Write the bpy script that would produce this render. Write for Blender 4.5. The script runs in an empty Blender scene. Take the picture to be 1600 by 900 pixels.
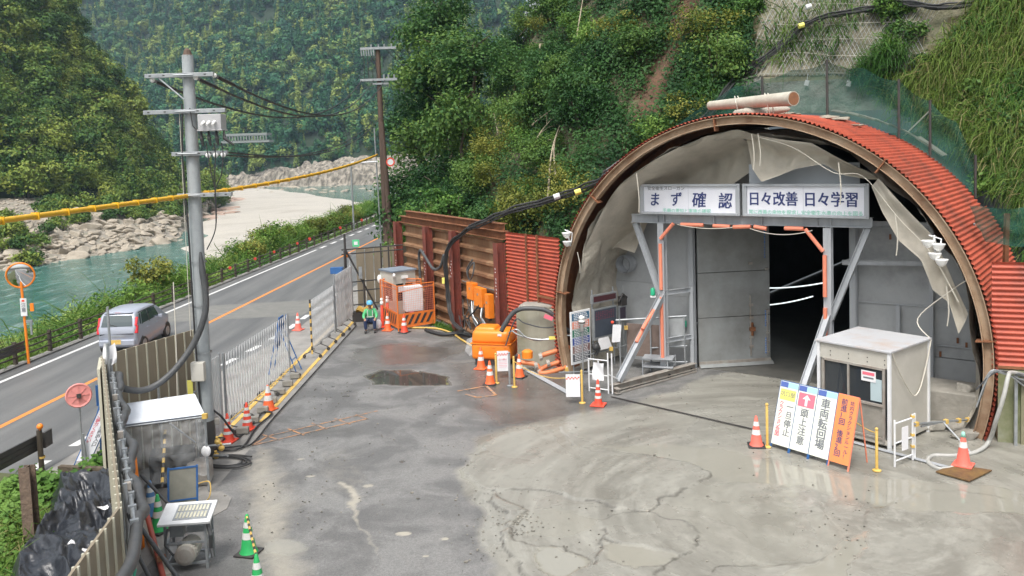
import bpy, bmesh, math, random
import numpy as np
from mathutils import Vector, Matrix, noise
R = math.radians
sc = bpy.context.scene
col = sc.collection
random.seed(7)
RNG = np.random.default_rng(11)

# ------------------------------------------------------------ camera, sky, sun
CAM_H = 6.9; FPX = 1300.0; PCY = 320.0
TILT = math.atan((PCY-236)/FPX); ROLL = R(1.9)
cf = Vector((0, math.cos(TILT), -math.sin(TILT))); r0 = Vector((1, 0, 0)); u0 = r0.cross(cf)
cr = r0*math.cos(ROLL)-u0*math.sin(ROLL); cu_ = u0*math.cos(ROLL)+r0*math.sin(ROLL)
cam = bpy.data.cameras.new('camera'); camo = bpy.data.objects.new('camera', cam); col.objects.link(camo)
cam.sensor_width = 36; cam.lens = 36*FPX/1600; cam.shift_y = -(450-PCY)/1600
cam.clip_start = .1; cam.clip_end = 6000
m = Matrix((cr, cu_, -cf)).transposed().to_4x4(); m.translation = (0, 0, CAM_H); camo.matrix_world = m
sc.camera = camo
SUN_EL = R(62); SUN_AZ = R(200)
w = bpy.data.worlds.new('World'); sc.world = w; w.use_nodes = True
nt = w.node_tree; bg = nt.nodes['Background']
sky = nt.nodes.new('ShaderNodeTexSky'); sky.sky_type = 'NISHITA'; sky.sun_disc = False
sky.sun_elevation = SUN_EL; sky.sun_rotation = SUN_AZ; sky.air_density = 1.6; sky.dust_density = 6; sky.ozone_density = 1
hs = nt.nodes.new('ShaderNodeHueSaturation'); hs.inputs['Saturation'].default_value = .35
nt.links.new(sky.outputs[0], hs.inputs['Color']); nt.links.new(hs.outputs[0], bg.inputs[0])
bg.inputs[1].default_value = .14
sl = bpy.data.lights.new('sun', 'SUN'); so = bpy.data.objects.new('sun', sl); col.objects.link(so)
sl.energy = 1.5; sl.angle = R(18); sl.color = (1, .97, .92)
sd = Vector((math.sin(SUN_AZ)*math.cos(SUN_EL), math.cos(SUN_AZ)*math.cos(SUN_EL), math.sin(SUN_EL)))
so.rotation_euler = (-sd).to_track_quat('-Z', 'Y').to_euler()
sc.view_settings.view_transform = 'Standard'; sc.view_settings.look = 'None'
sc.view_settings.exposure = 0.76; sc.view_settings.gamma = 1; sc.view_settings.use_curve_mapping = False

# measured points: a ray of the survey camera met with a height or a distance
def ray(x, y): return cf+cr*((x-800)/FPX)+cu_*((PCY-y)/FPX)
def G(x, y, z=0.0):
    d = ray(x, y); return Vector((0, 0, CAM_H))+d*((z-CAM_H)/d.z)
def P(x, y, Y):
    d = ray(x, y); return Vector((0, 0, CAM_H))+d*(Y/d.y)

# ------------------------------------------------------------ helpers
class MB:
    def __init__(s, M=None): s.v = []; s.f = []; s.mi = []; s.M = M; s.cur = 0
    def add(s, vs, fs, mi=None):
        o = len(s.v); M = s.M
        for p in vs:
            p = Vector(p); s.v.append(M @ p if M else p)
        for f in fs: s.f.append(tuple(i+o for i in f)); s.mi.append(s.cur if mi is None else mi)
    def box(s, c, d, rz=0, rx=0, ry=0, mi=None):
        hx, hy, hz = d[0]/2, d[1]/2, d[2]/2
        m = Matrix.Translation(c) @ Matrix.Rotation(rz, 4, 'Z') @ Matrix.Rotation(ry, 4, 'Y') @ Matrix.Rotation(rx, 4, 'X')
        vs = [m @ Vector((x*hx, y*hy, z*hz)) for x in (-1, 1) for y in (-1, 1) for z in (-1, 1)]
        s.add(vs, [(0,1,3,2),(4,6,7,5),(0,4,5,1),(2,3,7,6),(0,2,6,4),(1,5,7,3)], mi)
    def bar(s, p, q, wd, ht, up=(0,0,1), mi=None):
        p = Vector(p); q = Vector(q); t = (q-p).normalized(); up = Vector(up)
        if abs(t.dot(up)) > .98: up = Vector((0,1,0)) if abs(t.y) < .9 else Vector((1,0,0))
        a = t.cross(up).normalized(); b = a.cross(t)
        vs = [o+a*sa*wd/2+b*sb*ht/2 for o in (p, q) for sa, sb in ((-1,-1),(1,-1),(1,1),(-1,1))]
        s.add(vs, [(3,2,1,0),(4,5,6,7),(0,1,5,4),(1,2,6,5),(2,3,7,6),(3,0,4,7)], mi)
    def ibeam(s, p, q, wd, ht, t=.02, up=(0,0,1)):
        p = Vector(p); q = Vector(q); d = (q-p).normalized(); up = Vector(up)
        if abs(d.dot(up)) > .98: up = Vector((0,1,0))
        a = d.cross(up).normalized(); b = a.cross(d)
        for sg in (-1, 1): s.bar(p+b*sg*(ht/2-t/2), q+b*sg*(ht/2-t/2), wd, t, b)
        s.bar(p, q, t, ht-2*t, b)
    def cyl(s, p, q, r0, r1=None, n=12, caps=True, mi=None):
        r1 = r0 if r1 is None else r1; p = Vector(p); q = Vector(q); t = (q-p).normalized()
        a = t.orthogonal().normalized(); b = t.cross(a); vs = []
        for o, r in ((p, r0), (q, r1)):
            for i in range(n):
                w_ = 2*math.pi*i/n; vs.append(o+(a*math.cos(w_)+b*math.sin(w_))*r)
        fs = [(i, (i+1) % n, n+(i+1) % n, n+i) for i in range(n)]
        if caps: fs += [tuple(range(n-1, -1, -1)), tuple(range(n, 2*n))]
        s.add(vs, fs, mi)
    def tube(s, pts, r, n=8, mi=None, caps=True):
        pts = [Vector(p) for p in pts]; N = len(pts); rs = r if isinstance(r, (list, tuple)) else [r]*N
        vs = []; a = None
        for i, p in enumerate(pts):
            t = (pts[min(i+1, N-1)]-pts[max(i-1, 0)]).normalized()
            a = t.orthogonal().normalized() if a is None else (a-t*a.dot(t)).normalized()
            b = t.cross(a)
            for k in range(n):
                w_ = 2*math.pi*k/n; vs.append(p+(a*math.cos(w_)+b*math.sin(w_))*rs[i])
        fs = [(i*n+k, i*n+(k+1) % n, (i+1)*n+(k+1) % n, (i+1)*n+k) for i in range(N-1) for k in range(n)]
        if caps: fs += [tuple(range(n-1, -1, -1)), tuple(range((N-1)*n, N*n))]
        s.add(vs, fs, mi)
    def lathe(s, prof, c=(0,0,0), n=20, mi=None, cap=True):
        c = Vector(c); vs = [c+Vector((r*math.cos(2*math.pi*k/n), r*math.sin(2*math.pi*k/n), z)) for r, z in prof for k in range(n)]
        fs = [(i*n+k, i*n+(k+1) % n, (i+1)*n+(k+1) % n, (i+1)*n+k) for i in range(len(prof)-1) for k in range(n)]
        if cap: fs += [tuple(range(n-1, -1, -1)), tuple(range((len(prof)-1)*n, len(prof)*n))]
        s.add(vs, fs, mi)
    def ball(s, c, r, sx=1, sy=1, sz=1, n=10, mi=None):
        prof = [(max(1e-4, r*math.sin(math.pi*i/n)), -r*math.cos(math.pi*i/n)) for i in range(n+1)]
        k = len(s.v); M, s.M = s.M, None; s.lathe(prof, (0,0,0), 2*n, mi)
        s.M = M
        for i in range(k, len(s.v)):
            p = Vector((s.v[i].x*sx, s.v[i].y*sy, s.v[i].z*sz))+Vector(c); s.v[i] = M @ p if M else p
    def prism(s, poly, d, mi=None):
        d = Vector(d); n = len(poly); vs = [Vector(p) for p in poly]+[Vector(p)+d for p in poly]
        s.add(vs, [tuple(range(n-1, -1, -1)), tuple(range(n, 2*n))]+[(i, (i+1) % n, n+(i+1) % n, n+i) for i in range(n)], mi)
    def grid(s, fn, nu, nv, mi=None):
        s.add([fn(i/(nu-1), j/(nv-1)) for i in range(nu) for j in range(nv)],
              [(i*nv+j, (i+1)*nv+j, (i+1)*nv+j+1, i*nv+j+1) for i in range(nu-1) for j in range(nv-1)], mi)
    def build(s, name, mats, parent=None, smooth=False, bevel=0, origin=None, world=True):
        me = bpy.data.meshes.new(name)
        off = Vector((0,0,0))
        if parent is not None and world: off = WL(parent)
        elif parent is None and world:
            if origin is not None: off = Vector(origin)
            else:
                xs = [p.x for p in s.v]; ys = [p.y for p in s.v]; zs = [p.z for p in s.v]
                off = Vector(((min(xs)+max(xs))/2, (min(ys)+max(ys))/2, min(zs)))
        me.from_pydata([tuple(p-off) for p in s.v], [], s.f)
        if not isinstance(mats, (list, tuple)): mats = [mats]
        for q in mats: me.materials.append(q)
        if len(mats) > 1: me.polygons.foreach_set('material_index', s.mi)
        if smooth: me.polygons.foreach_set('use_smooth', [True]*len(me.polygons))
        me.update()
        o = bpy.data.objects.new(name, me); col.objects.link(o)
        if parent is not None: o.parent = parent
        else: o.location = off
        if bevel:
            b = o.modifiers.new('bevel', 'BEVEL'); b.width = bevel; b.segments = 2; b.limit_method = 'ANGLE'; b.angle_limit = R(40)
        if smooth == 2:
            try: me.set_sharp_from_angle(angle=R(40))
            except Exception: pass
        return o
WLOC = {}
def WL(o):
    v = Vector(o.location); p = o.parent
    while p is not None: v = v+Vector(p.location); p = p.parent
    return v
def tag(o, label=None, cat=None, group=None, kind=None):
    if label: o['label'] = label
    if cat: o['category'] = cat
    if group: o['group'] = group
    if kind: o['kind'] = kind
    return o
def T(name, label, cat, loc=(0,0,0), rz=0, group=None):
    o = bpy.data.objects.new(name, None); col.objects.link(o); o.empty_display_size = .2
    o.location = loc; o.rotation_euler = (0, 0, rz); return tag(o, label, cat, group)
def copy_tree(o, loc=None, rz=None, label=None, group=None, parent=None):
    c = o.copy(); col.objects.link(c)
    if parent is not None: c.parent = parent
    if loc is not None: c.location = loc
    if rz is not None: c.rotation_euler = (0, 0, rz)
    if label: c['label'] = label
    if group: c['group'] = group
    for ch in list(o.children): copy_tree(ch, parent=c)
    return c
def npmesh(name, V, F, mats, tint=None, smooth=False):
    me = bpy.data.meshes.new(name); V = np.asarray(V, np.float32); F = np.asarray(F, np.int32); k = F.shape[1]
    me.vertices.add(len(V)); me.vertices.foreach_set('co', V.ravel())
    me.loops.add(F.size); me.loops.foreach_set('vertex_index', F.ravel())
    me.polygons.add(len(F)); me.polygons.foreach_set('loop_start', np.arange(0, F.size, k, dtype=np.int32))
    if not isinstance(mats, (list, tuple)): mats = [mats]
    for q in mats: me.materials.append(q)
    me.update(calc_edges=True)
    if tint is not None:
        a = me.attributes.new('tint', 'FLOAT', 'FACE'); a.data.foreach_set('value', np.asarray(tint, np.float32))
    if smooth: me.polygons.foreach_set('use_smooth', np.ones(len(F), bool))
    return me
def link(name, me, parent=None, loc=(0,0,0)):
    o = bpy.data.objects.new(name, me); col.objects.link(o); o.location = loc
    if parent is not None: o.parent = parent
    return o
def sm(a, b, x):
    t = np.clip((x-a)/(b-a), 0, 1); return t*t*(3-2*t)
def catmull(pts, n=8):
    pts = [Vector(p) for p in pts]; out = []
    for i in range(len(pts)-1):
        p0 = pts[max(i-1, 0)]; p1 = pts[i]; p2 = pts[i+1]; p3 = pts[min(i+2, len(pts)-1)]
        for k in range(n):
            t = k/n
            out.append(.5*((2*p1)+(p2-p0)*t+(2*p0-5*p1+4*p2-p3)*t*t+(3*p1-p0-3*p2+p3)*t**3))
    return out+[pts[-1]]
def sag(p, q, s, n=16):
    p = Vector(p); q = Vector(q); return [p.lerp(q, i/n)-Vector((0,0,4*s*(i/n)*(1-i/n))) for i in range(n+1)]

# ------------------------------------------------------------ materials
def mat(name, c, rough=.6, c2=None, sc_=3.0, amt=.5, metal=0.0, bump=0.0, bsc=None, streak=False, c3=None, alpha=None, emit=None, emc=None, spec=None):
    m = bpy.data.materials.new(name); m.use_nodes = True; n = m.node_tree.nodes; L = m.node_tree.links
    b = n['Principled BSDF']; b.inputs['Base Color'].default_value = (*c, 1); b.inputs['Roughness'].default_value = rough
    b.inputs['Metallic'].default_value = metal
    if spec is not None: b.inputs['Specular IOR Level'].default_value = spec
    tc = n.new('ShaderNodeTexCoord'); src = tc.outputs['Object']
    if streak:
        mp = n.new('ShaderNodeMapping'); mp.inputs['Scale'].default_value = (1, 1, .12); L.new(src, mp.inputs[0]); ssrc = mp.outputs[0]
    else: ssrc = src
    if c2 is not None:
        no = n.new('ShaderNodeTexNoise'); no.inputs['Scale'].default_value = sc_; no.inputs['Detail'].default_value = 7; no.inputs['Roughness'].default_value = .65
        L.new(ssrc, no.inputs['Vector'])
        rp = n.new('ShaderNodeValToRGB'); e = rp.color_ramp.elements
        e[0].position = .5-.22*(1-amt)-.05; e[1].position = .5+.22*(1-amt)+.05; e[0].color = (*c2, 1); e[1].color = (*c, 1)
        if c3 is not None:
            x = e.new(.5); x.color = (*c3, 1)
        L.new(no.outputs[0], rp.inputs[0]); L.new(rp.outputs[0], b.inputs['Base Color'])
    if bump:
        n2 = n.new('ShaderNodeTexNoise'); n2.inputs['Scale'].default_value = bsc or sc_*4; n2.inputs['Detail'].default_value = 6
        L.new(src, n2.inputs['Vector']); bp = n.new('ShaderNodeBump'); bp.inputs['Strength'].default_value = min(1, bump); bp.inputs['Distance'].default_value = .05*max(1, bump)
        L.new(n2.outputs[0], bp.inputs['Height']); L.new(bp.outputs[0], b.inputs['Normal'])
    if alpha is not None: b.inputs['Alpha'].default_value = alpha
    if emit: b.inputs['Emission Color'].default_value = (*(emc or c), 1); b.inputs['Emission Strength'].default_value = emit
    return m
def leafmat(name, a, b_, c, wr=.45, trans=.25, rough=.6):
    m = bpy.data.materials.new(name); m.use_nodes = True; n = m.node_tree.nodes; L = m.node_tree.links
    b = n['Principled BSDF']; b.inputs['Roughness'].default_value = rough; b.inputs['Specular IOR Level'].default_value = .25
    at = n.new('ShaderNodeAttribute'); at.attribute_name = 'tint'
    oi = n.new('ShaderNodeObjectInfo')
    ad = n.new('ShaderNodeMath'); ad.operation = 'MULTIPLY_ADD'; ad.inputs[1].default_value = wr; L.new(oi.outputs['Random'], ad.inputs[0])
    mu = n.new('ShaderNodeMath'); mu.operation = 'MULTIPLY'; mu.inputs[1].default_value = 1.07-wr; L.new(at.outputs['Fac'], mu.inputs[0]); L.new(mu.outputs[0], ad.inputs[2])
    rp = n.new('ShaderNodeValToRGB'); e = rp.color_ramp.elements; e[0].color = (*a, 1); e[1].color = (*c, 1); e[0].position = .1; e[1].position = .95
    x = e.new(.5); x.color = (*b_, 1); L.new(ad.outputs[0], rp.inputs[0])
    L.new(rp.outputs[0], b.inputs['Base Color'])
    tr = n.new('ShaderNodeBsdfTranslucent'); L.new(rp.outputs[0], tr.inputs[0])
    mx = n.new('ShaderNodeMixShader'); mx.inputs[0].default_value = trans
    L.new(b.outputs[0], mx.inputs[1]); L.new(tr.outputs[0], mx.inputs[2]); L.new(mx.outputs[0], n['Material Output'].inputs[0])
    return m
M = {}
M['galv'] = mat('galvanised', (.42,.44,.45), .42, (.26,.28,.30), 6, .3, .5)
M['gatesteel'] = mat('gate_steel', (.44,.46,.485), .5, (.28,.30,.32), 2.2, .25, .1, bump=.1, streak=True)
M['greypanel'] = mat('grey_panel', (.40,.415,.425), .55, (.23,.24,.245), 1.1, .1, 0, bump=.12, bsc=3, c3=(.34,.355,.365))
M['darkpanel'] = mat('door_panel', (.31,.33,.335), .6, (.17,.17,.16), 1.0, .1, 0, bump=.15, bsc=3)
M['lightpanel'] = mat('light_panel', (.50,.54,.58), .5, (.42,.45,.49), 1.0, .3)
M['dusty'] = mat('dusty_steel', (.36,.35,.32), .6, (.24,.2,.17), 4, .3, 0)
M['rust'] = mat('rusty_steel', (.27,.115,.05), .8, (.13,.05,.028), 3.5, .2, 0, bump=.3, c3=(.2,.08,.035))
M['ribsteel'] = mat('rib_steel', (.42,.33,.24), .7, (.20,.11,.06), 1.8, .2, 0, bump=.2, c3=(.33,.23,.15))
M['pile'] = mat('pile_steel', (.34,.22,.13), .75, (.15,.06,.03), 1.3, .1, 0, bump=.2, streak=True, c3=(.23,.12,.06))
M['pileH'] = mat('pile_post', (.24,.055,.035), .7, (.13,.04,.03), 3, .3, 0, bump=.15)
M['redsheet'] = mat('red_corrugated', (.52,.11,.06), .6, (.17,.055,.04), 1.1, .1, 0, c3=(.41,.08,.045), bump=.1)
M['conc'] = mat('concrete', (.36,.34,.30), .85, (.20,.19,.165), 1.6, .2, 0, bump=.3, bsc=9)
M['mossconc'] = mat('mossy_concrete', (.30,.31,.25), .9, (.10,.13,.04), 1.4, .2, 0, bump=.4, c3=(.2,.21,.12), bsc=8)
M['shot'] = mat('shotcrete', (.46,.43,.37), .9, (.26,.235,.2), 1.3, .2, 0, bump=1.3, bsc=5, c3=(.40,.37,.31))
M['tarp'] = mat('beige_tarp', (.54,.50,.42), .8, (.33,.305,.26), 1.1, .1, 0, bump=.5, bsc=2.2, c3=(.46,.425,.36))
M['white'] = mat('white_paint', (.74,.75,.76), .45, (.6,.61,.62), 3, .4)
M['offwhite'] = mat('offwhite_panel', (.52,.50,.45), .5, (.42,.40,.35), 1.5, .3, bump=.03)
M['signwhite'] = mat('sign_white', (.78,.79,.84), .5, (.72,.73,.8), 2, .3)
M['navy'] = mat('navy_ink', (.03,.045,.16), .6)
M['ink'] = mat('grey_ink', (.16,.17,.19), .6)
M['pink'] = mat('pink_ink', (.75,.16,.22), .6)
M['mint'] = mat('mint_ink', (.30,.62,.50), .6)
M['cyan'] = mat('cyan_band', (.35,.62,.75), .6)
M['yellow'] = mat('yellow_paint', (.70,.48,.15), .5, (.55,.35,.07), 5, .4)
M['lemon'] = mat('lemon_board', (.78,.72,.16), .6)
M['orangeboard'] = mat('orange_board', (.80,.27,.09), .55, (.72,.23,.08), 2, .3)
M['orange'] = mat('orange_plastic', (.85,.25,.02), .4, (.78,.21,.02), 2, .4)
M['orangefence'] = mat('orange_fence', (.75,.20,.03), .55, (.6,.15,.03), 4, .4)
M['salmon'] = mat('salmon_pad', (.80,.25,.15), .6, (.65,.22,.14), 6, .3)
M['conered'] = mat('cone_red', (.78,.075,.035), .45, (.62,.07,.04), 9, .4)
M['conefade'] = mat('cone_faded', (.80,.16,.12), .5, (.7,.14,.1), 9, .4)
M['coneorg'] = mat('cone_orange', (.85,.15,.04), .45, (.7,.11,.03), 9, .4)
M['conegreen'] = mat('cone_green', (.03,.42,.12), .45, (.03,.34,.1), 9, .4)
M['coneblue'] = mat('cone_blue', (.10,.25,.48), .5, (.08,.2,.4), 9, .4)
M['band'] = mat('reflective_band', (.72,.72,.70), .35, (.55,.55,.53), 12, .4)
M['rubber'] = mat('black_rubber', (.022,.023,.025), .55, (.04,.04,.04), 8, .3)
M['hose'] = mat('grey_hose', (.05,.055,.06), .5, (.08,.08,.08), 10, .3)
M['rope'] = mat('pale_rope', (.55,.52,.45), .8)
M['blackplastic'] = mat('black_plastic_sheet', (.013,.016,.022), .3, (.03,.033,.04), 3, .3, bump=.7, bsc=6)
M['blue'] = mat('blue_paint', (.03,.13,.36), .5, (.03,.1,.26), 5, .4)
M['brownfence'] = mat('brown_fence_panel', (.25,.21,.15), .55, (.19,.16,.115), 2, .3, bump=.08, streak=True)
M['creamfence'] = mat('cream_panel', (.48,.47,.38), .6, (.38,.36,.28), 2, .3)
M['polegrey'] = mat('pole_concrete', (.36,.39,.40), .6, (.29,.31,.32), 4, .3, bump=.05)
M['poledark'] = mat('pole_dark', (.13,.085,.06), .8, (.06,.04,.032), 3, .2, bump=.3, streak=True)
M['sheath'] = mat('yellow_sheath', (.72,.42,.02), .5, (.6,.33,.02), 5, .4)
M['dark'] = mat('dark_metal', (.035,.038,.04), .5, (.06,.05,.045), 5, .3)
M['fencebrown'] = mat('guard_fence_brown', (.07,.055,.04), .6, (.05,.04,.03), 5, .3)
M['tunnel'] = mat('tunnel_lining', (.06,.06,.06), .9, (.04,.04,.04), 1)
M['screen'] = mat('led_screen', (.07,.085,.11), .25, (.05,.06,.08), 2, .3)
M['ledred'] = mat('led_dots', (.14,.025,.05), .4)
M['glass'] = mat('window_glass', (.035,.04,.045), .06, spec=.6)
M['bamboo'] = mat('log_wood', (.50,.47,.40), .7, (.36,.33,.27), 3, .3, bump=.2)
M['logend'] = mat('log_end', (.28,.13,.06), .8, (.18,.08,.04), 8, .3)
M['net'] = mat('green_net', (.005,.075,.05), .8, (.004,.05,.038), 4, .3, alpha=.6)
M['netrope'] = mat('net_rope', (.36,.35,.29), .8)
M['sack'] = mat('sandbag_cloth', (.42,.40,.34), .9, (.3,.28,.24), 3, .3, bump=.4)
M['bark'] = mat('bark', (.13,.10,.07), .9, (.07,.055,.04), 4, .3, bump=.5)
M['dry'] = mat('dry_branch', (.36,.31,.22), .9, (.25,.21,.15), 4, .3)
M['lime'] = mat('lime_tag', (.62,.68,.05), .6)
M['redrefl'] = mat('red_reflector', (.5,.06,.04), .4)
M['paper'] = mat('paper_notice', (.78,.78,.80), .7, (.7,.7,.72), 5, .3)
M['clear'] = mat('clear_sheet', (.72,.74,.75), .10, bump=.6, bsc=7, alpha=.24)
M['mesh_grey'] = mat('grey_mesh', (.26,.26,.22), .7, (.2,.2,.17), 5, .3)
M['amber'] = mat('orange_box', (.85,.24,.02), .4, (.75,.2,.02), 5, .4)
M['pipeor'] = mat('orange_pipe', (.68,.22,.08), .5, (.5,.16,.07), 5, .3)
M['pipered'] = mat('red_pipe', (.42,.09,.06), .5, (.3,.07,.05), 5, .3)
M['tealtag'] = mat('green_sign', (.02,.33,.20), .5)
M['lampwhite'] = mat('lamp_white', (.82,.82,.80), .3)
M['rustplate'] = mat('rusty_plate', (.20,.12,.04), .6, (.10,.055,.03), 5, .3, bump=.2)
# foliage palettes (real leaf colours)
M['leaf_hill'] = leafmat('hill_leaf', (.022,.07,.015), (.08,.155,.025), (.26,.30,.05), wr=.68, trans=.12)
M['leaf_far'] = leafmat('far_leaf', (.012,.075,.04), (.045,.15,.045), (.22,.28,.06), wr=0, trans=.08)
M['leaf_dark'] = leafmat('dark_leaf', (.010,.045,.014), (.042,.115,.028), (.14,.23,.045), wr=.6)
M['leaf_bright'] = leafmat('bright_leaf', (.035,.105,.02), (.09,.195,.035), (.19,.30,.06), wr=.5)
M['leaf_olive'] = leafmat('olive_leaf', (.06,.08,.012), (.15,.18,.03), (.30,.29,.06))
M['leaf_weed'] = leafmat('weed_leaf', (.03,.085,.015), (.07,.16,.025), (.14,.25,.05), wr=.3)
M['leaf_river'] = leafmat('river_leaf', (.07,.16,.02), (.17,.29,.05), (.33,.41,.12), wr=.5)
M['grass'] = leafmat('grass_blade', (.025,.085,.015), (.055,.145,.022), (.13,.20,.035), trans=.3)
M['grassdry'] = leafmat('dry_grass_blade', (.14,.12,.04), (.24,.22,.09), (.36,.30,.15), trans=.3)
# ------------------------------------------------------------ ground shaders
def nd(m): return m.node_tree.nodes, m.node_tree.links
def yard_mat():
    m = bpy.data.materials.new('yard_surface'); m.use_nodes = True; n, L = nd(m); b = n['Principled BSDF']
    tc = n.new('ShaderNodeTexCoord'); O = tc.outputs['Object']
    def noise_(s, d=8, v=O, r=.6, w=0):
        x = n.new('ShaderNodeTexNoise'); x.inputs['Scale'].default_value = s; x.inputs['Detail'].default_value = d; x.inputs['Roughness'].default_value = r
        x.inputs['Distortion'].default_value = w; L.new(v, x.inputs['Vector']); return x.outputs[0]
    def ramp(v, a, c0, c, c1):
        x = n.new('ShaderNodeValToRGB'); e = x.color_ramp.elements; e[0].position = a; e[1].position = c; e[0].color = (*c0, 1); e[1].color = (*c1, 1); L.new(v, x.inputs[0]); return x.outputs[0]
    def mix(f, a, c):
        x = n.new('ShaderNodeMix'); x.data_type = 'RGBA'
        for s_, v in ((0, f), (6, a), (7, c)):
            if isinstance(v, (int, float)): x.inputs[s_].default_value = v
            elif isinstance(v, tuple): x.inputs[s_].default_value = (*v, 1)
            else: L.new(v, x.inputs[s_])
        return x.outputs[2]
    def ma(op, a, c=None):
        x = n.new('ShaderNodeMath'); x.operation = op; x.use_clamp = op in ('MULTIPLY', 'ADD', 'SUBTRACT')
        for i, v in enumerate((a, c)):
            if v is None: continue
            if isinstance(v, (int, float)): x.inputs[i].default_value = v
            else: L.new(v, x.inputs[i])
        return x.outputs[0]
    def attr(s):
        x = n.new('ShaderNodeAttribute'); x.attribute_name = s; return x.outputs['Fac']
    g1 = noise_(70, 3); g2 = noise_(.7, 6, w=.5); g3 = noise_(6, 8); g4 = noise_(22, 6)
    asp = mix(ramp(g2, .42, (0,0,0), .59, (1,1,1)), (.15,.149,.146), (.27,.266,.257))
    asp = mix(ramp(g4, .40, (0,0,0), .60, (1,1,1)), mix(.35, asp, (.07,.07,.07)), asp)
    asp = mix(ramp(g1, .38, (0,0,0), .62, (1,1,1)), mix(.45, asp, (.06,.06,.06)), asp)
    asp = mix(ramp(g1, .66, (0,0,0), .74, (1,1,1)), asp, (.36,.35,.33))
    # tyre arcs : noise across the distance to the turning centre
    sp = n.new('ShaderNodeVectorMath'); sp.operation = 'SUBTRACT'; sp.inputs[1].default_value = (5.6, 15.0, 0); L.new(O, sp.inputs[0])
    ln = n.new('ShaderNodeVectorMath'); ln.operation = 'LENGTH'; L.new(sp.outputs[0], ln.inputs[0])
    sx = n.new('ShaderNodeSeparateXYZ'); L.new(sp.outputs[0], sx.inputs[0])
    at2 = n.new('ShaderNodeMath'); at2.operation = 'ARCTAN2'; L.new(sx.outputs[0], at2.inputs[0]); L.new(sx.outputs[1], at2.inputs[1])
    cb = n.new('ShaderNodeCombineXYZ'); L.new(ln.outputs['Value'], cb.inputs[0]); L.new(at2.outputs[0], cb.inputs[1])
    wob = ma('MULTIPLY', noise_(.35, 3), 1)
    st = noise_(2.6, 6, cb.outputs[0], .7); st2 = noise_(.9, 4, cb.outputs[0], .6, .4)
    mud = mix(ramp(st2, .40, (0,0,0), .62, (1,1,1)), (.18,.173,.15), (.25,.243,.213))
    mud = mix(ramp(st, .47, (0,0,0), .70, (1,1,1)), mud, (.305,.297,.262))
    mud = mix(ramp(g3, .30, (.55,.55,.55), .46, (0,0,0)), mud, (.15,.145,.125))
    M1 = attr('mud'); PU = attr('puddle'); DU = attr('dust'); WE = attr('wet'); LI = attr('lip')
    nz = noise_(5, 8)
    mf = ramp(ma('ADD', M1, ma('MULTIPLY', ma('SUBTRACT', nz, .5), .6)), .32, (0,0,0), .62, (1,1,1))
    c = mix(mf, asp, mud)
    df = ramp(ma('MULTIPLY', DU, ma('ADD', noise_(2.4, 12, w=.9, r=.75), .28)), .35, (0,0,0), .8, (1,1,1))
    c = mix(df, c, (.36,.335,.28))
    c = mix(LI, c, (.075,.07,.06))
    c = mix(ma('MULTIPLY', WE, .6), c, (.07,.065,.055))
    c = mix(ma('MULTIPLY', PU, .85), c, mix(WE, (.27,.26,.22), (.05,.045,.04)))
    L.new(c, b.inputs['Base Color'])
    # roughness
    r = mix(mf, mix(ramp(g2, .45, (0,0,0), .6, (1,1,1)), (.62,.62,.62), (.42,.42,.42)), mix(ramp(noise_(.55, 5, w=.4), .42, (0,0,0), .56, (1,1,1)), (.16,.16,.16), (.5,.5,.5)))
    r = mix(ramp(WE, .1, (0,0,0), .8, (1,1,1)), r, (.12,.12,.12)); r = mix(PU, r, (.035,.035,.035)); L.new(r, b.inputs['Roughness'])
    b.inputs['Specular IOR Level'].default_value = .5
    bp = n.new('ShaderNodeBump'); bp.inputs['Distance'].default_value = .012
    L.new(ma('SUBTRACT', .75, PU), bp.inputs['Strength'])
    L.new(mix(mf, g1, mix(.5, g4, st)), bp.inputs['Height']); L.new(bp.outputs[0], b.inputs['Normal'])
    return m
def road_mat():
    m = bpy.data.materials.new('road_asphalt'); m.use_nodes = True; n, L = nd(m); b = n['Principled BSDF']
    tc = n.new('ShaderNodeTexCoord'); mp = n.new('ShaderNodeMapping'); mp.inputs['Scale'].default_value = (1, .06, 1); L.new(tc.outputs['Object'], mp.inputs[0])
    a = n.new('ShaderNodeTexNoise'); a.inputs['Scale'].default_value = 1.6; a.inputs['Detail'].default_value = 6; L.new(mp.outputs[0], a.inputs['Vector'])
    g = n.new('ShaderNodeTexNoise'); g.inputs['Scale'].default_value = 60; g.inputs['Detail'].default_value = 3; L.new(tc.outputs['Object'], g.inputs['Vector'])
    rp = n.new('ShaderNodeValToRGB'); e = rp.color_ramp.elements; e[0].position = .35; e[1].position = .65; e[0].color = (.105,.107,.108,1); e[1].color = (.165,.165,.162,1); L.new(a.outputs[0], rp.inputs[0])
    mx = n.new('ShaderNodeMix'); mx.data_type = 'RGBA'; mx.blend_type = 'MULTIPLY'; mx.inputs[0].default_value = .5
    r2 = n.new('ShaderNodeValToRGB'); r2.color_ramp.elements[0].position = .35; r2.color_ramp.elements[1].position = .6; r2.color_ramp.elements[0].color = (.4,.4,.4,1); L.new(g.outputs[0], r2.inputs[0])
    L.new(rp.outputs[0], mx.inputs[6]); L.new(r2.outputs[0], mx.inputs[7]); L.new(mx.outputs[2], b.inputs['Base Color']); b.inputs['Roughness'].default_value = .55
    bp = n.new('ShaderNodeBump'); bp.inputs['Strength'].default_value = .3; bp.inputs['Distance'].default_value = .01; L.new(g.outputs[0], bp.inputs['Height']); L.new(bp.outputs[0], b.inputs['Normal'])
    return m
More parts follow.
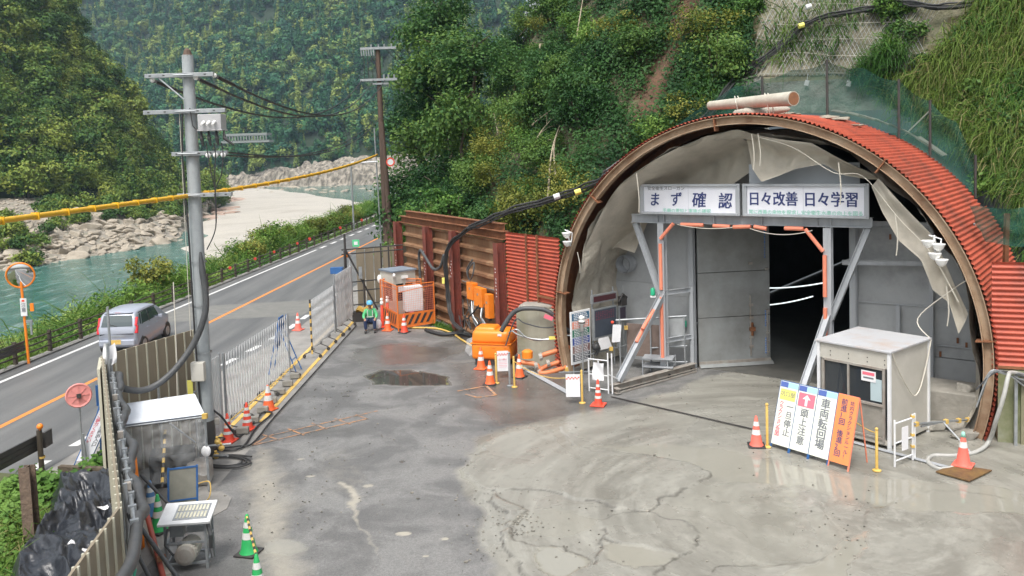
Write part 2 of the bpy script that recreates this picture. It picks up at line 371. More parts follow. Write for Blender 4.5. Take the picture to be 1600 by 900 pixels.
def water_mat():
    m = bpy.data.materials.new('river_surface'); m.use_nodes = True; n, L = nd(m); b = n['Principled BSDF']
    b.inputs['Roughness'].default_value = .10; b.inputs['Specular IOR Level'].default_value = .5
    tc = n.new('ShaderNodeTexCoord'); mp = n.new('ShaderNodeMapping'); mp.inputs['Scale'].default_value = (.55, .22, 1); mp.inputs['Rotation'].default_value = (0,0,R(-25)); L.new(tc.outputs['Object'], mp.inputs[0])
    a = n.new('ShaderNodeTexNoise'); a.inputs['Scale'].default_value = 1.2; a.inputs['Detail'].default_value = 8; a.inputs['Roughness'].default_value = .65; a.inputs['Distortion'].default_value = .6; L.new(mp.outputs[0], a.inputs['Vector'])
    big = n.new('ShaderNodeTexNoise'); big.inputs['Scale'].default_value = .06; big.inputs['Detail'].default_value = 5; L.new(tc.outputs['Object'], big.inputs['Vector'])
    rp = n.new('ShaderNodeValToRGB'); e = rp.color_ramp.elements; e[0].position = .35; e[1].position = .7; e[0].color = (.02,.105,.088,1); e[1].color = (.05,.17,.145,1); L.new(big.outputs[0], rp.inputs[0])
    fo = n.new('ShaderNodeValToRGB'); fo.color_ramp.elements[0].position = .54; fo.color_ramp.elements[1].position = .78; L.new(a.outputs[0], fo.inputs[0])
    mx = n.new('ShaderNodeMix'); mx.data_type = 'RGBA'; L.new(fo.outputs[0], mx.inputs[0]); L.new(rp.outputs[0], mx.inputs[6]); mx.inputs[7].default_value = (.38,.5,.48,1)
    L.new(mx.outputs[2], b.inputs['Base Color'])
    bp = n.new('ShaderNodeBump'); bp.inputs['Strength'].default_value = .9; bp.inputs['Distance'].default_value = .5; L.new(a.outputs[0], bp.inputs['Height']); L.new(bp.outputs[0], b.inputs['Normal'])
    return m
M['yard'] = yard_mat(); M['road'] = road_mat(); M['water'] = water_mat()
M['sand'] = mat('river_sand', (.42,.39,.33), .9, (.31,.285,.24), .09, .1, 0, bump=.3, bsc=3, c3=(.39,.365,.325))
M['soil'] = mat('forest_soil', (.07,.055,.035), .95, (.03,.035,.015), .8, .2, 0, bump=1, bsc=3)
M['farsoil_shade'] = mat('hill_soil_shade', (.018,.035,.014), .95, (.01,.022,.01), .2, .3)  # soil colour darkened so gaps between the crowns read as shadow
M['verge'] = mat('verge_soil', (.10,.10,.05), .95, (.05,.07,.02), 1.5, .3, 0, bump=.5)
M['rock'] = mat('river_rock', (.40,.355,.29), .85, (.18,.155,.12), .9, .2, 0, bump=1.2, bsc=3, c3=(.31,.27,.215))
M['rockfar'] = mat('cliff_rock', (.31,.275,.225), .85, (.08,.07,.055), .5, .75, 0, bump=3, bsc=.35, streak=True)
M['clifffill'] = mat('cliff_rock_near', (.20,.17,.12), .9, (.07,.055,.03), 1.2, .1, 0, bump=1.4, bsc=4, c3=(.11,.10,.05))
M['pave'] = mat('pavement_concrete', (.29,.28,.26), .75, (.17,.165,.155), 1.6, .2, 0, bump=.15, bsc=12, c3=(.24,.23,.215))
M['roadwhite'] = mat('road_white', (.70,.70,.69), .6, (.45,.45,.44), 9, .2)
M['roadorange'] = mat('road_orange', (.72,.25,.04), .6, (.52,.19,.05), 9, .2)
M['wornorange'] = mat('worn_orange', (.50,.24,.10), .65, (.19,.175,.16), 7, .8)
def struct(o): return tag(o, kind='structure')
# base sheet to the horizon, river, platform
b = MB(); b.add([(-3000,-600,-10.5),(3000,-600,-10.5),(3000,4500,-10.5),(-3000,4500,-10.5)], [(0,1,2,3)]); struct(b.build('ground', M['soil']))
b = MB(); b.add([(-420,-60,-8),(-14,-60,-8),(-14,520,-8),(-420,520,-8)], [(0,1,2,3)]); struct(b.build('river_water', M['water'], origin=(0,0,-8)))
b = MB()
b.prism([(-17.9,-40,-.6),(45,-40,-.6),(45,32,-.6),(9,33,-.6),(-3,42,-.6),(-6,80,-.6),(-8,150,-.6),(-16.2,150,-.6),(-16.2,80,-.6),(-17.2,60,-.6),(-17.9,30,-.6)], (0,0,.6))
struct(b.build('pavement', M['pave'], origin=(0,0,0)))
def ox(Y): return -13.9+.0545*(Y-21)          # centre line of the road
def strip(name, fl, fr, z, m, y0, y1, step=2.0, gap=None):
    b = MB(); ys = list(np.arange(y0, y1+.01, step))
    for i, (a, c) in enumerate(zip(ys[:-1], ys[1:])):
        if gap and gap(i, a): continue
        b.add([(fl(a),a,z),(fr(a),a,z),(fr(c),c,z),(fl(c),c,z)], [(0,1,2,3)])
    return struct(b.build(name, m, origin=(0,0,0)))
def redge(Y):
    return float(np.interp(Y, [-30,18,21.5,32.6,40,70,120], [-11.2,-11.15,-10.75,-9.15,-8.9,-7.9,-5.6]))
strip('road', lambda y: ox(y)-3.75, lambda y: redge(y)+.25, .004, M['road'], -30, 148)
strip('road_centre_line', lambda y: ox(y)-.09, lambda y: ox(y)+.09, .008, M['roadorange'], -30, 148)
strip('road_edge_line', lambda y: ox(y)-3.17, lambda y: ox(y)-3.0, .008, M['roadwhite'], -30, 62)
strip('road_edge_dashes', lambda y: ox(y)-3.2, lambda y: ox(y)-2.95, .008, M['roadwhite'], 63, 120, 1.5, lambda i, y: i % 2)
strip('road_side_dashes', lambda y: redge(y)-.22, lambda y: redge(y)+.02, .008, M['roadwhite'], 10.6, 42, .95, lambda i, y: i % 2)
# low kerb on the river side and a patch in the asphalt
strip('road_gutter', lambda y: ox(y)-4.1, lambda y: ox(y)-3.76, .05, M['pave'], -30, 148)
b = MB()
b.add([(ox(36)-2.9,35.5,.006),(-9.4,36.2,.006),(-9.0,40.2,.006),(ox(40)-2.9,39.2,.006)], [(0,1,2,3)]); struct(b.build('road_patch', mat('pale_patch', (.19,.185,.17), .6, (.14,.14,.13), 2), origin=(0,0,0)))
# ---------- yard sheet with slurry, puddles, lips
def pgdist(X, Y, poly):
    px = np.array([p[0] for p in poly]); py = np.array([p[1] for p in poly]); n = len(px)
    d = np.full(X.shape, 1e9); ins = np.zeros(X.shape, bool)
    for i in range(n):
        x0, y0, x1, y1 = px[i], py[i], px[(i+1) % n], py[(i+1) % n]
        ex, ey = x1-x0, y1-y0; t = np.clip(((X-x0)*ex+(Y-y0)*ey)/(ex*ex+ey*ey+1e-9), 0, 1)
        d = np.minimum(d, np.hypot(X-x0-t*ex, Y-y0-t*ey))
        cnd = ((y0 > Y) != (y1 > Y)); xx = x0+(Y-y0)*ex/(ey+1e-12); ins ^= cnd & (X < xx)
    return np.where(ins, d, -d)
def pg1(x, y, poly):
    d = 1e9; ins = False; n = len(poly)
    for i in range(n):
        x0, y0 = poly[i]; x1, y1 = poly[(i+1) % n]; ex, ey = x1-x0, y1-y0; t = ((x-x0)*ex+(y-y0)*ey)/(ex*ex+ey*ey+1e-9); t = 0 if t < 0 else 1 if t > 1 else t
        q = math.hypot(x-x0-t*ex, y-y0-t*ey); d = q if q < d else d
        if (y0 > y) != (y1 > y) and x < x0+(y-y0)*ex/(ey+1e-12): ins = not ins
    return d if ins else -d
def vnoise(X, Y, s, seed=0, oct_=4):
    out = np.zeros(X.shape); a = 1; tot = 0
    for o in range(oct_):
        r = np.random.default_rng(seed*17+o); g = r.random((64, 64))
        u = X/s*(2**o)+o*7.3; v = Y/s*(2**o)+o*3.1; iu = np.floor(u).astype(int); iv = np.floor(v).astype(int); fu = u-iu; fv = v-iv
        fu = fu*fu*(3-2*fu); fv = fv*fv*(3-2*fv)
        g00 = g[iu % 64, iv % 64]; g10 = g[(iu+1) % 64, iv % 64]; g01 = g[iu % 64, (iv+1) % 64]; g11 = g[(iu+1) % 64, (iv+1) % 64]
        out += a*(g00*(1-fu)*(1-fv)+g10*fu*(1-fv)+g01*(1-fu)*fv+g11*fu*fv); tot += a; a *= .55
    return out/tot
def gp(L): return [tuple(G(x, y))[:2] for x, y in L]
x0, x1, y0_, y1_, st = -6.45, 16.0, 8.6, 36.0, .04
nx = int((x1-x0)/st); ny = int((y1_-y0_)/st)
X, Y = np.meshgrid(np.linspace(x0, x1, nx), np.linspace(y0_, y1_, ny), indexing='ij')
wx = (vnoise(X, Y, 1.1, 3)-.5)*.55+(vnoise(X, Y, .25, 5)-.5)*.18; wy = (vnoise(X, Y, 1.1, 4)-.5)*.55+(vnoise(X, Y, .25, 6)-.5)*.18
Xw, Yw = X+wx, Y+wy
def mk(L, soft=.15, warp=True):
    d = pgdist(Xw if warp else X, Yw if warp else Y, gp(L)); return sm(-soft, soft, d), d
mudA, _ = mk([(1160,575),(1060,610),(960,640),(880,650),(800,668),(755,690),(725,735),(735,775),(755,800),(760,850),(800,960),(1900,1000),(1900,600),(1500,560),(1300,560)], .45)
film, _ = mk([(700,530),(560,575),(600,640),(700,690),(760,760),(820,660),(1000,640),(1100,590),(1000,560),(800,540)], .8)
l1, d1 = mk([(735,722),(742,748),(765,768),(800,772),(850,768),(895,782),(950,792),(1008,797),(1030,783),(1060,770),(1106,750),(1098,738),(1060,722),(1000,712),(925,708),(900,695),(868,668),(830,668),(790,680),(760,695)], .03)
l2, d2 = mk([(812,845),(850,858),(880,858),(905,872),(916,880),(940,862),(948,842),(962,850),(935,828),(930,815),(965,800),(1005,797),(1040,812),(1070,815),(1088,838),(1078,858),(1062,868),(1058,880),(1040,895),(1020,930),(840,950),(800,880),(790,830),(820,800),(780,775),(770,790)], .03)
l3, d3 = mk([(1350,800),(1340,830),(1325,840),(1300,858),(1275,872),(1210,880),(1120,880),(1100,905),(1200,1000),(1700,1000),(1700,800),(1500,770),(1400,782)], .03)
p1, _ = mk([(925,700),(1000,712),(1060,722),(1098,738),(1106,750),(1170,760),(1260,762),(1400,800),(1600,810),(1600,765),(1420,755),(1300,740),(1190,722),(1130,700),(1060,695),(1000,698)], .12)
p2, _ = mk([(832,862),(870,858),(905,872),(914,880),(895,890),(860,905),(830,890)], .04)
p3, _ = mk([(948,848),(1000,850),(1060,868),(1050,885),(1000,890),(945,875)], .05)
p4, _ = mk([(1310,842),(1340,830),(1352,860),(1330,890),(1290,930),(1240,960),(1200,905),(1280,873)], .05)
p5, _ = mk([(1000,800),(1040,790),(1110,755),(1180,770),(1320,830),(1270,870),(1150,878),(1090,850),(1085,820)], .3)
p6, _ = mk([(418,848),(440,840),(475,843),(480,853),(450,863),(425,860)], .05)
p7, _ = mk([(725,722),(745,745),(770,770),(755,770),(735,755)], .06)
p8, _ = mk([(825,800),(860,795),(930,812),(928,828),(880,845),(830,838),(800,820)], .08)
pd, _ = mk([(566,586),(600,578),(640,577),(690,588),(702,600),(650,603),(585,600)], .13)
pd2, _ = mk([(540,560),(600,540),(700,545),(720,560),(660,572),(560,580)], .4)
du, _ = mk([(395,690),(430,700),(450,750),(470,830),(500,900),(540,960),(400,980),(390,850),(370,760)], .7)
du2, _ = mk([(533,755),(538,753),(572,830),(610,885),(604,886),(560,830)], .07)
du3, _ = mk([(480,700),(560,690),(620,760),(560,800),(470,790)], .7)
wk, _ = mk([(700,570),(800,560),(930,605),(960,640),(880,655),(780,665),(740,640)], .6)
hgt = .022*l1+.03*l2*(1-l1)+.02*l3
lip = np.exp(-(d1/.026)**2)*(Y < 17.3)*(vnoise(X, Y, .5, 21) > .42)*.8+np.exp(-(d2/.026)**2)*(vnoise(X, Y, .4, 22) > .40)*.8+np.exp(-(d3/.026)**2)*(vnoise(X, Y, .4, 23) > .5)*.6
lip = np.clip(lip, 0, 1)
rough = vnoise(X, Y, .6, 9)-.5
Z = .012+hgt+.010*(vnoise(X, Y, 3, 2)-.5)+.005*rough*mudA-.015*lip
pud = np.clip(p1*.9*(1-l1)+p2+p3*.9+p4+p5*.35+p6*.7+p7*.7+p8*.6+pd, 0, 1)*np.clip(1.6-1.3*lip, 0, 1)
# random little white spots
dust = np.clip(du*.9+du2*.75+du3*.5+film*.25, 0, 1)
wet = np.clip(pd+pd2*.55+wk*.75*(.5+vnoise(X, Y, 1.2, 44))+.5*sm(.60, .70, vnoise(X, Y, 2.6, 31))*(1-mudA)*(Y > 20), 0, 1)*(1-p1)
for (ax, ay, rr) in ((485,745,.08),(575,760,.10),(630,835,.13),(695,843,.07),(665,870,.06),(545,793,.04),(470,718,.07)):
    g = G(ax, ay); q = np.hypot(X-g.x, (Y-g.y)*1.6); dust = np.maximum(dust, sm(rr*1.4, rr, q)*1.0)
for (ax, ay, rr) in ((630,722,.10),(650,723,.06),(455,731,.06),(545,612,.12),(540,620,.15),(520,605,.1),(680,648,.06),(812,810,.07),(806,817,.06)):
    g = G(ax, ay); q = np.hypot(X-g.x, (Y-g.y)*1.3)+(vnoise(X, Y, .15, 8)-.5)*.15; wet = np.maximum(wet, sm(rr, rr*.6, q)*.95)
Z = np.where(pud > .4, np.maximum(.012+.028*l1*0, Z*.3+.009), Z)
V = np.stack([X.ravel(), Y.ravel(), Z.ravel()], 1)
idx = np.arange(nx*ny).reshape(nx, ny)
F = np.stack([idx[:-1,:-1].ravel(), idx[1:,:-1].ravel(), idx[1:,1:].ravel(), idx[:-1,1:].ravel()], 1)
me = npmesh('yard', V, F, M['yard'], smooth=True)
for nme, arr in (('mud', np.clip(mudA+film*.22, 0, 1)), ('puddle', pud), ('dust', dust), ('wet', wet), ('lip', lip)):
    a = me.attributes.new(nme, 'FLOAT', 'POINT'); a.data.foreach_set('value', arr.ravel().astype(np.float32))
struct(link('yard', me))
# painted orange ladder markings, yellow lines, cable ramp lines
def painted(name, segs, wd, m, z=.021):
    b = MB()
    for p, q in segs:
        p = Vector((*G(*p).xy, z)); q = Vector((*G(*q).xy, z)); t = (q-p).normalized(); s = Vector((-t.y, t.x, 0))*wd/2
        b.add([p-s, q-s, q+s, p+s], [(0,1,2,3)])
    return struct(b.build(name, m, origin=(0,0,0)))
painted('yard_marking', [((394,697),(420,682)),((420,682),(590,643)),((394,697),(575,655)),((410,680),(437,689)),((450,671),(475,681)),((487,662),(511,672)),((523,655),(548,664)),((556,649),(575,656))], .05, M['wornorange'])
painted('small_marking', [((715,612),(760,604)),((745,622),(775,618)),((760,604),(775,618)),((728,617),(745,622))], .08, M['wornorange'])
b = MB()
for (xa, xb, ya, yb) in ((-7.55,-7.42,20.3,34.5),(-6.86,-6.74,21.5,35.2)):
    b.box(((xa+xb)/2, (ya+yb)/2, .008), (xb-xa, yb-ya, .012))
struct(b.build('yellow_lines', M['yellow'], origin=(0,0,0)))
# steel slot drain before the gate
b = MB(); p = G(955,622); q = G(1185,675)
b.bar((p.x,p.y,.045), (q.x,q.y,.045), .05, .012); struct(b.build('slot_drain', M['dark'], origin=(0,0,0)))
b = MB(); p = G(815,575); q = G(900,622); b.bar((p.x,p.y,.035), (q.x,q.y,.035), .18, .012)
p = G(1320,690); q = G(1490,735); b.bar((p.x,p.y,.04), (q.x,q.y,.04), .12, .012); struct(b.build('steel_cover_strip', M['gatesteel'], origin=(0,0,0)))
# ------------------------------------------------------------ land beyond the road
def loft(name, curves, mats, nt_=90, ns=30, amp=1.0, scl=8, seed=1, smooth=True, back=None):
    C = [np.array([tuple(q) for q in c]) for c in curves]
    def rs(c, n):
        d = np.r_[0, np.cumsum(np.linalg.norm(np.diff(c, axis=0), axis=1))]; t = np.linspace(0, d[-1], n)
        return np.stack([np.interp(t, d, c[:, k]) for k in range(3)], 1)
    C = np.stack([rs(c, nt_) for c in C]); s = np.linspace(0, len(C)-1, ns); out = np.zeros((ns, nt_, 3))
    for k in range(3):
        for i in range(nt_): out[:, i, k] = np.interp(s, range(len(C)), C[:, i, k])
    n1 = vnoise(out[..., 0]+out[..., 2]*.7, out[..., 1], scl, seed)-.5; n2 = vnoise(out[..., 0], out[..., 1]+out[..., 2], scl*.6, seed+3)-.5
    fade = np.minimum(1, np.minimum(s, 1)*3)[:, None]
    out[..., 2] += n1*amp*2*fade; out[..., 0] += n2*amp*fade
    idx = np.arange(ns*nt_).reshape(ns, nt_); F = np.stack([idx[:-1,:-1].ravel(), idx[:-1,1:].ravel(), idx[1:,1:].ravel(), idx[1:,:-1].ravel()], 1)
    me = npmesh(name, out.reshape(-1, 3), F, mats, smooth=smooth); o = struct(link(name, me)); return o, out
# river side slope (near bank)
ys = np.linspace(-40, 165, 60)
nb, NB = loft('river_bank', [[(-17.85+max(0, y-30)*.012, y, -.02) for y in ys], [(-22+.02*max(0, y-60)-max(0, 12-abs(y-100)*.2)*.1, y, -2.2) for y in ys], [(-30+.03*max(0, y-60), y, -6) for y in ys], [(-38+.04*max(0, y-60), y, -8.6) for y in ys]], M['verge'], 90, 30, .5, 5, 4)
# the far corner behind the road bend
loft('road_bend_bank', [[(-18,150,0),(-12,170,0),(2,190,2)],[(-30,165,-4),(-20,200,-4),(2,230,-3)],[(-38,180,-8.8),(-28,225,-8.8),(0,260,-8.8)]], M['verge'], 40, 16, .4, 6, 5)
# sandbar
sb = [tuple(G(x, y, -8))[:2] for x, y in [(268,420),(290,385),(310,352),(335,330),(352,308),(362,296),(420,295),(480,303),(540,312),(600,322),(640,335),(640,365),(520,395),(440,430),(330,470)]]
gx, gy = np.meshgrid(np.arange(-150, -5, 1.6), np.arange(95, 420, 2.2), indexing='ij')
dd = pgdist(gx+(vnoise(gx, gy, 12, 6)-.5)*6, gy+(vnoise(gx, gy, 15, 7)-.5)*8, sb)
gz = -9.2+1.55*sm(-4, 3, dd)+.9*sm(0, 30, dd)+.25*(vnoise(gx, gy, 9, 8)-.5)
idx = np.arange(gx.size).reshape(gx.shape); F = np.stack([idx[:-1,:-1].ravel(), idx[1:,:-1].ravel(), idx[1:,1:].ravel(), idx[:-1,1:].ravel()], 1)
struct(link('sandbar', npmesh('sandbar', np.stack([gx.ravel(), gy.ravel(), gz.ravel()], 1), F, M['sand'], smooth=True)))
# left shore and left hill
W = [G(x, y, -8.4) for x, y in [(-420,480),(-200,450),(-60,435),(40,425),(100,412),(170,402),(240,388),(285,378),(300,355),(320,336),(345,318)]]
FT = [P(x, y, Yd) for x, y, Yd in [(-420,330,130),(-200,320,140),(-60,315,155),(40,312,165),(100,312,172),(170,322,178),(220,330,185),(262,335,193),(290,325,208),(325,312,240),(352,305,275)]]
MD = [a.lerp(c, .55)+Vector((0,0,1.0)) for a, c in zip(W, FT)]
shore, SH = loft('rocky_shore', [W, MD, FT], mat('shore_gravel', (.33,.29,.24), .9, (.10,.11,.06), .5, .2, 0, bump=.8, bsc=3, c3=(.24,.215,.18)), 120, 36, 1.0, 6, 9)
RD = [P(x, y, Yd) for x, y, Yd in [(-420,-560,190),(-200,-330,195),(-60,-150,200),(30,-55,205),(78,8,208),(118,62,210),(158,118,213),(195,165,216),(240,240,220),(282,305,240),(345,304,290)]]
MH = [a.lerp(c, .5)+Vector((-2, -4, -5)) for a, c in zip(FT, RD)]
BK = [p+Vector((-60, 90, -8)) for p in RD]
hillL, HL = loft('left_hillside', [FT, MH, RD, BK], M['farsoil_shade'], 130, 60, 2.5, 22, 12)
# far cliff and far hill
CF = [P(x, y, Yd) for x, y, Yd in [(200,300,470),(300,302,460),(370,300,452),(450,299,440),(520,303,430),(590,308,425),(700,312,420),(820,316,415)]]
CT = [P(x, y, Yd) for x, y, Yd in [(200,285,500),(300,282,492),(360,282,482),(400,268,472),(470,258,465),(530,250,458),(590,244,452),(700,240,446),(820,240,440)]]
for q in CF: q.z = -8.7
loft('river_cliff', [CF, [a.lerp(c, .55)+Vector((0,-6,2)) for a, c in zip(CF, CT[:8])], CT], M['rockfar'], 260, 44, 4.2, 7, 15, smooth=False)
def far(pts): return [P(x, y, Yd) for x, y, Yd in pts]
F0 = [Vector((-330,500,-9)), Vector((-240,500,-9)), Vector((-190,492,-9))]+[q+Vector((0,3,-3)) for q in CT]
F1 = far([(-260,200,600),(-60,200,600),(90,200,590),(210,195,575),(300,200,560),(400,185,545),(480,175,530),(560,170,520),(640,165,510),(720,165,500),(820,160,490)])
F2 = far([(-260,60,720),(-60,70,720),(60,60,715),(160,90,720),(235,105,735),(300,70,700),(390,60,660),(470,40,640),(560,20,620),(640,0,610),(720,0,600),(820,0,600)])
F3 = far([(-260,-130,900),(-60,-120,900),(60,-60,880),(200,-40,900),(300,-110,860),(400,-120,820),(500,-140,800),(640,-160,760),(820,-180,760)])
hillF, HF = loft('far_hillside', [F0, F1, F2, F3], M['farsoil_shade'], 170, 70, 9, 60, 18)
# ------------------------------------------------------------ portal frame of reference
PA = R(37.8); PC = Vector((6.0, 22.0, 0)); PD = Vector((math.cos(PA), -math.sin(PA), 0)); PN = Vector((math.sin(PA), math.cos(PA), 0))
PM = Matrix((PD, PN, Vector((0,0,1)))).transposed().to_4x4(); PM.translation = PC      # (u along the portal, d into the hill, z)
PR, PZ = 5.9, 1.68
from mathutils.bvhtree import BVHTree
def PXY(p):
    p = Vector(p)-Vector((0,0,CAM_H)); z = p.dot(cf); return (800+FPX*p.dot(cr)/z, PCY-FPX*p.dot(cu_)/z)
# ------------------------------------------------------------ the cliff on the right
foot = catmull([(-9,150,0),(-7.4,110,0),(-6.6,80,0),(-6.0,58,0),(-4.6,44,0),(-1.8,35.5,0),(1.6,30.5,0),(5.0,28.2,0),(9.2,26.2,0),(13.4,22.2,0),(17.5,18.6,0),(24,14.6,0),(34,9,0)], 16)
fa = np.array([tuple(p) for p in foot]); dl = np.r_[0, np.cumsum(np.linalg.norm(np.diff(fa, axis=0), axis=1))]
NS = 300; sv = np.linspace(0, dl[-1], NS); fx = np.interp(sv, dl, fa[:, 0]); fy = np.interp(sv, dl, fa[:, 1])
tx = np.gradient(fx); ty = np.gradient(fy); tl = np.hypot(tx, ty); tx /= tl; ty /= tl
k = np.ones(25)/25; tx = np.convolve(np.pad(tx, 12, 'edge'), k, 'valid'); ty = np.convolve(np.pad(ty, 12, 'edge'), k, 'valid')
NH = 120; hv = np.linspace(-.3, 36, NH)
S_, H_ = np.meshgrid(sv, hv, indexing='ij')
wdt = H_/np.tan(np.interp(S_, [0, 60, 100, 125, 150, dl[-1]], [R(60), R(62), R(60), R(56), R(62), R(64)]))
wdt += np.clip((vnoise(S_, H_, 6, 41)-.5)*4.0+(vnoise(S_, H_, 1.6, 42)-.5)*1.1, -3, 3)*sm(0, 3, H_)
CX = fx[:, None]-ty[:, None]*wdt; CY = fy[:, None]+tx[:, None]*wdt
CV = np.stack([CX, CY, H_], -1)
idx = np.arange(NS*NH).reshape(NS, NH)
F = np.stack([idx[:-1,:-1].ravel(), idx[1:,:-1].ravel(), idx[1:,1:].ravel(), idx[:-1,1:].ravel()], 1)
V = CV.reshape(-1, 3); cen = V[F].mean(1); rel = cen-np.array(PC); uu = rel@np.array(PD); dn_ = rel@np.array(PN)
inside = (np.hypot(uu, cen[:, 2]-PZ) < 6.35) | ((np.abs(uu) < 6.3) & (cen[:, 2] < PZ))
F = F[~inside]; cen = cen[~inside]; uu = uu[~inside]
def inpoly_px(cen, poly):
    px = np.array([PXY(c) for c in cen]); return pgdist(px[:, 0], px[:, 1], poly) > 0
NETP = [(1165,-60),(1560,-60),(1500,20),(1470,70),(1400,120),(1385,124),(1180,124),(1120,180),(1150,120),(1190,30)]
GULP = [(1075,-40),(1095,20),(1065,110),(1040,180),(1005,200),(990,250),(960,300),(930,330),(950,270),(985,190),(1005,120),(1045,60),(1055,-20)]
GREYP = [(1150,124),(1400,124),(1440,160),(1470,220),(1430,240),(1100,240)]
mi = np.zeros(len(F), int)
mi[inpoly_px(cen, GULP)] = 2; mi[inpoly_px(cen, NETP)] = 1; mi[inpoly_px(cen, GREYP)] = 3
M['netrock'] = mat('netted_rock', (.25,.225,.17), .9, (.08,.095,.045), 1.1, .2, 0, bump=2, bsc=4, c3=(.16,.15,.10))
M['gully'] = mat('gully_soil', (.16,.085,.05), .95, (.07,.045,.025), 1.6, .1, 0, bump=1.5, bsc=7, c3=(.11,.065,.04))
M['greyrock'] = mat('sprayed_rock', (.25,.255,.235), .9, (.10,.105,.09), 1.3, .4, 0, bump=6, bsc=1.8)
me = npmesh('cliff', V, F, [M['clifffill'], M['netrock'], M['gully'], M['greyrock']], smooth=True); me.polygons.foreach_set('material_index', mi)
struct(link('cliff', me))
CB = BVHTree.FromPolygons([Vector(v) for v in V], [tuple(int(i) for i in f) for f in F])
def HIT(x, y, off=0.0, tree=None):
    d = ray(x, y).normalized(); h = (tree or CB).ray_cast(Vector((0,0,CAM_H)), d)
    if h[0] is None: return None, None
    n = h[1] if h[1].dot(d) < 0 else -h[1]
    return h[0]+n*off, n
# ------------------------------------------------------------ foliage machinery
def leaves(C, N, size, asp=.55, rng=RNG, sizevar=.5):
    n = len(C); N = N/np.linalg.norm(N, axis=1, keepdims=True)
    r = rng.normal(size=(n, 3)); a = np.cross(N, r); a /= np.linalg.norm(a, axis=1, keepdims=True); b = np.cross(N, a)
    s = size*(1+(rng.random(n)-.5)*2*sizevar); s = s[:, None]
    V = np.stack([C-a*s*.5, C-b*s*.5*asp+N*s*.06, C+a*s*.5-N*s*.12, C+b*s*.5*asp+N*s*.06], 1).reshape(-1, 3)
    return V, np.arange(4*n).reshape(n, 4)
def sphere_dirs(n, rng, up=.0):
    d = rng.normal(size=(n, 3)); d[:, 2] += up; return d/np.linalg.norm(d, axis=1, keepdims=True)
def crown(seed, lobes, nleaf, size, asp=.6, nclump=40, clump=.28, nout=.5, nr=.45):
    """leaf clumps spread over and inside a set of lobes"""
    rng = np.random.default_rng(seed); C = []; N = []; Tn = []
    ar = np.array([l[1]**2 for l in lobes]); ar = ar/ar.sum()
    for (c, r, sq), a in zip(lobes, ar):
        nc = max(6, int(nclump*len(lobes)*a)); d = sphere_dirs(nc, rng, .35)
        cc = np.array(c)+d*r*(rng.uniform(.55, 1.08, nc)[:, None])*np.array([1, 1, sq])
        tc = rng.random(nc)
        m = int(nleaf*a); k = rng.integers(0, nc, m); off = rng.normal(size=(m, 3))*clump*r*np.array([1, 1, .65])
        p = cc[k]+off; C.append(p); nn = d[k]*nout+rng.normal(size=(m, 3))*nr+np.array([0, 0, .55-.3*(nout > .8)]); N.append(nn)
        Tn.append(np.clip(tc[k]*.75+rng.random(m)*.35-.05, 0, 1))
    C = np.concatenate(C); N = np.concatenate(N); Tn = np.concatenate(Tn)
    V, F = leaves(C, N, size, asp, rng); return V, F, Tn
def broad(seed, h=6, r=2.6, n=1000, size=.5):
    rng = np.random.default_rng(seed); L = [((0, 0, h-r*.85), r*.8, .8)]
    for i in range(7):
        a = rng.random()*6.28; rr = r*rng.uniform(.45, .75); L.append(((math.cos(a)*rr, math.sin(a)*rr, h-r*rng.uniform(.8, 1.7)), r*rng.uniform(.38, .6), .75))
    return crown(seed, L, n, size, nout=1.1 if size > .45 else .5, nr=.3 if size > .45 else .45, clump=.2 if size > .45 else .28)
def conifer(seed, h=9, r=1.9, n=900, size=.5):
    rng = np.random.default_rng(seed); t = rng.random(n)**.7; z = h*(1-t*.88); rad = r*(t**.8)*(.75+.35*np.sin(t*38+rng.random()*6)*.4)
    a = rng.random(n)*6.283; rr = rad*rng.uniform(.45, 1.05, n); C = np.stack([np.cos(a)*rr, np.sin(a)*rr, z-rr*.35], 1)
    N = np.stack([np.cos(a)*.6, np.sin(a)*.6, np.ones(n)*.7], 1)+rng.normal(size=(n, 3))*.35
    V, F = leaves(C, N, size, .5, rng); return V, F, np.clip(.15+.35*np.sin(a*3)+rng.random(n)*.5, 0, 1)
def trunk_mb(h, r, seed, limbs=4, spread=1.4):
    rn = random.Random(seed); b = MB(); pts = [Vector((0,0,-.4))]
    for i in range(1, 6): pts.append(Vector((rn.uniform(-.12, .12)*i*h/8, rn.uniform(-.12, .12)*i*h/8, h*i/5)))
    b.tube(pts, [r*(1-.15*i) for i in range(6)], 7)
    for i in range(limbs):
        k = rn.randint(2, 4); a = rn.random()*6.28; p = pts[k]; q = p+Vector((math.cos(a)*spread, math.sin(a)*spread, spread*.8))
        b.tube([p, p.lerp(q, .5)+Vector((0,0,.15)), q], [r*.5, r*.35, r*.12], 5)
    return b
def make_tree(seed, name, kind, h, r, n, size, mt, label, cat, group, tr=.16):
    t = T(name, label, cat, (0,0,0), 0, group)
    V, F, tn = (conifer if kind == 'c' else broad)(seed, h, r, n, size)
    link('crown', npmesh('crown', V, F, mt, tn), t)
    trunk_mb(h*.8, tr, seed, 3 if kind == 'c' else 5, r*.6).build('trunk', M['bark'], t, world=False)
    return t
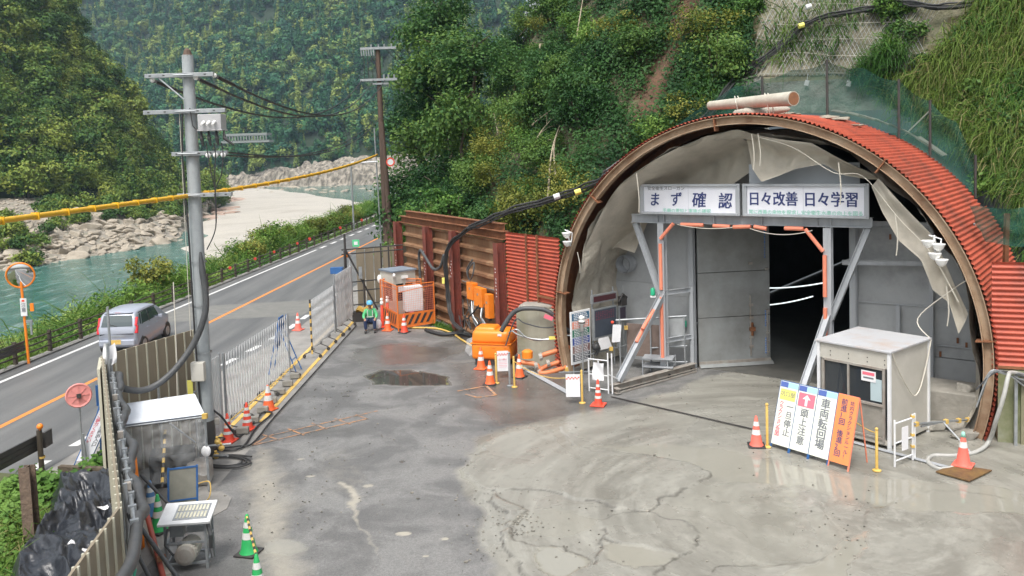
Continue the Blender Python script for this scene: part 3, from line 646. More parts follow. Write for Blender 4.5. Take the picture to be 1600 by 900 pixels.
def bake(name, temps, places, mt, label=None, kind='stuff', seed=3):
    """one object out of many trees that nobody could count"""
    rng = np.random.default_rng(seed); VV = []; FF = []; TT = []; o = 0
    for (p, s) in places:
        V, F, tn = temps[rng.integers(len(temps))]; a = rng.random()*6.283; c, s_ = math.cos(a), math.sin(a)
        Rm = np.array([[c, -s_, 0], [s_, c, 0], [0, 0, 1]]); sz = s*np.array([1, 1, rng.uniform(.85, 1.2)])
        VV.append((V@Rm.T)*sz+np.array(p)); FF.append(F+o); o += len(V); base = rng.random()**2.2*1.15
        TT.append(np.clip(tn*.3+base*1.0, 0, 1.4))
    me = npmesh(name, np.concatenate(VV), np.concatenate(FF), mt, np.concatenate(TT)); ob = link(name, me); return tag(ob, label, None, None, kind)
def surf_bvh(out):
    ns, nt_ = out.shape[:2]; idx = np.arange(ns*nt_).reshape(ns, nt_); F = np.stack([idx[:-1,:-1].ravel(), idx[:-1,1:].ravel(), idx[1:,1:].ravel(), idx[1:,:-1].ravel()], 1)
    return BVHTree.FromPolygons([Vector(v) for v in out.reshape(-1, 3)], [tuple(int(i) for i in f) for f in F])
def scatter(out, spacing, seed, zc=None):
    """jittered points over a lofted surface, roughly evenly spaced in plan"""
    rng = np.random.default_rng(seed); ns, nt_ = out.shape[:2]; P_ = []
    a = out[:-1, :-1]; b_ = out[:-1, 1:]; c = out[1:, :-1]
    ar = np.linalg.norm(np.cross(b_-a, c-a), axis=-1); n = rng.poisson(ar/spacing**2)
    for i, j in zip(*np.nonzero(n)):
        for k in range(n[i, j]):
            s, t = rng.random(2); P_.append(tuple(a[i, j]+(b_[i, j]-a[i, j])*s+(c[i, j]-a[i, j])*t))
    return P_
# ------------------------------------------------------------ far hillside wood
tf = [crown(100+i, [((0,0,5.5), 4.6, .8), ((2.2,1,4.5), 3, .8), ((-2,1.5,4.2), 3.1, .8), ((.3,-2.4,4.4), 3.1, .8)], 330, 1.35, nout=1.4, nr=.22, clump=.16) for i in range(4)]+[conifer(110+i, 14, 3.2, 260, 1.2) for i in range(3)]
pts = scatter(HF, 7.6, 5); rr = random.Random(4); pl = []
for p in pts:
    x, y = PXY(p)
    if -80 < x < 830 and -140 < y < 330: pl.append((p, rr.uniform(.7, 1.45)))

for p in scatter(HF, 6.5, 15):
    x, y = PXY(p)
    if -80 < x < 830 and -140 < y < 330: pl.append(((p[0], p[1], p[2]-2), rr.uniform(.4, .65)))
print('far trees', len(pl))
bake('far_forest', tf, pl, M['leaf_far'], 'blue green wooded mountain slope rising behind the river')
# ------------------------------------------------------------ left hillside: nearest trees are things, the rest one wood
tl_ = [broad(120+i, 6.5, 3.1, 560, .62) for i in range(4)]+[conifer(130+i, 8.5, 2.0, 480, .55) for i in range(1)]
pts = scatter(HL, 3.5, 8); near = []; rest = []
for p in pts:
    x, y = PXY((p[0], p[1], p[2]+4))
    if -50 < x < 400 and -60 < y < 345: near.append((Vector(p).length, p))
near.sort(); print('left hill trees', len(near))
proto = [make_tree(140+i, 'hillside_tree', 'b', 6.5, 2.9, 950, .5, M['leaf_hill'], 'rounded broadleaf tree growing on the steep slope across the river', 'tree', 'trees on the hillside across the river') for i in range(5)]
ce = make_tree(150, 'cedar_tree', 'c', 9, 2.0, 900, .45, M['leaf_hill'], 'pointed conifer growing among the broadleaf trees across the river', 'tree', 'conifers on the hillside across the river')
used = set()
for p in scatter(HL, 2.3, 28): rest.append((p, rr.uniform(.5, .8)))
for i, (d, p) in enumerate(near):
    if i < 290:
        q = 5 if rr.random() < .13 else rr.randrange(5); src = ce if q == 5 else proto[q]
        o = src if q not in used else copy_tree(src); used.add(q); o.location = (p[0], p[1], p[2]-.4); o.rotation_euler = (0, 0, rr.random()*6.28); s = rr.uniform(.8, 1.5); o.scale = (s, s, s*rr.uniform(.8, 1.05))
    else: rest.append((p, rr.uniform(.9, 1.5)))
bake('hillside_wood', tl_, rest, M['leaf_hill'], 'dense green wood covering the upper left slope', seed=5)
# ------------------------------------------------------------ boulders of the left shore
def rockmesh(seed, name='boulder', mt=None, pts=16):
    rn = random.Random(seed); bm = bmesh.new()
    for i in range(pts):
        v = Vector((rn.gauss(0, 1), rn.gauss(0, 1), rn.gauss(0, 1))).normalized()*rn.uniform(.75, 1.1); bm.verts.new((v.x*1.25, v.y, v.z*.7))
    bmesh.ops.convex_hull(bm, input=bm.verts[:]); bmesh.ops.delete(bm, geom=[v for v in bm.verts if not v.link_faces], context='VERTS')
    bmesh.ops.bevel(bm, geom=bm.edges[:], offset=.07, segments=1, affect='EDGES'); me = bpy.data.meshes.new(name); bm.to_mesh(me); bm.free()
    me.materials.append(mt or M['rock']); return me
RM = [rockmesh(i) for i in range(7)]
SB = surf_bvh(SH); k = 0; tries = 0; taken = []; rubble = []
while k < 250 and tries < 9000:
    tries += 1; x = rr.uniform(-30, 345); yb = np.interp(x, [-60,40,100,170,240,285,320], [432,424,411,401,387,377,336]); yt = np.interp(x, [-60,60,150,230,300,345], [365,345,325,318,312,308])
    y = rr.uniform(yt, yb)
    h, n_ = HIT(x, y, 0, SB)
    if h is None: continue
    s = rr.uniform(.55, 1.25)*(1.9 if rr.random() < .09 else 1)
    if any((h.x-t[0])**2+(h.y-t[1])**2 < (.62*(s+t[2]))**2 for t in taken): continue
    taken.append((h.x, h.y, s)); o = link('boulder', RM[rr.randrange(7)], loc=h+Vector((0,0,s*.15)))
    o.scale = (s*1.15, s*1.15, s*rr.uniform(.8, 1.2)); o.rotation_euler = (rr.uniform(-.4, .4), rr.uniform(-.4, .4), rr.random()*6.28)
    tag(o, 'pale angular boulder lying on the rocky far bank of the river', 'boulder', 'boulders on the far river bank'); k += 1
print('boulders', k)
rt = []
for i in range(4):
    me = RM[i]; rt.append((np.array([tuple(v.co) for v in me.vertices]), [tuple(p.vertices) for p in me.polygons]))
VV = []; FF = []; o_ = 0
for i in range(2300):
    x = rr.uniform(-40, 350); y = rr.uniform(306, 436); h, n_ = HIT(x, y, 0, SB)
    if h is None: continue
    V, Fp = rt[rr.randrange(4)]; a = rr.random()*6.28; s = rr.uniform(.16, .5); Rm = np.array([[math.cos(a), -math.sin(a), 0], [math.sin(a), math.cos(a), 0], [0, 0, 1]])
    VV.append((V@Rm.T)*s+np.array(h)); FF += [tuple(q+o_ for q in f) for f in Fp]; o_ += len(V)
me = bpy.data.meshes.new('rubble'); me.from_pydata(np.concatenate(VV).tolist(), [], FF); me.materials.append(M['rock']); tag(link('rubble', me), 'loose pale stones between the boulders', None, None, 'stuff')
# ruddy slabs where the bank meets the sandbar
M['rockred'] = mat('ruddy_rock', (.44,.33,.27), .85, (.26,.18,.14), .8, .2, 0, bump=1, bsc=3)
RR = [rockmesh(20+i, 'boulder', M['rockred']) for i in range(3)]; n0 = 0
for i in range(26):
    x = rr.uniform(300, 372); y = rr.uniform(306, 345); p = G(x, y, -7.9)
    if p.y > 330: continue
    o = link('boulder', RR[i % 3], loc=p); s = rr.uniform(1.0, 2.4)*p.y/220; o.scale = (s*1.6, s, s*.6); o.rotation_euler = (rr.uniform(-.2, .2), 0, rr.random()*6.28)
    tag(o, 'ruddy flat rock at the upstream tip of the sandbar', 'boulder', 'ruddy rocks at the tip of the sandbar')
# far shore pale stones
for i in range(34):
    x = rr.uniform(375, 640); p = G(x, rr.uniform(290, 303), -8.3)
    if p.y > 455: p = G(x, 300, -8.3)
    o = link('boulder', RM[i % 7], loc=(p.x, min(p.y, 432), -8)); s = rr.uniform(.9, 2.2); o.scale = (s*1.3, s, s*.8); o.rotation_euler = (0, 0, rr.random()*6.28)
    tag(o, 'pale stone at the foot of the rock face beyond the sandbar', 'boulder', 'stones below the far rock face')
# shrubs on the shore rocks
def shrub(seed, name, r, h, n, size, mt, label, group, cat='shrub', nl=6, asp=.6):
    rng = np.random.default_rng(seed); L = [((0, 0, h*.45), r*.65, h/r*.5)]
    for i in range(nl):
        a = rng.random()*6.28; q = r*rng.uniform(.35, .7); L.append(((math.cos(a)*q, math.sin(a)*q, h*rng.uniform(.3, .8)), r*rng.uniform(.28, .5), .8))
    t = T(name, label, cat, (0,0,0), 0, group); V, F, tn = crown(seed, L, n, size, asp, 16, .3); link('foliage', npmesh('foliage', V, F, mt, tn), t)
    b = MB(); rn = random.Random(seed)
    for i in range(6):
        a = rn.random()*6.28; b.tube([(0,0,-.3), (math.cos(a)*r*.25, math.sin(a)*r*.25, h*.35), (math.cos(a)*r*.5, math.sin(a)*r*.5, h*.75)], [.05*h/2, .03*h/2, .012*h/2], 5)
    b.build('stem', M['bark'], t, world=False); return t
def place_many(protos, spots, rn=rr, smin=.7, smax=1.2):
    first = set()
    for i, p in enumerate(spots):
        q = rn.randrange(len(protos)); o = protos[q] if q not in first else copy_tree(protos[q]); first.add(q)
        o.location = p; o.rotation_euler = (0, 0, rn.random()*6.28); s = rn.uniform(smin, smax); o.scale = (s, s, s*rn.uniform(.85, 1.2))
    for q in range(len(protos)):
        if q not in first: bpy.data.objects.remove(protos[q])
sp = [shrub(200+i, 'shore_shrub', 2.2, 2.6, 700, .42, M['leaf_hill'], 'low green bush growing among the boulders across the river', 'bushes among the boulders') for i in range(3)]
spots = []
for i in range(95):
    x = rr.uniform(-30, 330); y = np.interp(x, [0,60,150,230,300], [350,352,328,322,318])+rr.uniform(-26, 22)+(rr.uniform(0, 45) if x < 70 else 0); h, n_ = HIT(x, y, 0, SB)
    if h: spots.append(h-Vector((0,0,.2)))
place_many(sp, spots)
# ------------------------------------------------------------ shrubs between the road and the river
rb = surf_bvh(NB); spots = []
def zbank(x, y):
    h = rb.ray_cast(Vector((x, y, 5)), Vector((0, 0, -1))); return h[0].z if h[0] else 0
for i in range(90):
    y = 33+85*(i/90)**1.15+rr.uniform(-.5, .5); x = -18.9-rr.uniform(0, 5.5)+max(0, y-50)*.035
    if y < 37: x -= 1.2
    spots.append((x, y, zbank(x, y)-.15))
rp = [shrub(220+i, 'riverside_shrub', 1.5, 2.3, 1700, .18, M['leaf_river'], 'bright leafy shrub growing between the guard fence and the river', 'shrubs along the river side of the road', asp=.35) for i in range(5)]
place_many(rp, spots, smin=.55, smax=1.1)
spots = [(-18.6-rr.random()*2+max(0, y-50)*.035, y, -.3) for y in [rr.uniform(40, 100) for _ in range(12)]]
ro = [shrub(230+i, 'olive_shrub', 1.1, 1.5, 1300, .16, M['leaf_olive'], 'dull yellowish shrub behind the guard fence', 'yellowish shrubs behind the guard fence') for i in range(2)]
place_many(ro, spots)
# lower bank growth that hides the near water's edge
def leafstuff(name, C, N, size, mt, label, asp=.6, seed=1, scl=1.2, var=.5):
    rng = np.random.default_rng(seed); C = np.array(C); V, F = leaves(C, np.array(N), size, asp, rng, var)
    tn = np.clip(vnoise(C[:, 0]+C[:, 2], C[:, 1], scl, seed)*1.9-.5+rng.random(len(C))*.35, 0, 1.2)
    return tag(link(name, npmesh(name, V, F, mt, tn)), label, None, None, 'stuff')
C = []; N = []
for i in range(16000):
    y = rr.uniform(24, 112); x = -17.9-abs(rr.gauss(0, 1))*3.0; C.append((x, y, zbank(x, y)+rr.uniform(0, .35))); N.append((rr.gauss(0, .5), rr.gauss(0, .5)-.3, 1))
leafstuff('bank_undergrowth', C, N, .20, M['leaf_river'], 'low green growth on the slope below the guard fence', .4, 3)
def blades(name, base, nrm, length, width, mt, label, seed=2, droop=1.0, lean=.5, scl=1.0):
    rng = np.random.default_rng(seed); B = np.array(base); n = len(B); Nn = np.array(nrm); Nn = Nn/np.linalg.norm(Nn, axis=1, keepdims=True)
    up = np.array([0, 0, 1.]); d = Nn*lean+up*.8+rng.normal(size=(n, 3))*.5; d /= np.linalg.norm(d, axis=1, keepdims=True)
    L = length*rng.uniform(.3, 1.5, n)[:, None]; side = np.cross(d, rng.normal(size=(n, 3))); side /= np.linalg.norm(side, axis=1, keepdims=True); W_ = width*rng.uniform(.6, 1.4, n)[:, None]
    P0 = B; P1 = B+d*L*.4; out = Nn*np.array([1, 1, 0]); P2 = P1+d*L*.2+out*L*.28-up*L*.12*droop; jit = rng.normal(size=(n, 3))*.16; P2 = P2+jit*L; P3 = P2+out*L*.1-up*L*.38*droop+jit*L*1.2
    V = np.stack([P0-side*W_, P0+side*W_, P1+side*W_, P1-side*W_, P2+side*W_*.8, P2-side*W_*.8, P3+side*W_*.15, P3-side*W_*.15], 1).reshape(-1, 3)
    i0 = np.arange(n)[:, None]*8; F = np.concatenate([i0+np.array([[0,1,2,3]]), i0+np.array([[3,2,4,5]]), i0+np.array([[5,4,6,7]])])
    t = np.clip(vnoise(B[:, 0]+B[:, 1]*.3, B[:, 2]+B[:, 1]*.3, scl, seed)*2.2-.65+rng.random(n)*.4, 0, 1.2)
    return tag(link(name, npmesh(name, V, F, mt, np.tile(t, 3))), label, None, None, 'stuff')
B_ = []; N_ = []
for i in range(9000):
    y = 34+rr.random()**1.2*84; x = -18.6-abs(rr.gauss(0, 2.2))+max(0, y-50)*.035; B_.append((x, y, zbank(x, y))); N_.append((rr.gauss(0, 1), rr.gauss(0, 1), .3))
blades('tall_grass', B_, N_, 1.9, .022, M['grass'], 'tall light green grass among the riverside shrubs', 15, .6, .25)
B_ = []; N_ = []
for i in range(9000):
    y = 24+rr.random()**1.3*80; x = ox(y)-4.15-abs(rr.gauss(0, .5)); B_.append((x, y, .0)); N_.append((rr.gauss(0, 1), rr.gauss(0, 1), .3))
blades('verge_grass', B_, N_, .38, .018, M['grass'], 'green grass along the foot of the guard fence', 5, 1, .3)
# ------------------------------------------------------------ cliff vegetation
def clear(x, y):
    for pg in (NETP, GULP, GREYP):
        if pg1(x, y, pg) > (-26 if pg is GULP else -16): return False
    return True
C = []; N = []
while len(C) < 92000:
    x = rr.uniform(560, 1180); y = rr.uniform(-30, 420)
    if x > 1000 and y > 250: continue
    if pg1(x, y, GULP) > rr.uniform(-4, 14): continue
    if noise.noise(Vector((x/38, y/30, 7))) < -.16: continue
    h, n_ = HIT(x, y)
    if h is None or h.y > 120: continue
    for k in range(4):
        q = h+n_*abs(rr.gauss(0, .22))+Vector((rr.gauss(0, .3), rr.gauss(0, .3), rr.gauss(0, .3))); C.append(tuple(q)); N.append((n_.x+rr.gauss(0, .5), n_.y+rr.gauss(0, .5), n_.z+.4+rr.gauss(0, .4)))
leafstuff('cliff_undergrowth', C, N, .145, M['leaf_dark'], 'dark green undergrowth and ivy covering the cliff left of the tunnel', .55, 6, 1.7)
def ordinal_labels(objs, what, where, cat_group, maxn=10):
    W_ = ['first','second','third','fourth','fifth','sixth','seventh','eighth','ninth','tenth','eleventh','twelfth']; objs = sorted(objs, key=lambda o: PXY(o.location)[0])
    for i, o in enumerate(objs):
        if len(objs) == 1: o['label'] = '%s%s' % (what, where)
        elif i < len(W_): o['label'] = '%s%s, %s from the left' % (what, where, W_[i])
        else: o['label'] = '%s%s, %s from the right' % (what, where, W_[min(len(objs)-1-i, 11)])
        o['group'] = cat_group
pc = [shrub(300+i, 'cliff_bush', 1.7, 2.4, 5400, .125, M['leaf_dark'], 'dark glossy bush growing out of the cliff left of the tunnel', 'dark bushes on the cliff', nl=8) for i in range(5)]
pb = [shrub(310+i, 'bright_bush', 1.3, 1.6, 3400, .135, M['leaf_bright'], 'lighter green bush on the cliff left of the tunnel', 'light green bushes on the cliff', nl=6, asp=.4) for i in range(3)]
po = [shrub(320+i, 'olive_bush', 1.5, 1.7, 3000, .11, M['leaf_olive'], 'yellowish straggly bush on the cliff left of the tunnel', 'yellowish bushes on the cliff', nl=6) for i in range(2)]
sd_, sb_, so_ = [], [], []; tk = []
for i in range(1500):
    x = rr.uniform(640, 1175); y = rr.uniform(-20, 375)
    if not clear(x, y) or (x > 960 and y > 300): continue
    h, n_ = HIT(x, y)
    if h is None or h.y > 90: continue
    if any((h-t).length < 1.55 for t in tk) or noise.noise(Vector((x/70, y/60, 2))) < -.33: continue
    tk.append(h); v = vnoise(np.array([x/60.]), np.array([y/60.]), 1.0, 77)[0]
    u_ = rr.random(); low = y > 230 or x > 1060
    (sb_ if u_ < (.42 if low else .28) else so_ if u_ < (.68 if low else .48) else sd_).append(h-Vector((0,0,.5))+n_*.1)
place_many(pc, sd_, smin=.7, smax=1.15); place_many(pb, sb_, smin=.6, smax=1.1); place_many(po, so_, smin=.6, smax=1.1)
print('cliff bushes', len(sd_), len(sb_), len(so_))
def grid_labels(nm, what, xb, yb, grp):
    al = [o for o in col.objects if o.name.split('.')[0] == nm and 'label' in o]
    for bn, y0, y1 in yb:
        for cn, xa, xb_ in xb:
            sel = [o for o in al if y0 <= PXY(o.location)[1] < y1 and xa <= PXY(o.location)[0] < xb_]
            if sel: ordinal_labels(sel, what, ', '+bn+' '+cn, grp)
XB = [('left of the mirror', -900, 45), ('right of the mirror', 45, 110), ('above the car', 110, 180), ('between car and pole', 180, 255), ('around the grey pole', 255, 310), ('right of the grey pole', 310, 335), ('by the sandbar', 335, 400), ('beyond the sandbar', 400, 2000)]
grid_labels('boulder', 'boulder', XB, [('top of far bank', -999, 335), ('upper far bank', 335, 352), ('middle far bank', 352, 370), ('lower far bank', 370, 388), ('near the waterline', 388, 2000)], 'boulders on the far river bank')
ordinal_labels([o for o in col.objects if o.name.split('.')[0] == 'boulder' and o.location.y > 390], 'pale stone', ' below the far rock face', 'stones below the far rock face')
grid_labels('shore_shrub', 'low bush on the boulders', XB, [('upper row', -999, 335), ('lower row', 335, 999)], 'bushes among the boulders')
for a_, b_, g_ in (('hillside_tree', 'rounded far bank tree', 'trees on the hillside across the river'), ('cedar_tree', 'pointed far bank conifer', 'conifers on the hillside across the river')):
    grid_labels(a_, b_, XB, [('top row', -999, 60), ('upper slope', 60, 150), ('mid slope', 150, 220), ('low slope', 220, 265), ('foot of slope', 265, 2000)], g_)
XR = [('left of the car', -900, 150), ('behind the car', 150, 230), ('left of the grey pole', 230, 300), ('just right of the pole', 300, 380), ('below the sandbar', 380, 450), ('before the road post', 450, 541), ('beyond the road post', 541, 3000)]
grid_labels('riverside_shrub', 'leafy roadside shrub', XR, [('back row', -999, 400), ('front row', 400, 3000)], 'shrubs along the river side of the road')
grid_labels('olive_shrub', 'dull yellowish shrub', XR, [('behind the fence', -999, 3000)], 'yellowish shrubs behind the guard fence')
bands = [(', top of the cliff', -100, 60), (', upper cliff', 60, 130), (', mid cliff', 130, 200), (', low cliff', 200, 270), (', cliff foot', 270, 600)]
cols_ = [('above the far pole', 0, 760), ('above the pile wall', 760, 900), ('beside the bare gully', 900, 1040), ('near the rope net', 1040, 1700)]
for nm_, wh, gr_ in (('cliff_bush', 'dark bush', 'dark bushes on the cliff'), ('bright_bush', 'light green bush', 'light green bushes on the cliff'), ('olive_bush', 'yellowish bush', 'yellowish bushes on the cliff')):
    al = [o for o in col.objects if o.name.split('.')[0] == nm_]
    for bn, y0, y1 in bands:
        for cn, xa, xb in cols_:
            sel = [o for o in al if y0 <= PXY(o.location)[1] < y1 and xa <= PXY(o.location)[0] < xb]
            if sel: ordinal_labels(sel, wh, bn+' '+cn, gr_)
ct = [make_tree(340+i, 'cliff_tree', 'b', 6.5, 2.6, 4200, .26, M['leaf_dark'], 'dark evergreen tree leaning out from the cliff behind the far pole', 'tree', 'evergreen trees at the far end of the cliff') for i in range(3)]
spots = []
for x, y, d in [(650,330,62),(655,290,60),(648,250,62),(660,200,64),(655,150,66),(668,95,66),(672,40,66),(690,0,64),(700,120,58),(705,60,58),(700,210,56),(690,280,54),(690,340,50),(640,370,66),(735,30,54),(720,150,52)]:
    p = P(x, y, d); spots.append(p-Vector((0,0,5.4)))
place_many(ct, spots, smin=.85, smax=1.15)
grid_labels('cliff_tree', 'dark evergreen tree behind the far pole', [('', -999, 3000)], [('crown high', -999, 230), ('crown low', 230, 3000)], 'evergreen trees at the far end of the cliff')
ft = [shrub(350+i, 'sapling', 1.1, 3.2, 2600, .16, M['leaf_bright'], 'fresh green sapling growing behind the far end of the sheet pile wall', 'saplings behind the far end of the sheet pile wall') for i in range(2)]
place_many(ft, [P(x, y, d)-Vector((0,0,2.2)) for x, y, d in [(650,345,44),(675,330,42),(700,318,41),(640,400,46),(622,395,47),(615,430,45)]], smin=.9, smax=1.1)
# hanging grass right of and above the portal
B_ = []; N_ = []; B2 = []; N2 = []
GP = [(1405,150),(1460,120),(1520,60),(1560,-20),(1680,-20),(1680,480),(1500,420),(1480,260),(1430,190)]
while len(B_) < 42000:
    x = rr.uniform(1370, 1660); y = rr.uniform(-20, 470)
    if pg1(x, y, GP) < rr.uniform(-25, 5): continue
    h, n_ = HIT(x, y)
    if h is None or h.y < 12: continue
    for k in range(3):
        q = h+Vector((rr.gauss(0, .12), rr.gauss(0, .12), rr.gauss(0, .12))); (B2 if rr.random() < .1 else B_).append(tuple(q)); (N2 if len(B2) > len(N2) else N_).append(tuple(n_))
blades('hanging_grass', B_, N_, .7, .014, M['grass'], 'long green grass hanging down the slope right of the tunnel', 7, 1.3, .6, .9)
blades('dry_hanging_grass', B2, N2, .8, .009, M['grassdry'], 'pale dry grass stalks hanging among the green grass', 8, 1.4, .6, .9)
C = []; N = []
while len(C) < 30000:
    x = rr.uniform(1370, 1660); y = rr.uniform(-20, 470)
    if pg1(x, y, GP) < rr.uniform(-20, 5) or noise.noise(Vector((x/45, y/45, 3))) < -.12: continue
    h, n_ = HIT(x, y)
    if h is None or h.y < 12: continue
    C.append(tuple(h+n_*rr.uniform(.1, .45)+Vector((rr.gauss(0,.15), rr.gauss(0,.15), rr.gauss(0,.15))))); N.append((n_.x+rr.gauss(0,.5), n_.y+rr.gauss(0,.5), .7))
leafstuff('slope_leaves', C, N, .13, M['leaf_dark'], 'small leaved creepers among the hanging grass right of the tunnel', .5, 12, .8)
B_ = []; N_ = []
for pg, cnt in (([(1180,-10),(1150,120),(1110,170),(1060,170),(1120,60),(1150,-10)], 3200), ([(1250,-10),(1210,30),(1180,90),(1220,110),(1300,100),(1350,40),(1360,-10)], 700), ([(1420,90),(1385,130),(1330,125),(1390,60)], 1000)):
    n1 = 0
    while n1 < cnt:
        x = rr.uniform(1040, 1430); y = rr.uniform(-10, 190)
        if pg1(x, y, pg) < 0: continue
        n1 += 1; h, n_ = HIT(x, y)
        if h is None: continue
        B_.append(tuple(h)); N_.append(tuple(n_))
blades('slope_grass', B_, N_, .7, .014, M['grass'], 'yellow green grass tufts on the rock slope above the tunnel', 9, 1.1, .5, .8)
lb = [shrub(360+i, 'vine_clump', 1.0, 1.2, 2000, .13, M[['leaf_bright','leaf_dark'][i]], 'broad leaved vine clump hanging above the right side of the tunnel arch', 'vine clumps right of the tunnel', asp=.7) for i in range(2)]
place_many(lb, [HIT(x, y)[0]-Vector((0,0,.5)) for x, y in [(1400,20),(1420,50),(1440,85),(1410,140),(1440,160),(1400,175),(1480,190),(1500,250),(1560,350),(1580,120),(1520,320),(1395,10),(1520,100),(1545,200),(1590,250),(1575,60),(1530,160),(1490,130),(1585,330),(1550,280),(1600,180),(1540,20)] if HIT(x, y)[0]], smin=.5, smax=.95)
grid_labels('vine_clump', 'leafy clump right of the arch', [('', -999, 5000)], [('high on the slope', -999, 150), ('low on the slope', 150, 3000)], 'vine clumps right of the tunnel')
grid_labels('sapling', 'fresh green sapling behind the pile wall', [('', -999, 5000)], [('far end', -999, 3000)], 'saplings behind the far end of the sheet pile wall')
# bare branches
def branch(pix, r, off=.9):
    pts = []
    for x, y in pix:
        h, n_ = HIT(x, y, off)
        if h is not None: pts.append(h)
    if len(pts) < 2: return
    b = MB(); pts = catmull(pts, 5); N = len(pts); b.tube(pts, [r*(1-.7*i/N) for i in range(N)], 6)
    for i in range(3, N-1, 3):
        p = pts[i]; q = p+Vector((rr.gauss(0, .4), rr.gauss(0, .2), rr.uniform(-.1, .7))); b.tube([p, p.lerp(q, .5)+Vector((0,0,.1)), q], [r*.35, r*.25, r*.08], 4)
    tag(b.build('bare_branch', M['dry']), 'pale bare branch sticking out of the bushes on the cliff', 'branch', 'bare branches on the cliff')
for pix, r in [([(862,80),(864,140),(862,165)], .05), ([(838,0),(838,50),(826,62)], .05), ([(850,165),(862,180),(840,185)], .05), ([(852,240),(870,215),(890,180)], .05), ([(850,215),(865,195),(895,165)], .045), ([(895,290),(890,240),(905,190)], .05), ([(930,60),(931,0)], .04), ([(640,150),(668,190),(700,250),(715,280)], .06), ([(660,210),(680,230),(705,262)], .05), ([(735,190),(760,175),(790,190),(800,215)], .05), ([(880,330),(885,260),(905,200)], .05), ([(765,0),(770,30),(785,70),(800,90)], .06)]: branch(pix, r)
# ------------------------------------------------------------ tunnel, portal and its walls
def arc(t, r): return (r*math.cos(t), PZ+r*math.sin(t))
T0, T1 = -.30, math.pi+.30
tun = T('tunnel_portal', 'round steel arched tunnel mouth with rusty rib and red corrugated roof', 'tunnel', PM@Vector((0,0,0)))
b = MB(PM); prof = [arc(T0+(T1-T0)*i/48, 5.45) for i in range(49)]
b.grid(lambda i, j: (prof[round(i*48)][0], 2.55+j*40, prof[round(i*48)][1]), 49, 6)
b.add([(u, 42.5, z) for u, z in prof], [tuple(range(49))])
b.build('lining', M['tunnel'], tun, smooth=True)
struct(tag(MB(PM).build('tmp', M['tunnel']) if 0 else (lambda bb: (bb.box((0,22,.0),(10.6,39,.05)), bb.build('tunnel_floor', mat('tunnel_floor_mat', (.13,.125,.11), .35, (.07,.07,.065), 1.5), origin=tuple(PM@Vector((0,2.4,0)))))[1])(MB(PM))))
# shotcrete collar between portal and bulkhead
def collar(i, j):
    t = T0+(T1-T0)*i; r = 5.64-.22*j*(math.sin(t) < .75); z = noise.noise(Vector((t*4, j*2.5, 0)))*.30+noise.noise(Vector((t*11, j*7, 3)))*.10
    r -= max(0, z+.12)*(1 if math.cos(t) < .2 else .7); u, zz = arc(t, r); return (u, .25+j*2.35, max(zz, -.02))
b = MB(PM); b.grid(collar, 120, 22); b.build('shotcrete_collar', M['shot'], tun, smooth=True)
# main rib : I section, two flanges and web
b = MB(PM)
def ribring(b, r0, r1, d0, d1, ta=T0, tb=T1, n=72, mi=None):
    for i in range(n):
        a, c = ta+(tb-ta)*i/n, ta+(tb-ta)*(i+1)/n; vs = []
        for t in (a, c):
            for r, d in ((r0, d0), (r1, d0), (r1, d1), (r0, d1)): u, z = arc(t, r); vs.append((u, d, z))
        b.add(vs, [(0,1,5,4),(1,2,6,5),(2,3,7,6),(3,0,4,7)], mi)
ribring(b, 5.93, 5.95, -.10, .16); ribring(b, 5.73, 5.75, -.09, .14); ribring(b, 5.74, 5.94, .02, .045)
b.build('rib', M['ribsteel'], tun)
for t in (R(6), R(52), R(96), R(140), R(172)):
    b = MB(PM); u, z = arc(t, 5.60); u2, z2 = arc(t, 6.0); b.bar((u, .02, z), (u2, .02, z2), .26, .03, (math.sin(t)*-1, 0, math.cos(t))); b.build('splice_plate', M['rust'], tun)
for dd_ in (1.3, 2.6, 3.9):
    b = MB(PM); ribring(b, 5.72, 5.93, dd_, dd_+.12, n=40); b.build('inner_rib', M['rust'], tun)
# corrugated outer sheet, ridges along the tunnel
def corr_arc(b, r, d0, d1, ta, tb, pitch=.118, amp=.026, nd=2, th=.004):
    n = int((tb-ta)*r/pitch)*6; vs = []
    def fn(i, j):
        t = ta+(tb-ta)*i; rr_ = r+amp*math.cos(i*n/6*2*math.pi); u, z = arc(t, rr_); return (u, d0+(d1-d0)*j, z)
    b.grid(fn, n+1, nd)
for (ta, tb, d0, d1) in ((T0, R(33), -.12, 5.2), (R(33), R(62), -.12, 4.6), (R(62), R(93), -.12, 4.2), (R(93), R(128), -.12, 3.9), (R(128), T1, -.12, 3.4)):
    b = MB(PM); corr_arc(b, 5.99+(.006 if ta > 1 else 0), d0, d1, ta, tb); b.build('corrugated_sheet', M['redsheet'], tun, smooth=True)
# inside skin under the sheet so the roof reads as a roof from within
b = MB(PM); b.grid(lambda i, j: (arc(T0+(T1-T0)*i, 5.955)[0], -.1+j*2.6, arc(T0+(T1-T0)*i, 5.955)[1]), 60, 3); b.build('under_sheet', M['rust'], tun, smooth=True)
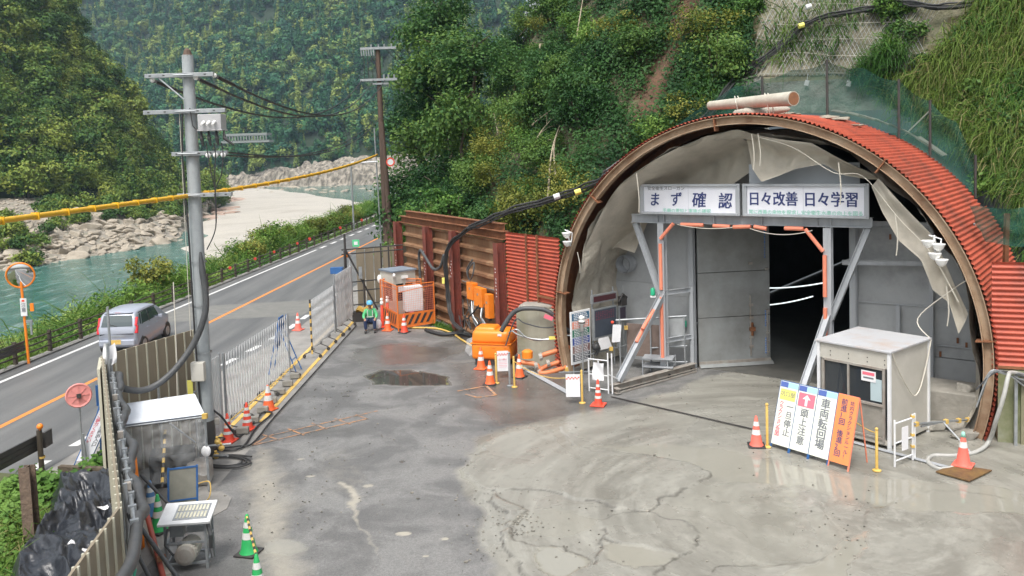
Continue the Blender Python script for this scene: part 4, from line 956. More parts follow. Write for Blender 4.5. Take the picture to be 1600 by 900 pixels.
# bulkhead at d=2.4 with the doorway, clipped to the arch
bh = T('bulkhead_wall', 'grey steel panel bulkhead closing the tunnel mouth around the doorway', 'wall', PM@Vector((0,2.4,0)))
def clipcol(u0, u1, z0, ztop, d, th, b, step=.15):
    n = max(1, int((u1-u0)/step)); us = [u0+(u1-u0)*i/n for i in range(n+1)]
    tp = [min(ztop, PZ+math.sqrt(max(.01, 5.5**2-u*u))) for u in us]
    pl = [(us[0], d, z0)]+[(us[-1], d, z0)]+[(us[i], d, max(z0+.01, tp[i])) for i in range(n, -1, -1)]
    b.prism(pl, (0, th, 0))
def panel(u0, u1, z0, z1, nm='panel', d=2.4, mt='greypanel'):
    b = MB(PM); clipcol(u0, u1, z0, z1, d, .06, b); return b.build(nm, M[mt], bh)
for (u0, u1, z0, z1) in ((-5.3,-3.62,0,2.55),(-5.4,-3.62,2.56,4.6),(-3.6,-2.45,0,2.2),(-3.6,-2.45,2.21,4.6),(2.3,3.4,0,1.52),(2.3,3.4,1.54,2.5),(2.3,4.2,2.52,4.62),(3.42,4.2,0,2.5),(4.22,5.4,0,1.2),(4.22,5.4,1.22,2.5),(4.22,5.4,2.52,4.1)): panel(u0, u1, z0, z1)
for (u0, u1, z0, z1) in ((-4.6,-.3,4.66,6.9),(-3.5,-.3,6.92,7.3)): panel(u0, u1, z0, z1, 'upper_panel', 2.38)
b = MB(PM); b.box((1.22,1.42,5.5), (2.95,.05,1.62)); b.build('light_upper_panel', M['lightpanel'], bh); b = MB(PM); b.box((1.6,1.38,6.33), (.3,.05,.05)); b.box((2.55,1.38,6.2), (.2,.06,.1)); b.build('panel_hook', M['galv'], bh)
b = MB(PM)
for z in (1.53, 2.51): b.bar((2.3,2.37,z), (5.2,2.37,z), .02, .03)
for u in (2.33, 4.21, 3.41): b.ibeam((u,2.30,0), (u,2.30,4.6 if u != 3.41 else 2.5), .1, .12, .012, (0,1,0))
b.ibeam((-5,2.28,4.63), (5.2,2.28,4.63), .14, .18, .015); b.ibeam((-2.47,2.28,0), (-2.47,2.28,4.6), .16, .16, .014, (0,1,0)); b.ibeam((2.28,2.28,0), (2.28,2.28,4.6), .16, .16, .014, (0,1,0))
b.build('frame', M['gatesteel'], bh)
b = MB(PM); bl = MB(PM)
for u in (4.21, 2.33, -.2):
    for k in range(7):
        for zz in ((.8+k*.07), (1.6+k*.07), (3.6+k*.07), (4.05+k*.05)): bl.box((u+.03, 2.27, zz), (.03,.02,.035))
bl.build('bolt_row', M['blue'], bh)
for u, z in ((3.0,1.25),(3.7,1.35),(3.9,4.4),(4.9,4.2),(2.7,1.1),(3.2,4.3),(4.8,1.7),(5.0,1.6),(4.4,1.3)): b.box((u,2.38,z), (.05,.03,.14))
b.build('lifting_lug', M['rust'], bh)
b = MB(PM); b.ibeam((2.1,1.9,3.62), (4.1,2.2,3.66), .06, .13, .01); b.build('tie_beam', M['gatesteel'], bh)
# duct in the left panel
b = MB(PM); b.cyl((-4.72,2.0,3.15), (-4.72,2.5,3.15), .27, n=20, caps=False); b.cyl((-4.72,2.0,3.15), (-4.72,2.5,3.15), .245, n=20, caps=False)
for k in range(6): b.tube([(-4.72+.28*math.cos(a), 2.02+k*.08, 3.15+.28*math.sin(a)) for a in [i*math.pi/8 for i in range(17)]], .012, 5)
b.build('duct', M['gatesteel'], bh)
# door leaf swung inward on the left
dl_ = T('tunnel_door', 'tall weathered grey door leaf standing open at the left of the dark doorway', 'door', PM@Vector((-2.4,2.5,0)))
DM = PM @ Matrix.Translation((-2.38,2.45,0)) @ Matrix.Rotation(R(44), 4, 'Z')
for (x0, x1, z0, z1) in ((0,2.3,.12,1.55),(0,2.3,1.57,2.95),(0,2.3,2.97,4.45)):
    b = MB(DM); b.box(((x0+x1)/2, 0, (z0+z1)/2), (x1-x0, .07, z1-z0)); b.build('door_panel', M['darkpanel'], dl_)
b = MB(DM); b.bar((0,-.05,.1), (2.3,-.05,.1), .04, .2); b.bar((1.66,-.05,.3), (1.66,-.05,2.2), .03, .08); b.bar((2.2,-.05,.3), (2.2,-.05,1.7), .03, .06)
for z in (.6,.9,1.2,1.5,1.9,3.2): b.box((1.68,-.07,z), (.12,.06,.08)); b.box((2.2,-.07,z-.2), (.1,.06,.06))
b.build('edge_fitting', M['dusty'], dl_)
b = MB(DM); b.box((1.7,-.1,1.15), (.16,.12,.12)); b.cyl((1.7,-.1,.95), (1.7,-.1,1.35), .04); b.build('latch', M['rust'], dl_)
b = MB(DM); b.add([(0,-.2,.04),(2.35,-.2,.04),(2.35,.0,.16),(0,.0,.16)], [(0,1,2,3)]); b.build('rubber_skirt', M['darkpanel'], dl_)
dr = T('inner_door', 'rust red door leaf standing open at the right of the dark doorway', 'door', PM@Vector((2.3,2.5,0)))
DM2 = PM @ Matrix.Translation((2.25,2.5,0)) @ Matrix.Rotation(R(97), 4, 'Z')
b = MB(DM2); b.box((1.1,0,2.25), (2.2,.06,4.4)); b.build('door_panel', mat('rust_panel', (.15,.045,.025), .8, (.06,.04,.035), 1.2, .1, streak=True), dr)
b = MB(DM2)
for z in (.3,1.25,1.5,2.6,3.7): b.ibeam((0,.06,z), (2.2,.06,z), .08, .1, .01)
b.build('door_rail', M['gatesteel'], dr)
# light tubes deep inside
for k, (q0, q1) in enumerate(((P(1200,450,31), P(1286,442,28.5)), (P(1194,477,31), P(1270,463,28.5)))):
    b = MB(); b.tube(sag(q0, q1, .05, 8), .02, 6)
    tag(b.build('light_tube', mat('tube_glow%d' % k, (.8,.85,.85), .4, emit=1.0, emc=(.8,.9,.9))), ['upper', 'lower'][k]+' thin pale strip light strung inside the dark tunnel', 'light', 'strip lights in the tunnel')
# beige tarps hung from the arch
def tarp(name, label, t0, t1, low, d0=.35, seed=0, rt=5.58, bulge=.35, nu=70, nv=34, cloth='tarp', back=1.35):
    b = MB(PM)
    def fn(i, j):
        t = t0+(t1-t0)*i; sc2 = .10*abs(math.sin(i*math.pi*max(2, round((t1-t0)*4)))); u, z = arc(t, rt-sc2); lu, lz = low(i)
        uu = u+(lu-u)*j; zz = z+(lz-z)*j; n_ = noise.noise(Vector((uu*.9+seed, zz*.6, seed)))*.5+noise.noise(Vector((uu*2.5+j, zz*1.3, seed+5)))*.22+noise.noise(Vector((uu*6, zz*2.0, seed+9)))*.07
        return (uu, min(2.2, d0+math.sin(math.pi*j)*bulge*.5+n_*(.1+.7*math.sin(math.pi*min(1, j*1.05)))*.8+sm(0,.45,j)*back), zz)
    b.grid(fn, nu, nv); o = b.build(name, M[cloth], smooth=True); return tag(o, label, 'tarpaulin', 'beige sheets hung in the tunnel mouth')
def lowL(i):
    pts = [(-5.5,3.3),(-5.2,3.6),(-4.7,3.75),(-4.1,3.6),(-3.6,4.6),(-2.6,5.1),(-1.6,5.3),(-.9,5.7),(-.3,6.1),(-.15,6.2)]
    k = i*(len(pts)-1); a = int(min(k, len(pts)-2)); f = k-a; return tuple(pts[a][q]*(1-f)+pts[a+1][q]*f for q in (0, 1))
tarp('tarpaulin', 'large dirty beige sheet sagging inside the left half of the arch', math.pi-.12, math.pi*.5+.06, lowL, .30, 1, bulge=.55)
def lowM(i):
    pts = [(-.05,7.0),(.1,6.2),(.35,5.85),(.8,6.0),(1.3,6.2),(2.0,6.3),(2.5,6.0),(3.1,5.9),(3.3,5.9)]
    k = i*(len(pts)-1); a = int(min(k, len(pts)-2)); f = k-a; return tuple(pts[a][q]*(1-f)+pts[a+1][q]*f for q in (0, 1))
tarp('tarpaulin', 'thin beige sheet gathered to a point right of the arch crown', math.pi*.5-.03, R(52), lowM, .2, 3, 5.5, .2, back=.55)
def lowR(i):
    pts = [(3.25,5.75),(3.5,5.1),(3.85,4.45),(4.35,4.0),(4.6,3.3),(4.95,3.0),(5.15,2.3)]
    k = i*(len(pts)-1); a = int(min(k, len(pts)-2)); f = k-a; return tuple(pts[a][q]*(1-f)+pts[a+1][q]*f for q in (0, 1))
tarp('tarpaulin', 'narrow beige sheet trailing down the right side of the arch', R(51), R(12), lowR, .2, 6, 5.5, .12, back=.2)
def rope(name, label, pts, r=.018, m='rope', group=None, n=6, cat='rope'):
    b = MB(); b.tube(catmull(pts, 6), r, n); return tag(b.build(name, M[m]), label, cat, group)
def pm(u, d, z): return PM@Vector((u, d, z))
for (u, z0, z1, lb) in ((.35,7.0,6.2,'at the crown of the arch'),(.52,7.0,6.3,'beside the first at the crown of the arch'),(2.55,6.2,5.3,'right of the crown'),(3.85,4.95,4.1,'by the right floodlight'),(4.95,3.3,2.5,'at the low right of the arch'),(-3.1,6.0,5.0,'on the left sheet'),(-5.2,3.6,3.1,'below the left floodlight')):
    rope('tie_rope', 'pale rope end hanging '+lb, [pm(u,.1,z0+.15), pm(u+.04,.15,(z0+z1)/2), pm(u,.2,z1)], .015, group='rope ends hanging from the arch')
rope('sling_rope', 'white rope looped along the right curve of the arch', [pm(.5,.15,7.05), pm(1.4,.2,6.75), pm(2.4,.2,6.1), pm(3.1,.2,6.0), pm(3.9,.2,5.0), pm(4.6,.2,4.2), pm(5.2,.1,3.1)], .010)
# floodlights on the arch
def flood(u, z, lb, s=1):
    t = T('floodlight', lb, 'lamp', pm(u,-.15,z), 0, 'floodlights on the arch')
    for dx, dz in (((-.0,.16),(.02,-.10)) if s == 1 else ((-.12,.12),(.1,.05),(.02,-.16),(.16,-.3))):
        b = MB(PM); b.lathe([(.03,-.1),(.10,-.04),(.14,.05),(.15,.07),(.12,.075)], (u+dx, -.25, z+dz), 14); b.build('lamp_head', M['lampwhite'], t, smooth=True)
    b = MB(PM); b.tube([(u-.12,-.15,z+.3),(u+.14,-.15,z+.22),(u+.1,-.15,z-.1)], .018, 6); b.bar((u,-.05,z-.2), (u,-.2,z+.3), .04, .04); b.build('bracket', M['white'], t)
flood(-5.35, 4.15, 'white twin floodlight clamped to the left side of the arch'); flood(4.75, 4.35, 'cluster of white lamps clamped to the right side of the arch', 2)
# ------------------------------------------------------------ gate frame with the sign boards
gf = T('gate_frame', 'grey steel height limit gate frame with orange pads standing before the tunnel doorway', 'gate', pm(-.5,1.2,0))
b = MB(PM); b.ibeam((-3.9,1.2,4.74), (3.06,1.2,4.78), .2, .26, .016)
for u in (-3.0,-2.78,-1.2,.2,1.7,2.05): b.box((u,1.2,4.75), (.02,.18,.24))
b.build('top_beam', M['gatesteel'], gf)
for u in (-2.9, 1.95): b = MB(PM); b.ibeam((u,1.2,.25), (u,1.2,4.62), .2, .2, .014, (0,1,0)); b.build('column', M['gatesteel'], gf)
b = MB(PM); b.ibeam((-3.78,1.2,4.6), (-2.98,1.2,2.45), .16, .16, .012); b.build('side_brace', M['gatesteel'], gf)
b = MB(PM); b.ibeam((2.95,1.2,4.63), (2.0,1.2,2.2), .16, .16, .012); b.build('side_brace', M['gatesteel'], gf)
b = MB(PM); b.ibeam((-2.9,1.15,2.45), (-3.22,-1.0,.3), .17, .17, .012, (1,0,0)); b.build('front_brace', M['gatesteel'], gf)
b = MB(PM); b.ibeam((1.95,1.1,2.3), (1.72,-.95,.1), .17, .17, .012, (1,0,0)); b.build('front_brace', M['gatesteel'], gf)
b = MB(PM); b.ibeam((-3.3,-1.25,.16), (-2.35,2.1,.16), .2, .18, .014); b.ibeam((-3.45,-1.1,.12), (-3.0,-1.35,.12), .14, .14, .01)
b.bar((-3.1,-1.35,.05), (-2.2,1.9,.05), .03, .05); b.build('base_beam', M['dusty'], gf)
for (u, d) in ((-3.28,-1.15),(-3.0,-.1),(-2.65,1.0),(-2.4,1.95)): b = MB(PM); b.cyl((u-.03,d,.06), (u+.03,d,.06), .06); b.build('caster', M['rubber'], gf)
b = MB(PM)
for z in (1.05, 2.5): b.ibeam((-2.9,1.25,z), (-2.45,2.15,z), .1, .14, .01)
b.ibeam((-2.42,2.15,.1), (-2.42,2.15,2.6), .12, .12, .01, (0,1,0)); b.build('rear_rail', M['gatesteel'], gf)
pads = [((-2.9,1.08,2.62),(-2.9,1.08,4.0)),((-2.9,1.08,.5),(-2.9,1.08,2.4)),((-2.88,1.06,4.15),(-2.45,1.06,4.62)),((-2.2,1.06,4.60),(-1.5,1.06,4.60)),((-1.2,1.06,4.59),(-.7,1.06,4.58)),((-.6,1.06,4.57),(-.1,1.06,4.60)),((0,1.06,4.6),(.35,1.06,4.55)),((.85,1.06,4.58),(1.35,1.06,4.58)),((1.4,1.06,4.58),(1.86,1.06,4.0)),((1.9,1.06,3.9),(1.9,1.06,2.8)),((1.9,1.06,2.5),(1.9,1.06,1.5)),((-3.02,.1,1.6),(-2.98,.75,2.05)),((-3.12,-.1,1.25),(-3.07,.2,1.55)),((1.83,-.0,1.0),(1.89,.7,1.75))]
for p, q in pads: b = MB(PM); b.cyl(p, q, .055, n=8); b.build('corner_pad', M['salmon'], gf)
b = MB(PM); b.tube(sag((-2.3,1.02,4.6), (-.5,1.02,4.58), .08), .012, 5); b.tube(sag((-.1,1.02,4.55), (1.6,1.02,4.55), .14), .012, 5); b.build('slack_cord', M['rope'], gf)
# text on flat boards
def text(s, Mx, size, m, parent, name='lettering', bold=.012, ls=1.0, align='LEFT', sx=1, shear=0, cs=1.0):
    c = bpy.data.curves.new('t', 'FONT'); c.body = s; c.size = size; c.space_line = ls; c.align_x = align; c.align_y = 'TOP'; c.shear = shear; c.space_character = cs; c.resolution_u = 2
    o = bpy.data.objects.new('t', c); col.objects.link(o); bpy.context.view_layer.update()
    me = bpy.data.meshes.new_from_object(o.evaluated_get(bpy.context.evaluated_depsgraph_get())); bpy.data.objects.remove(o); bpy.data.curves.remove(c)
    off = WL(parent); vs = [Vector((v.co.x*sx, v.co.y, v.co.z)) for v in me.vertices]; fs = [tuple(p.vertices) for p in me.polygons]; bpy.data.meshes.remove(me)
    w_ = bold*size*1.1; V = []; F = []
    for k, (dx, dy) in enumerate(((-1,-.5),(1,.5),(-1,.5),(1,-.5),(0,0))):     # stroke weight from stacked layers
        n0 = len(V); V += [(Mx @ (v+Vector((dx*w_, dy*w_, .0006*(k+1)))))-off for v in vs]; F += [tuple(i+n0 for i in f) for f in fs]
    me = bpy.data.meshes.new(name); me.from_pydata([tuple(v) for v in V], [], F); me.materials.append(M[m]); ob = bpy.data.objects.new(name, me); col.objects.link(ob); ob.parent = parent; return ob
def plane_m(o, right, up):
    r_ = Vector(right).normalized(); u_ = Vector(up).normalized(); n_ = r_.cross(u_); mm = Matrix((r_, u_, n_)).transposed().to_4x4(); mm.translation = Vector(o); return mm
def board(u0, u1, z0, z1, lb, d=.98):
    t = T('sign_board', lb, 'sign', pm((u0+u1)/2, d, z0)); b = MB(PM); b.box(((u0+u1)/2, d+.05, (z0+z1)/2), (u1-u0, .07, z1-z0)); b.build('face', M['signwhite'], t)
    b = MB(PM)
    for p, q in (((u0,d,z0),(u1,d,z0)),((u0,d,z1),(u1,d,z1)),((u0,d,z0-.04),(u0,d,z1+.04)),((u1,d,z0-.04),(u1,d,z1+.04))): b.bar(p, q, .12, .07)
    b.build('border', M['gatesteel'], t, bevel=.008)
    b = MB(PM); um = (u0+u1)/2; b.box((um, d+.012, (z0+z1)/2), (.008, .006, z1-z0-.08)); b.build('panel_seam', mat('seam', (.55,.56,.62), .5), t)
    return t, lambda u, z: PM @ plane_m((u, d+.008, z), (1,0,0), (0,0,1))
t, f = board(-3.42, -.42, 4.93, 5.75, 'wide white board left of the pair on the gate beam, reading まず確認')
text('安全衛生スローガン', f(-3.24, 5.72), .135, 'ink', t, bold=.004); text('ま', f(-3.20, 5.52), .44, 'navy', t, bold=.016, shear=.12, sx=.85)
text('ず', f(-2.52, 5.53), .44, 'navy', t, bold=.016, shear=.15, sx=.85); text('確', f(-1.82, 5.53), .47, 'navy', t, bold=.016, shear=.1, sx=.95); text('認', f(-1.02, 5.51), .47, 'navy', t, bold=.016, shear=.1, sx=.9)
text('手順の周知と実施の確認', f(-2.75, 5.065), .135, 'mint', t, bold=.012, cs=1.05)
t, f = board(-.22, 2.98, 4.93, 5.75, 'wide white board right of the pair on the gate beam, reading 日々改善 日々学習')
text('日々改善', f(-.13, 5.55), .40, 'navy', t, bold=.02, sx=.86); text('日々学習', f(1.38, 5.55), .41, 'navy', t, bold=.02, sx=.86)
text('常に改善の余地を探求し安全衛生水準の向上を図る', f(-.12, 5.075), .131, 'mint', t, bold=.012)
# ------------------------------------------------------------ red corrugated walls
def corr_wall(name, p, q, z0, z1, label, pitch=.118, amp=.028, slope=0, nm='corrugated_sheet', th=.03):
    p = Vector((*p, 0)); q = Vector((*q, 0)); d = (q-p).normalized(); n_ = Vector((d.y, -d.x, 0))
    t = T(name, label, 'wall', p); k = int((z1-z0)/pitch)*6; b = MB()
    def fn(i, j): return p+(q-p)*j+n_*amp*math.cos(i*k/6*2*math.pi)+Vector((0,0,z0+(z1-z0)*i))
    b.grid(fn, k+1, 2); b.grid(lambda i, j: fn(i, j)-n_*.02, k+1, 2); b.build(nm, M['redsheet'], t, smooth=True); return t, d, n_
A0 = Vector((-.25,28.35,0)); A1 = Vector((1.45,25.75,0))
t, d, n_ = corr_wall('corrugated_wall', (-.25,28.35), (1.42,25.8), .0, 4.15, 'red corrugated sheet wall between the sheet piles and the left foot of the arch')
for f_ in (.42, .62): b = MB(); p = A0.lerp(A1, f_)+n_*.06; b.box((p.x,p.y,2.1), (.05,.05,4.15), math.atan2(d.y, d.x)); b.build('stud', M['rust'], t)
b = MB(); b.bar(tuple(A0.lerp(A1,.6)+n_*.07+Vector((0,0,2.2))), tuple(A1+n_*.07+Vector((0,0,2.2))), .04, .06); b.build('rail', M['rust'], t)
t, d, n_ = corr_wall('corrugated_wall', (10.66,18.42), (15.2,16.65), 1.75, 4.08, 'bright red corrugated wall right of the arch above the mossy concrete')
b = MB(); p = Vector((10.66,18.42,0)); q = Vector((15.2,16.65,0)); b.bar(tuple(p+n_*.02+Vector((0,0,1.72))), tuple(q+n_*.02+Vector((0,0,1.72))), .1, .06); b.build('bottom_rail', M['rust'], t)
# concrete wall right with mossy buttresses
cw = T('concrete_wall', 'mossy stained concrete retaining wall right of the tunnel arch', 'wall', (12,17.9,0))
b = MB(); p = Vector((10.75,18.32,0)); d2 = Vector((.92,-.39,0)).normalized(); nn2 = Vector((d2.y,-d2.x,0)); mm = plane_m(p, d2, (0,0,1))
b.prism([tuple(p+d2*.0), tuple(p+d2*5), tuple(p+d2*5-nn2*.5), tuple(p-nn2*.5)], (0,0,1.66)); b.build('wall_face', M['mossconc'], cw)
b = MB(); b.box(tuple(p+d2*.33+nn2*.10+Vector((0,0,.83))), (.06,.12,1.66), math.atan2(d2.y, d2.x)); b.build('wall_joint', M['galv'], cw)
b = MB(); b.prism([tuple(p+d2*.44+nn2*.06), tuple(p+d2*5+nn2*.06), tuple(p+d2*5-nn2*.02), tuple(p+d2*.44-nn2*.02)], (0,0,1.6)); b.build('mossy_slab', mat('moss', (.13,.13,.045), .9, (.07,.075,.03), 1.5, .2, bump=.4, c3=(.22,.21,.14), streak=True), cw)
# concrete step inside the right foot
b = MB(PM); b.box((4.95,1.1,.42), (1.3,1.2,.86)); tag(b.build('concrete_block', M['conc'], bevel=.03), 'grey concrete footing block inside the right foot of the arch', 'concrete block')
for i, (u, d_, s) in enumerate(((4.6,.2,.35),(5.1,.35,.3),(5.35,-.1,.28),(4.4,.3,.2),(5.2,.9,.25))):
    o = link('broken_rock', RM[i], loc=pm(u, d_, .1+(.8 if i == 4 else 0))); o.scale = (s, s, s*.9); tag(o, 'broken concrete lump at the right foot of the arch', 'rock', 'lumps at the right foot of the arch'); o.data = o.data.copy(); o.data.materials[0] = M['conc']
# ------------------------------------------------------------ sheet pile wall
WA = Vector((-5.07,37.6,0)); WB = Vector((-.28,28.5,0)); wd_ = (WB-WA).normalized(); wn = Vector((wd_.y,-wd_.x,0)); WLn = (WB-WA).length
sw = T('sheet_pile_wall', 'rusty steel sheet pile wall with red brown posts along the foot of the cliff', 'wall', WA)
nb_ = 9
for i, (s0, s1) in enumerate(((.02,.34),(.34,.60),(.60,.98))):
    b = MB()
    for k in range(8):
        z0 = .05+k*.47; z1 = z0+.47
        prof = [(z0,.0),(z0+.05,.0),(z0+.10,-.14),(z0+.34,-.14),(z0+.42,0),(z1,0)]
        for (za, ya), (zb, yb) in zip(prof[:-1], prof[1:]):
            vs = [WA+wd_*WLn*s+wn*y_+Vector((0,0,z_)) for s, y_, z_ in ((s0,ya,za),(s1,ya,za),(s1,yb,zb),(s0,yb,zb))]; b.add(vs, [(0,1,2,3)])
            vs = [q-wn*.012 for q in vs]; b.add(vs, [(3,2,1,0)])
    b.build('sheet_pile', M['pile'], sw)
for s in (0.0,.345,.61,.985):
    p = WA+wd_*WLn*s+wn*.16; b = MB(); b.ibeam(tuple(p), tuple(p+Vector((0,0,3.9 if s < .9 else 3.75))), .32, .32, .02, tuple(wn)); b.build('post', M['pileH'], sw)
for s in (.0,.345,.61,.985):        # chalked marks on the post faces
    p = WA+wd_*WLn*s+wn*.325; b = MB()
    for k in range(9):
        if rr.random() < .8: b.box(tuple(p+wd_*rr.uniform(-.06,.06)+Vector((0,0,1.9+k*.12))), (.07,.004,.03), math.atan2(wd_.y, wd_.x), ry=rr.choice((0,1.2,.5)))
    b.build('chalk_mark', M['white'], sw)
b = MB(); b.ibeam(tuple(WA+Vector((0,0,4.0))-wn*.05), tuple(WB+Vector((0,0,4.0))-wn*.05), .3, .3, .02); b.ibeam(tuple(WA+wd_*.5+Vector((0,0,4.25))-wn*.1), tuple(WB-wd_*.2+Vector((0,0,4.25))-wn*.1), .25, .3, .02); b.build('waling_beam', M['rust'], sw)
b = MB(); b.box(tuple(WA+wd_*WLn*.80+wn*.05+Vector((0,0,2.0))), (WLn*.3,.02,.03), math.atan2(wd_.y, wd_.x)); b.build('cable_rail', M['galv'], sw)
# ------------------------------------------------------------ green net, log, sacks, above the arch
def onarch(t, d, off=0): u, z = arc(t, 6.02+off); return pm(u, d, z)
gn = T('green_net', 'dark green safety netting on posts around the back of the arch roof', 'netting', onarch(R(70), 3.9))
ths = [R(a) for a in (140,128,118,106,98,90,80,70,60,51,43,36)]
dep = [.9,2.2,3.3,3.8,4.0,4.2,4.2,4.2,4.2,4.3,4.4,4.5]; hts = [.05,.6,.9,1.2,1.2,1.35,1.6,1.6,1.6,1.5,1.5,1.1]
def netp(i, j):
    k = i*(len(ths)-1); a = int(min(k, len(ths)-2)); f = k-a; q = onarch(ths[a]*(1-f)+ths[a+1]*f, dep[a]*(1-f)+dep[a+1]*f, .02); h = hts[a]*(1-f)+hts[a+1]*f
    n_ = noise.noise(Vector((i*20, j*3, 1)))*.10+.12*math.sin(j*math.pi); return q+Vector((0,0,h*j*(1-.08*abs(math.sin(k*math.pi)))))+PN*n_
b = MB(); b.grid(netp, 110, 12); b.build('net', M['net'], gn, smooth=True)
for k in (4,6,8,9,11):
    q = onarch(ths[k], dep[k]); b = MB(); b.cyl(tuple(q), tuple(q+Vector((0,0,hts[k]+.06))), .035, n=6); b.build('post', M['dark'], gn)
b = MB(); b.tube([P(1411,214,24.6), P(1456,170,24.2)], .022, 6); b.build('stay', M['bamboo'], gn)
lg = T('log', 'thick pale cut log lying across the crown of the arch', 'log', onarch(R(90), 1.2, .5))
P0 = P(1110,165,24.6); P1 = P(1240,154,21.3)
b = MB(); b.cyl(P0, P1, .13, .19, n=18); b.build('bark_side', M['bamboo'], lg, smooth=2)
b = MB(); ax = (P1-P0).normalized(); b.cyl(P1+ax*.002, P1+ax*.006, .165, n=18); b.build('cut_end', M['logend'], lg)
for f_ in (.36, .72):
    b = MB(); q = P0.lerp(P1, f_); b.tube([q+Vector((-.08,0,.2)), q+Vector((-.1,-.2,0)), q+Vector((0,-.15,-.35))], .015, 5); b.tube([q+Vector((.0,0,.2)), q+Vector((.05,-.2,0)), q+Vector((.1,-.15,-.35))], .015, 5); b.build('lashing', M['rope'], lg)
for i, (x, y, dx, dy_) in enumerate(((1145,176,1190,175),(1180,175,1235,170),(1160,172,1200,177))):
    a = P(x, y, 22.9); c = P(dx, dy_, 22.7); b = MB(); n_ = 8
    b.tube([a, a.lerp(c,.08), a.lerp(c,.3), a.lerp(c,.7), a.lerp(c,.92), c], [.02,.07,.10,.10,.07,.02], 10)
    tag(b.build('sandbag', M['sack'], smooth=True), ['left', 'right', 'rear'][i]+' grey sandbag chocking the log on the arch crown', 'sandbag', 'sandbags under the log')
for i in range(16):
    t_ = R(rr.uniform(64, 104)); q = onarch(t_, rr.uniform(2.6, 4.0), .03); s = rr.uniform(.12, .26); o = link('roof_debris', RM[i % 7], loc=q); o.scale = (s*1.5, s, s*.35); o.rotation_euler = (0, 0, rr.random()*6); tag(o, 'flat stone and mortar scrap lying on the back of the arch roof', 'debris', 'scraps on the arch roof')
b = MB(); 
for k in range(7):
    a = onarch(R(52+k*4), 4.5+.06*k, .05); c = onarch(R(55+k*4), 5.6, .25); b.box(tuple((a+c)/2), (.9,.5,.03), -PA+rr.uniform(-.3,.3), rr.uniform(-.1,.1), R(38-k*4))
tag(b.build('old_sheeting', M['dusty']), 'old grey sheeting lapped behind the red roof of the arch', 'sheeting')
b = MB(); q = onarch(R(17), 2.6, .05); b.ibeam(tuple(q-Vector((0,0,.4))), tuple(q+Vector((.05,0,1.5))), .1, .1, .01, (0,1,0)); tag(b.build('net_post', M['rust']), 'rusty steel post standing on the right flank of the arch', 'post')
b = MB(); pts = [P(x, y, 19.8) for x, y in ((1515,322),(1640,318),(1640,380),(1540,378))]
b.grid(lambda i, j: (pts[0].lerp(pts[1], i)).lerp(pts[3].lerp(pts[2], i), j)+Vector((0, noise.noise(Vector((i*5,j*3,0)))*.2, -.1*math.sin(i*3)**2)), 20, 8); tag(b.build('green_net', M['net'], smooth=True), 'small scrap of green netting under the hanging grass at the right edge', 'netting')
# ------------------------------------------------------------ rope net on the rock above
rn_ = T('slope_net', 'wire rope net pinned over the rock face above the tunnel', 'netting', HIT(1280,118)[0])
def surfline(pix, n, off=.1):
    out = []
    for i in range(n+1):
        k = i/n*(len(pix)-1); a = int(min(k, len(pix)-2)); f = k-a; h, q = HIT(pix[a][0]*(1-f)+pix[a+1][0]*f, pix[a][1]*(1-f)+pix[a+1][1]*f, off)
        if h is not None: out.append(h)
    return out
def lines(name, L, r, n=14, mt='netrope'):
    b = MB()
    for pix in L:
        q = surfline(pix, n)
        if len(q) > 2: b.tube(q, r, 4, caps=False)
    b.build(name, M[mt], rn_)
lines('border_rope', [[(1160,128),(1190,118),(1260,117),(1385,116)]], .035, 20)
lines('cross_rope', [[(1186,92),(1240,84),(1300,88),(1400,90)],[(1195,66),(1260,64),(1330,62),(1420,62)],[(1210,40),(1280,40),(1350,38),(1440,36)],[(1225,12),(1290,8),(1360,10),(1470,8)]], .015, 20)
lines('down_rope', [[(1150+k*26+10, 124-k*.3),(1180+k*30,72),(1205+k*33,20),(1225+k*34,-20)] for k in range(9)], .010, 18)
lines('mesh_wire', [[(1150+k*6.2,121),(1230+k*6.2,-20)] for k in range(42)]+[[(1160+k*7,-20+0*k),(1160+k*7+75,121)] for k in range(34)], .0065, 10, 'galv')
for x, y in ((1260,135),(1326,132)):
    q = HIT(x, y, .2)[0]; b = MB(); b.box(tuple(q), (.16,.05,.2), -PA, 0, .3); b.tube([q, q+Vector((0.02,-.03,.35))], .012, 5); tag(b.build('anchor_weight', M['white']), ['left', 'right'][x > 1300]+' white tag weight hanging from the lower edge of the rope net', 'tag', 'white weights on the rope net')
# ------------------------------------------------------------ cables over the cliff and arch
def bundle(name, label, pts, n, r, spread, m='rubber', seed=1, group=None):
    rn = random.Random(seed); t = T(name, label, 'cable', pts[0], 0, group)
    for i in range(n):
        o = Vector((rn.uniform(-1,1), rn.uniform(-.5,.5), rn.uniform(-1,1)))*spread; b = MB()
        b.tube([p+o*(.7+.6*noise.noise(Vector((k*.35, i*3.1, seed)))) for k, p in enumerate(catmull(pts, 7))], r, 6); b.build('cable', M[m], t)
    return t
def HP(L, off=.35): return [q for q in (HIT(x, y, off)[0] for x, y in L) if q is not None]
c1 = HP([(1600,14),(1540,12),(1480,14),(1420,16),(1360,22),(1300,30),(1262,42),(1240,60),(1215,85),(1180,115),(1150,138)])
c2 = c1+[onarch(R(112),3.0,.35), onarch(R(124),1.8,.3), onarch(R(135),.6,.25), P(985,258,26.5), P(940,282,27.2), P(900,298,28), P(850,315,28.6), P(800,328,28.9), P(760,345,29.4), P(735,355,29.8)]
bundle('cable_bundle', 'bundle of thick black cables running down the rock and over the arch', c2, 6, .035, .14, seed=3)
wp = lambda s, z, o=.35: WA+wd_*WLn*s+wn*o+Vector((0,0,z))
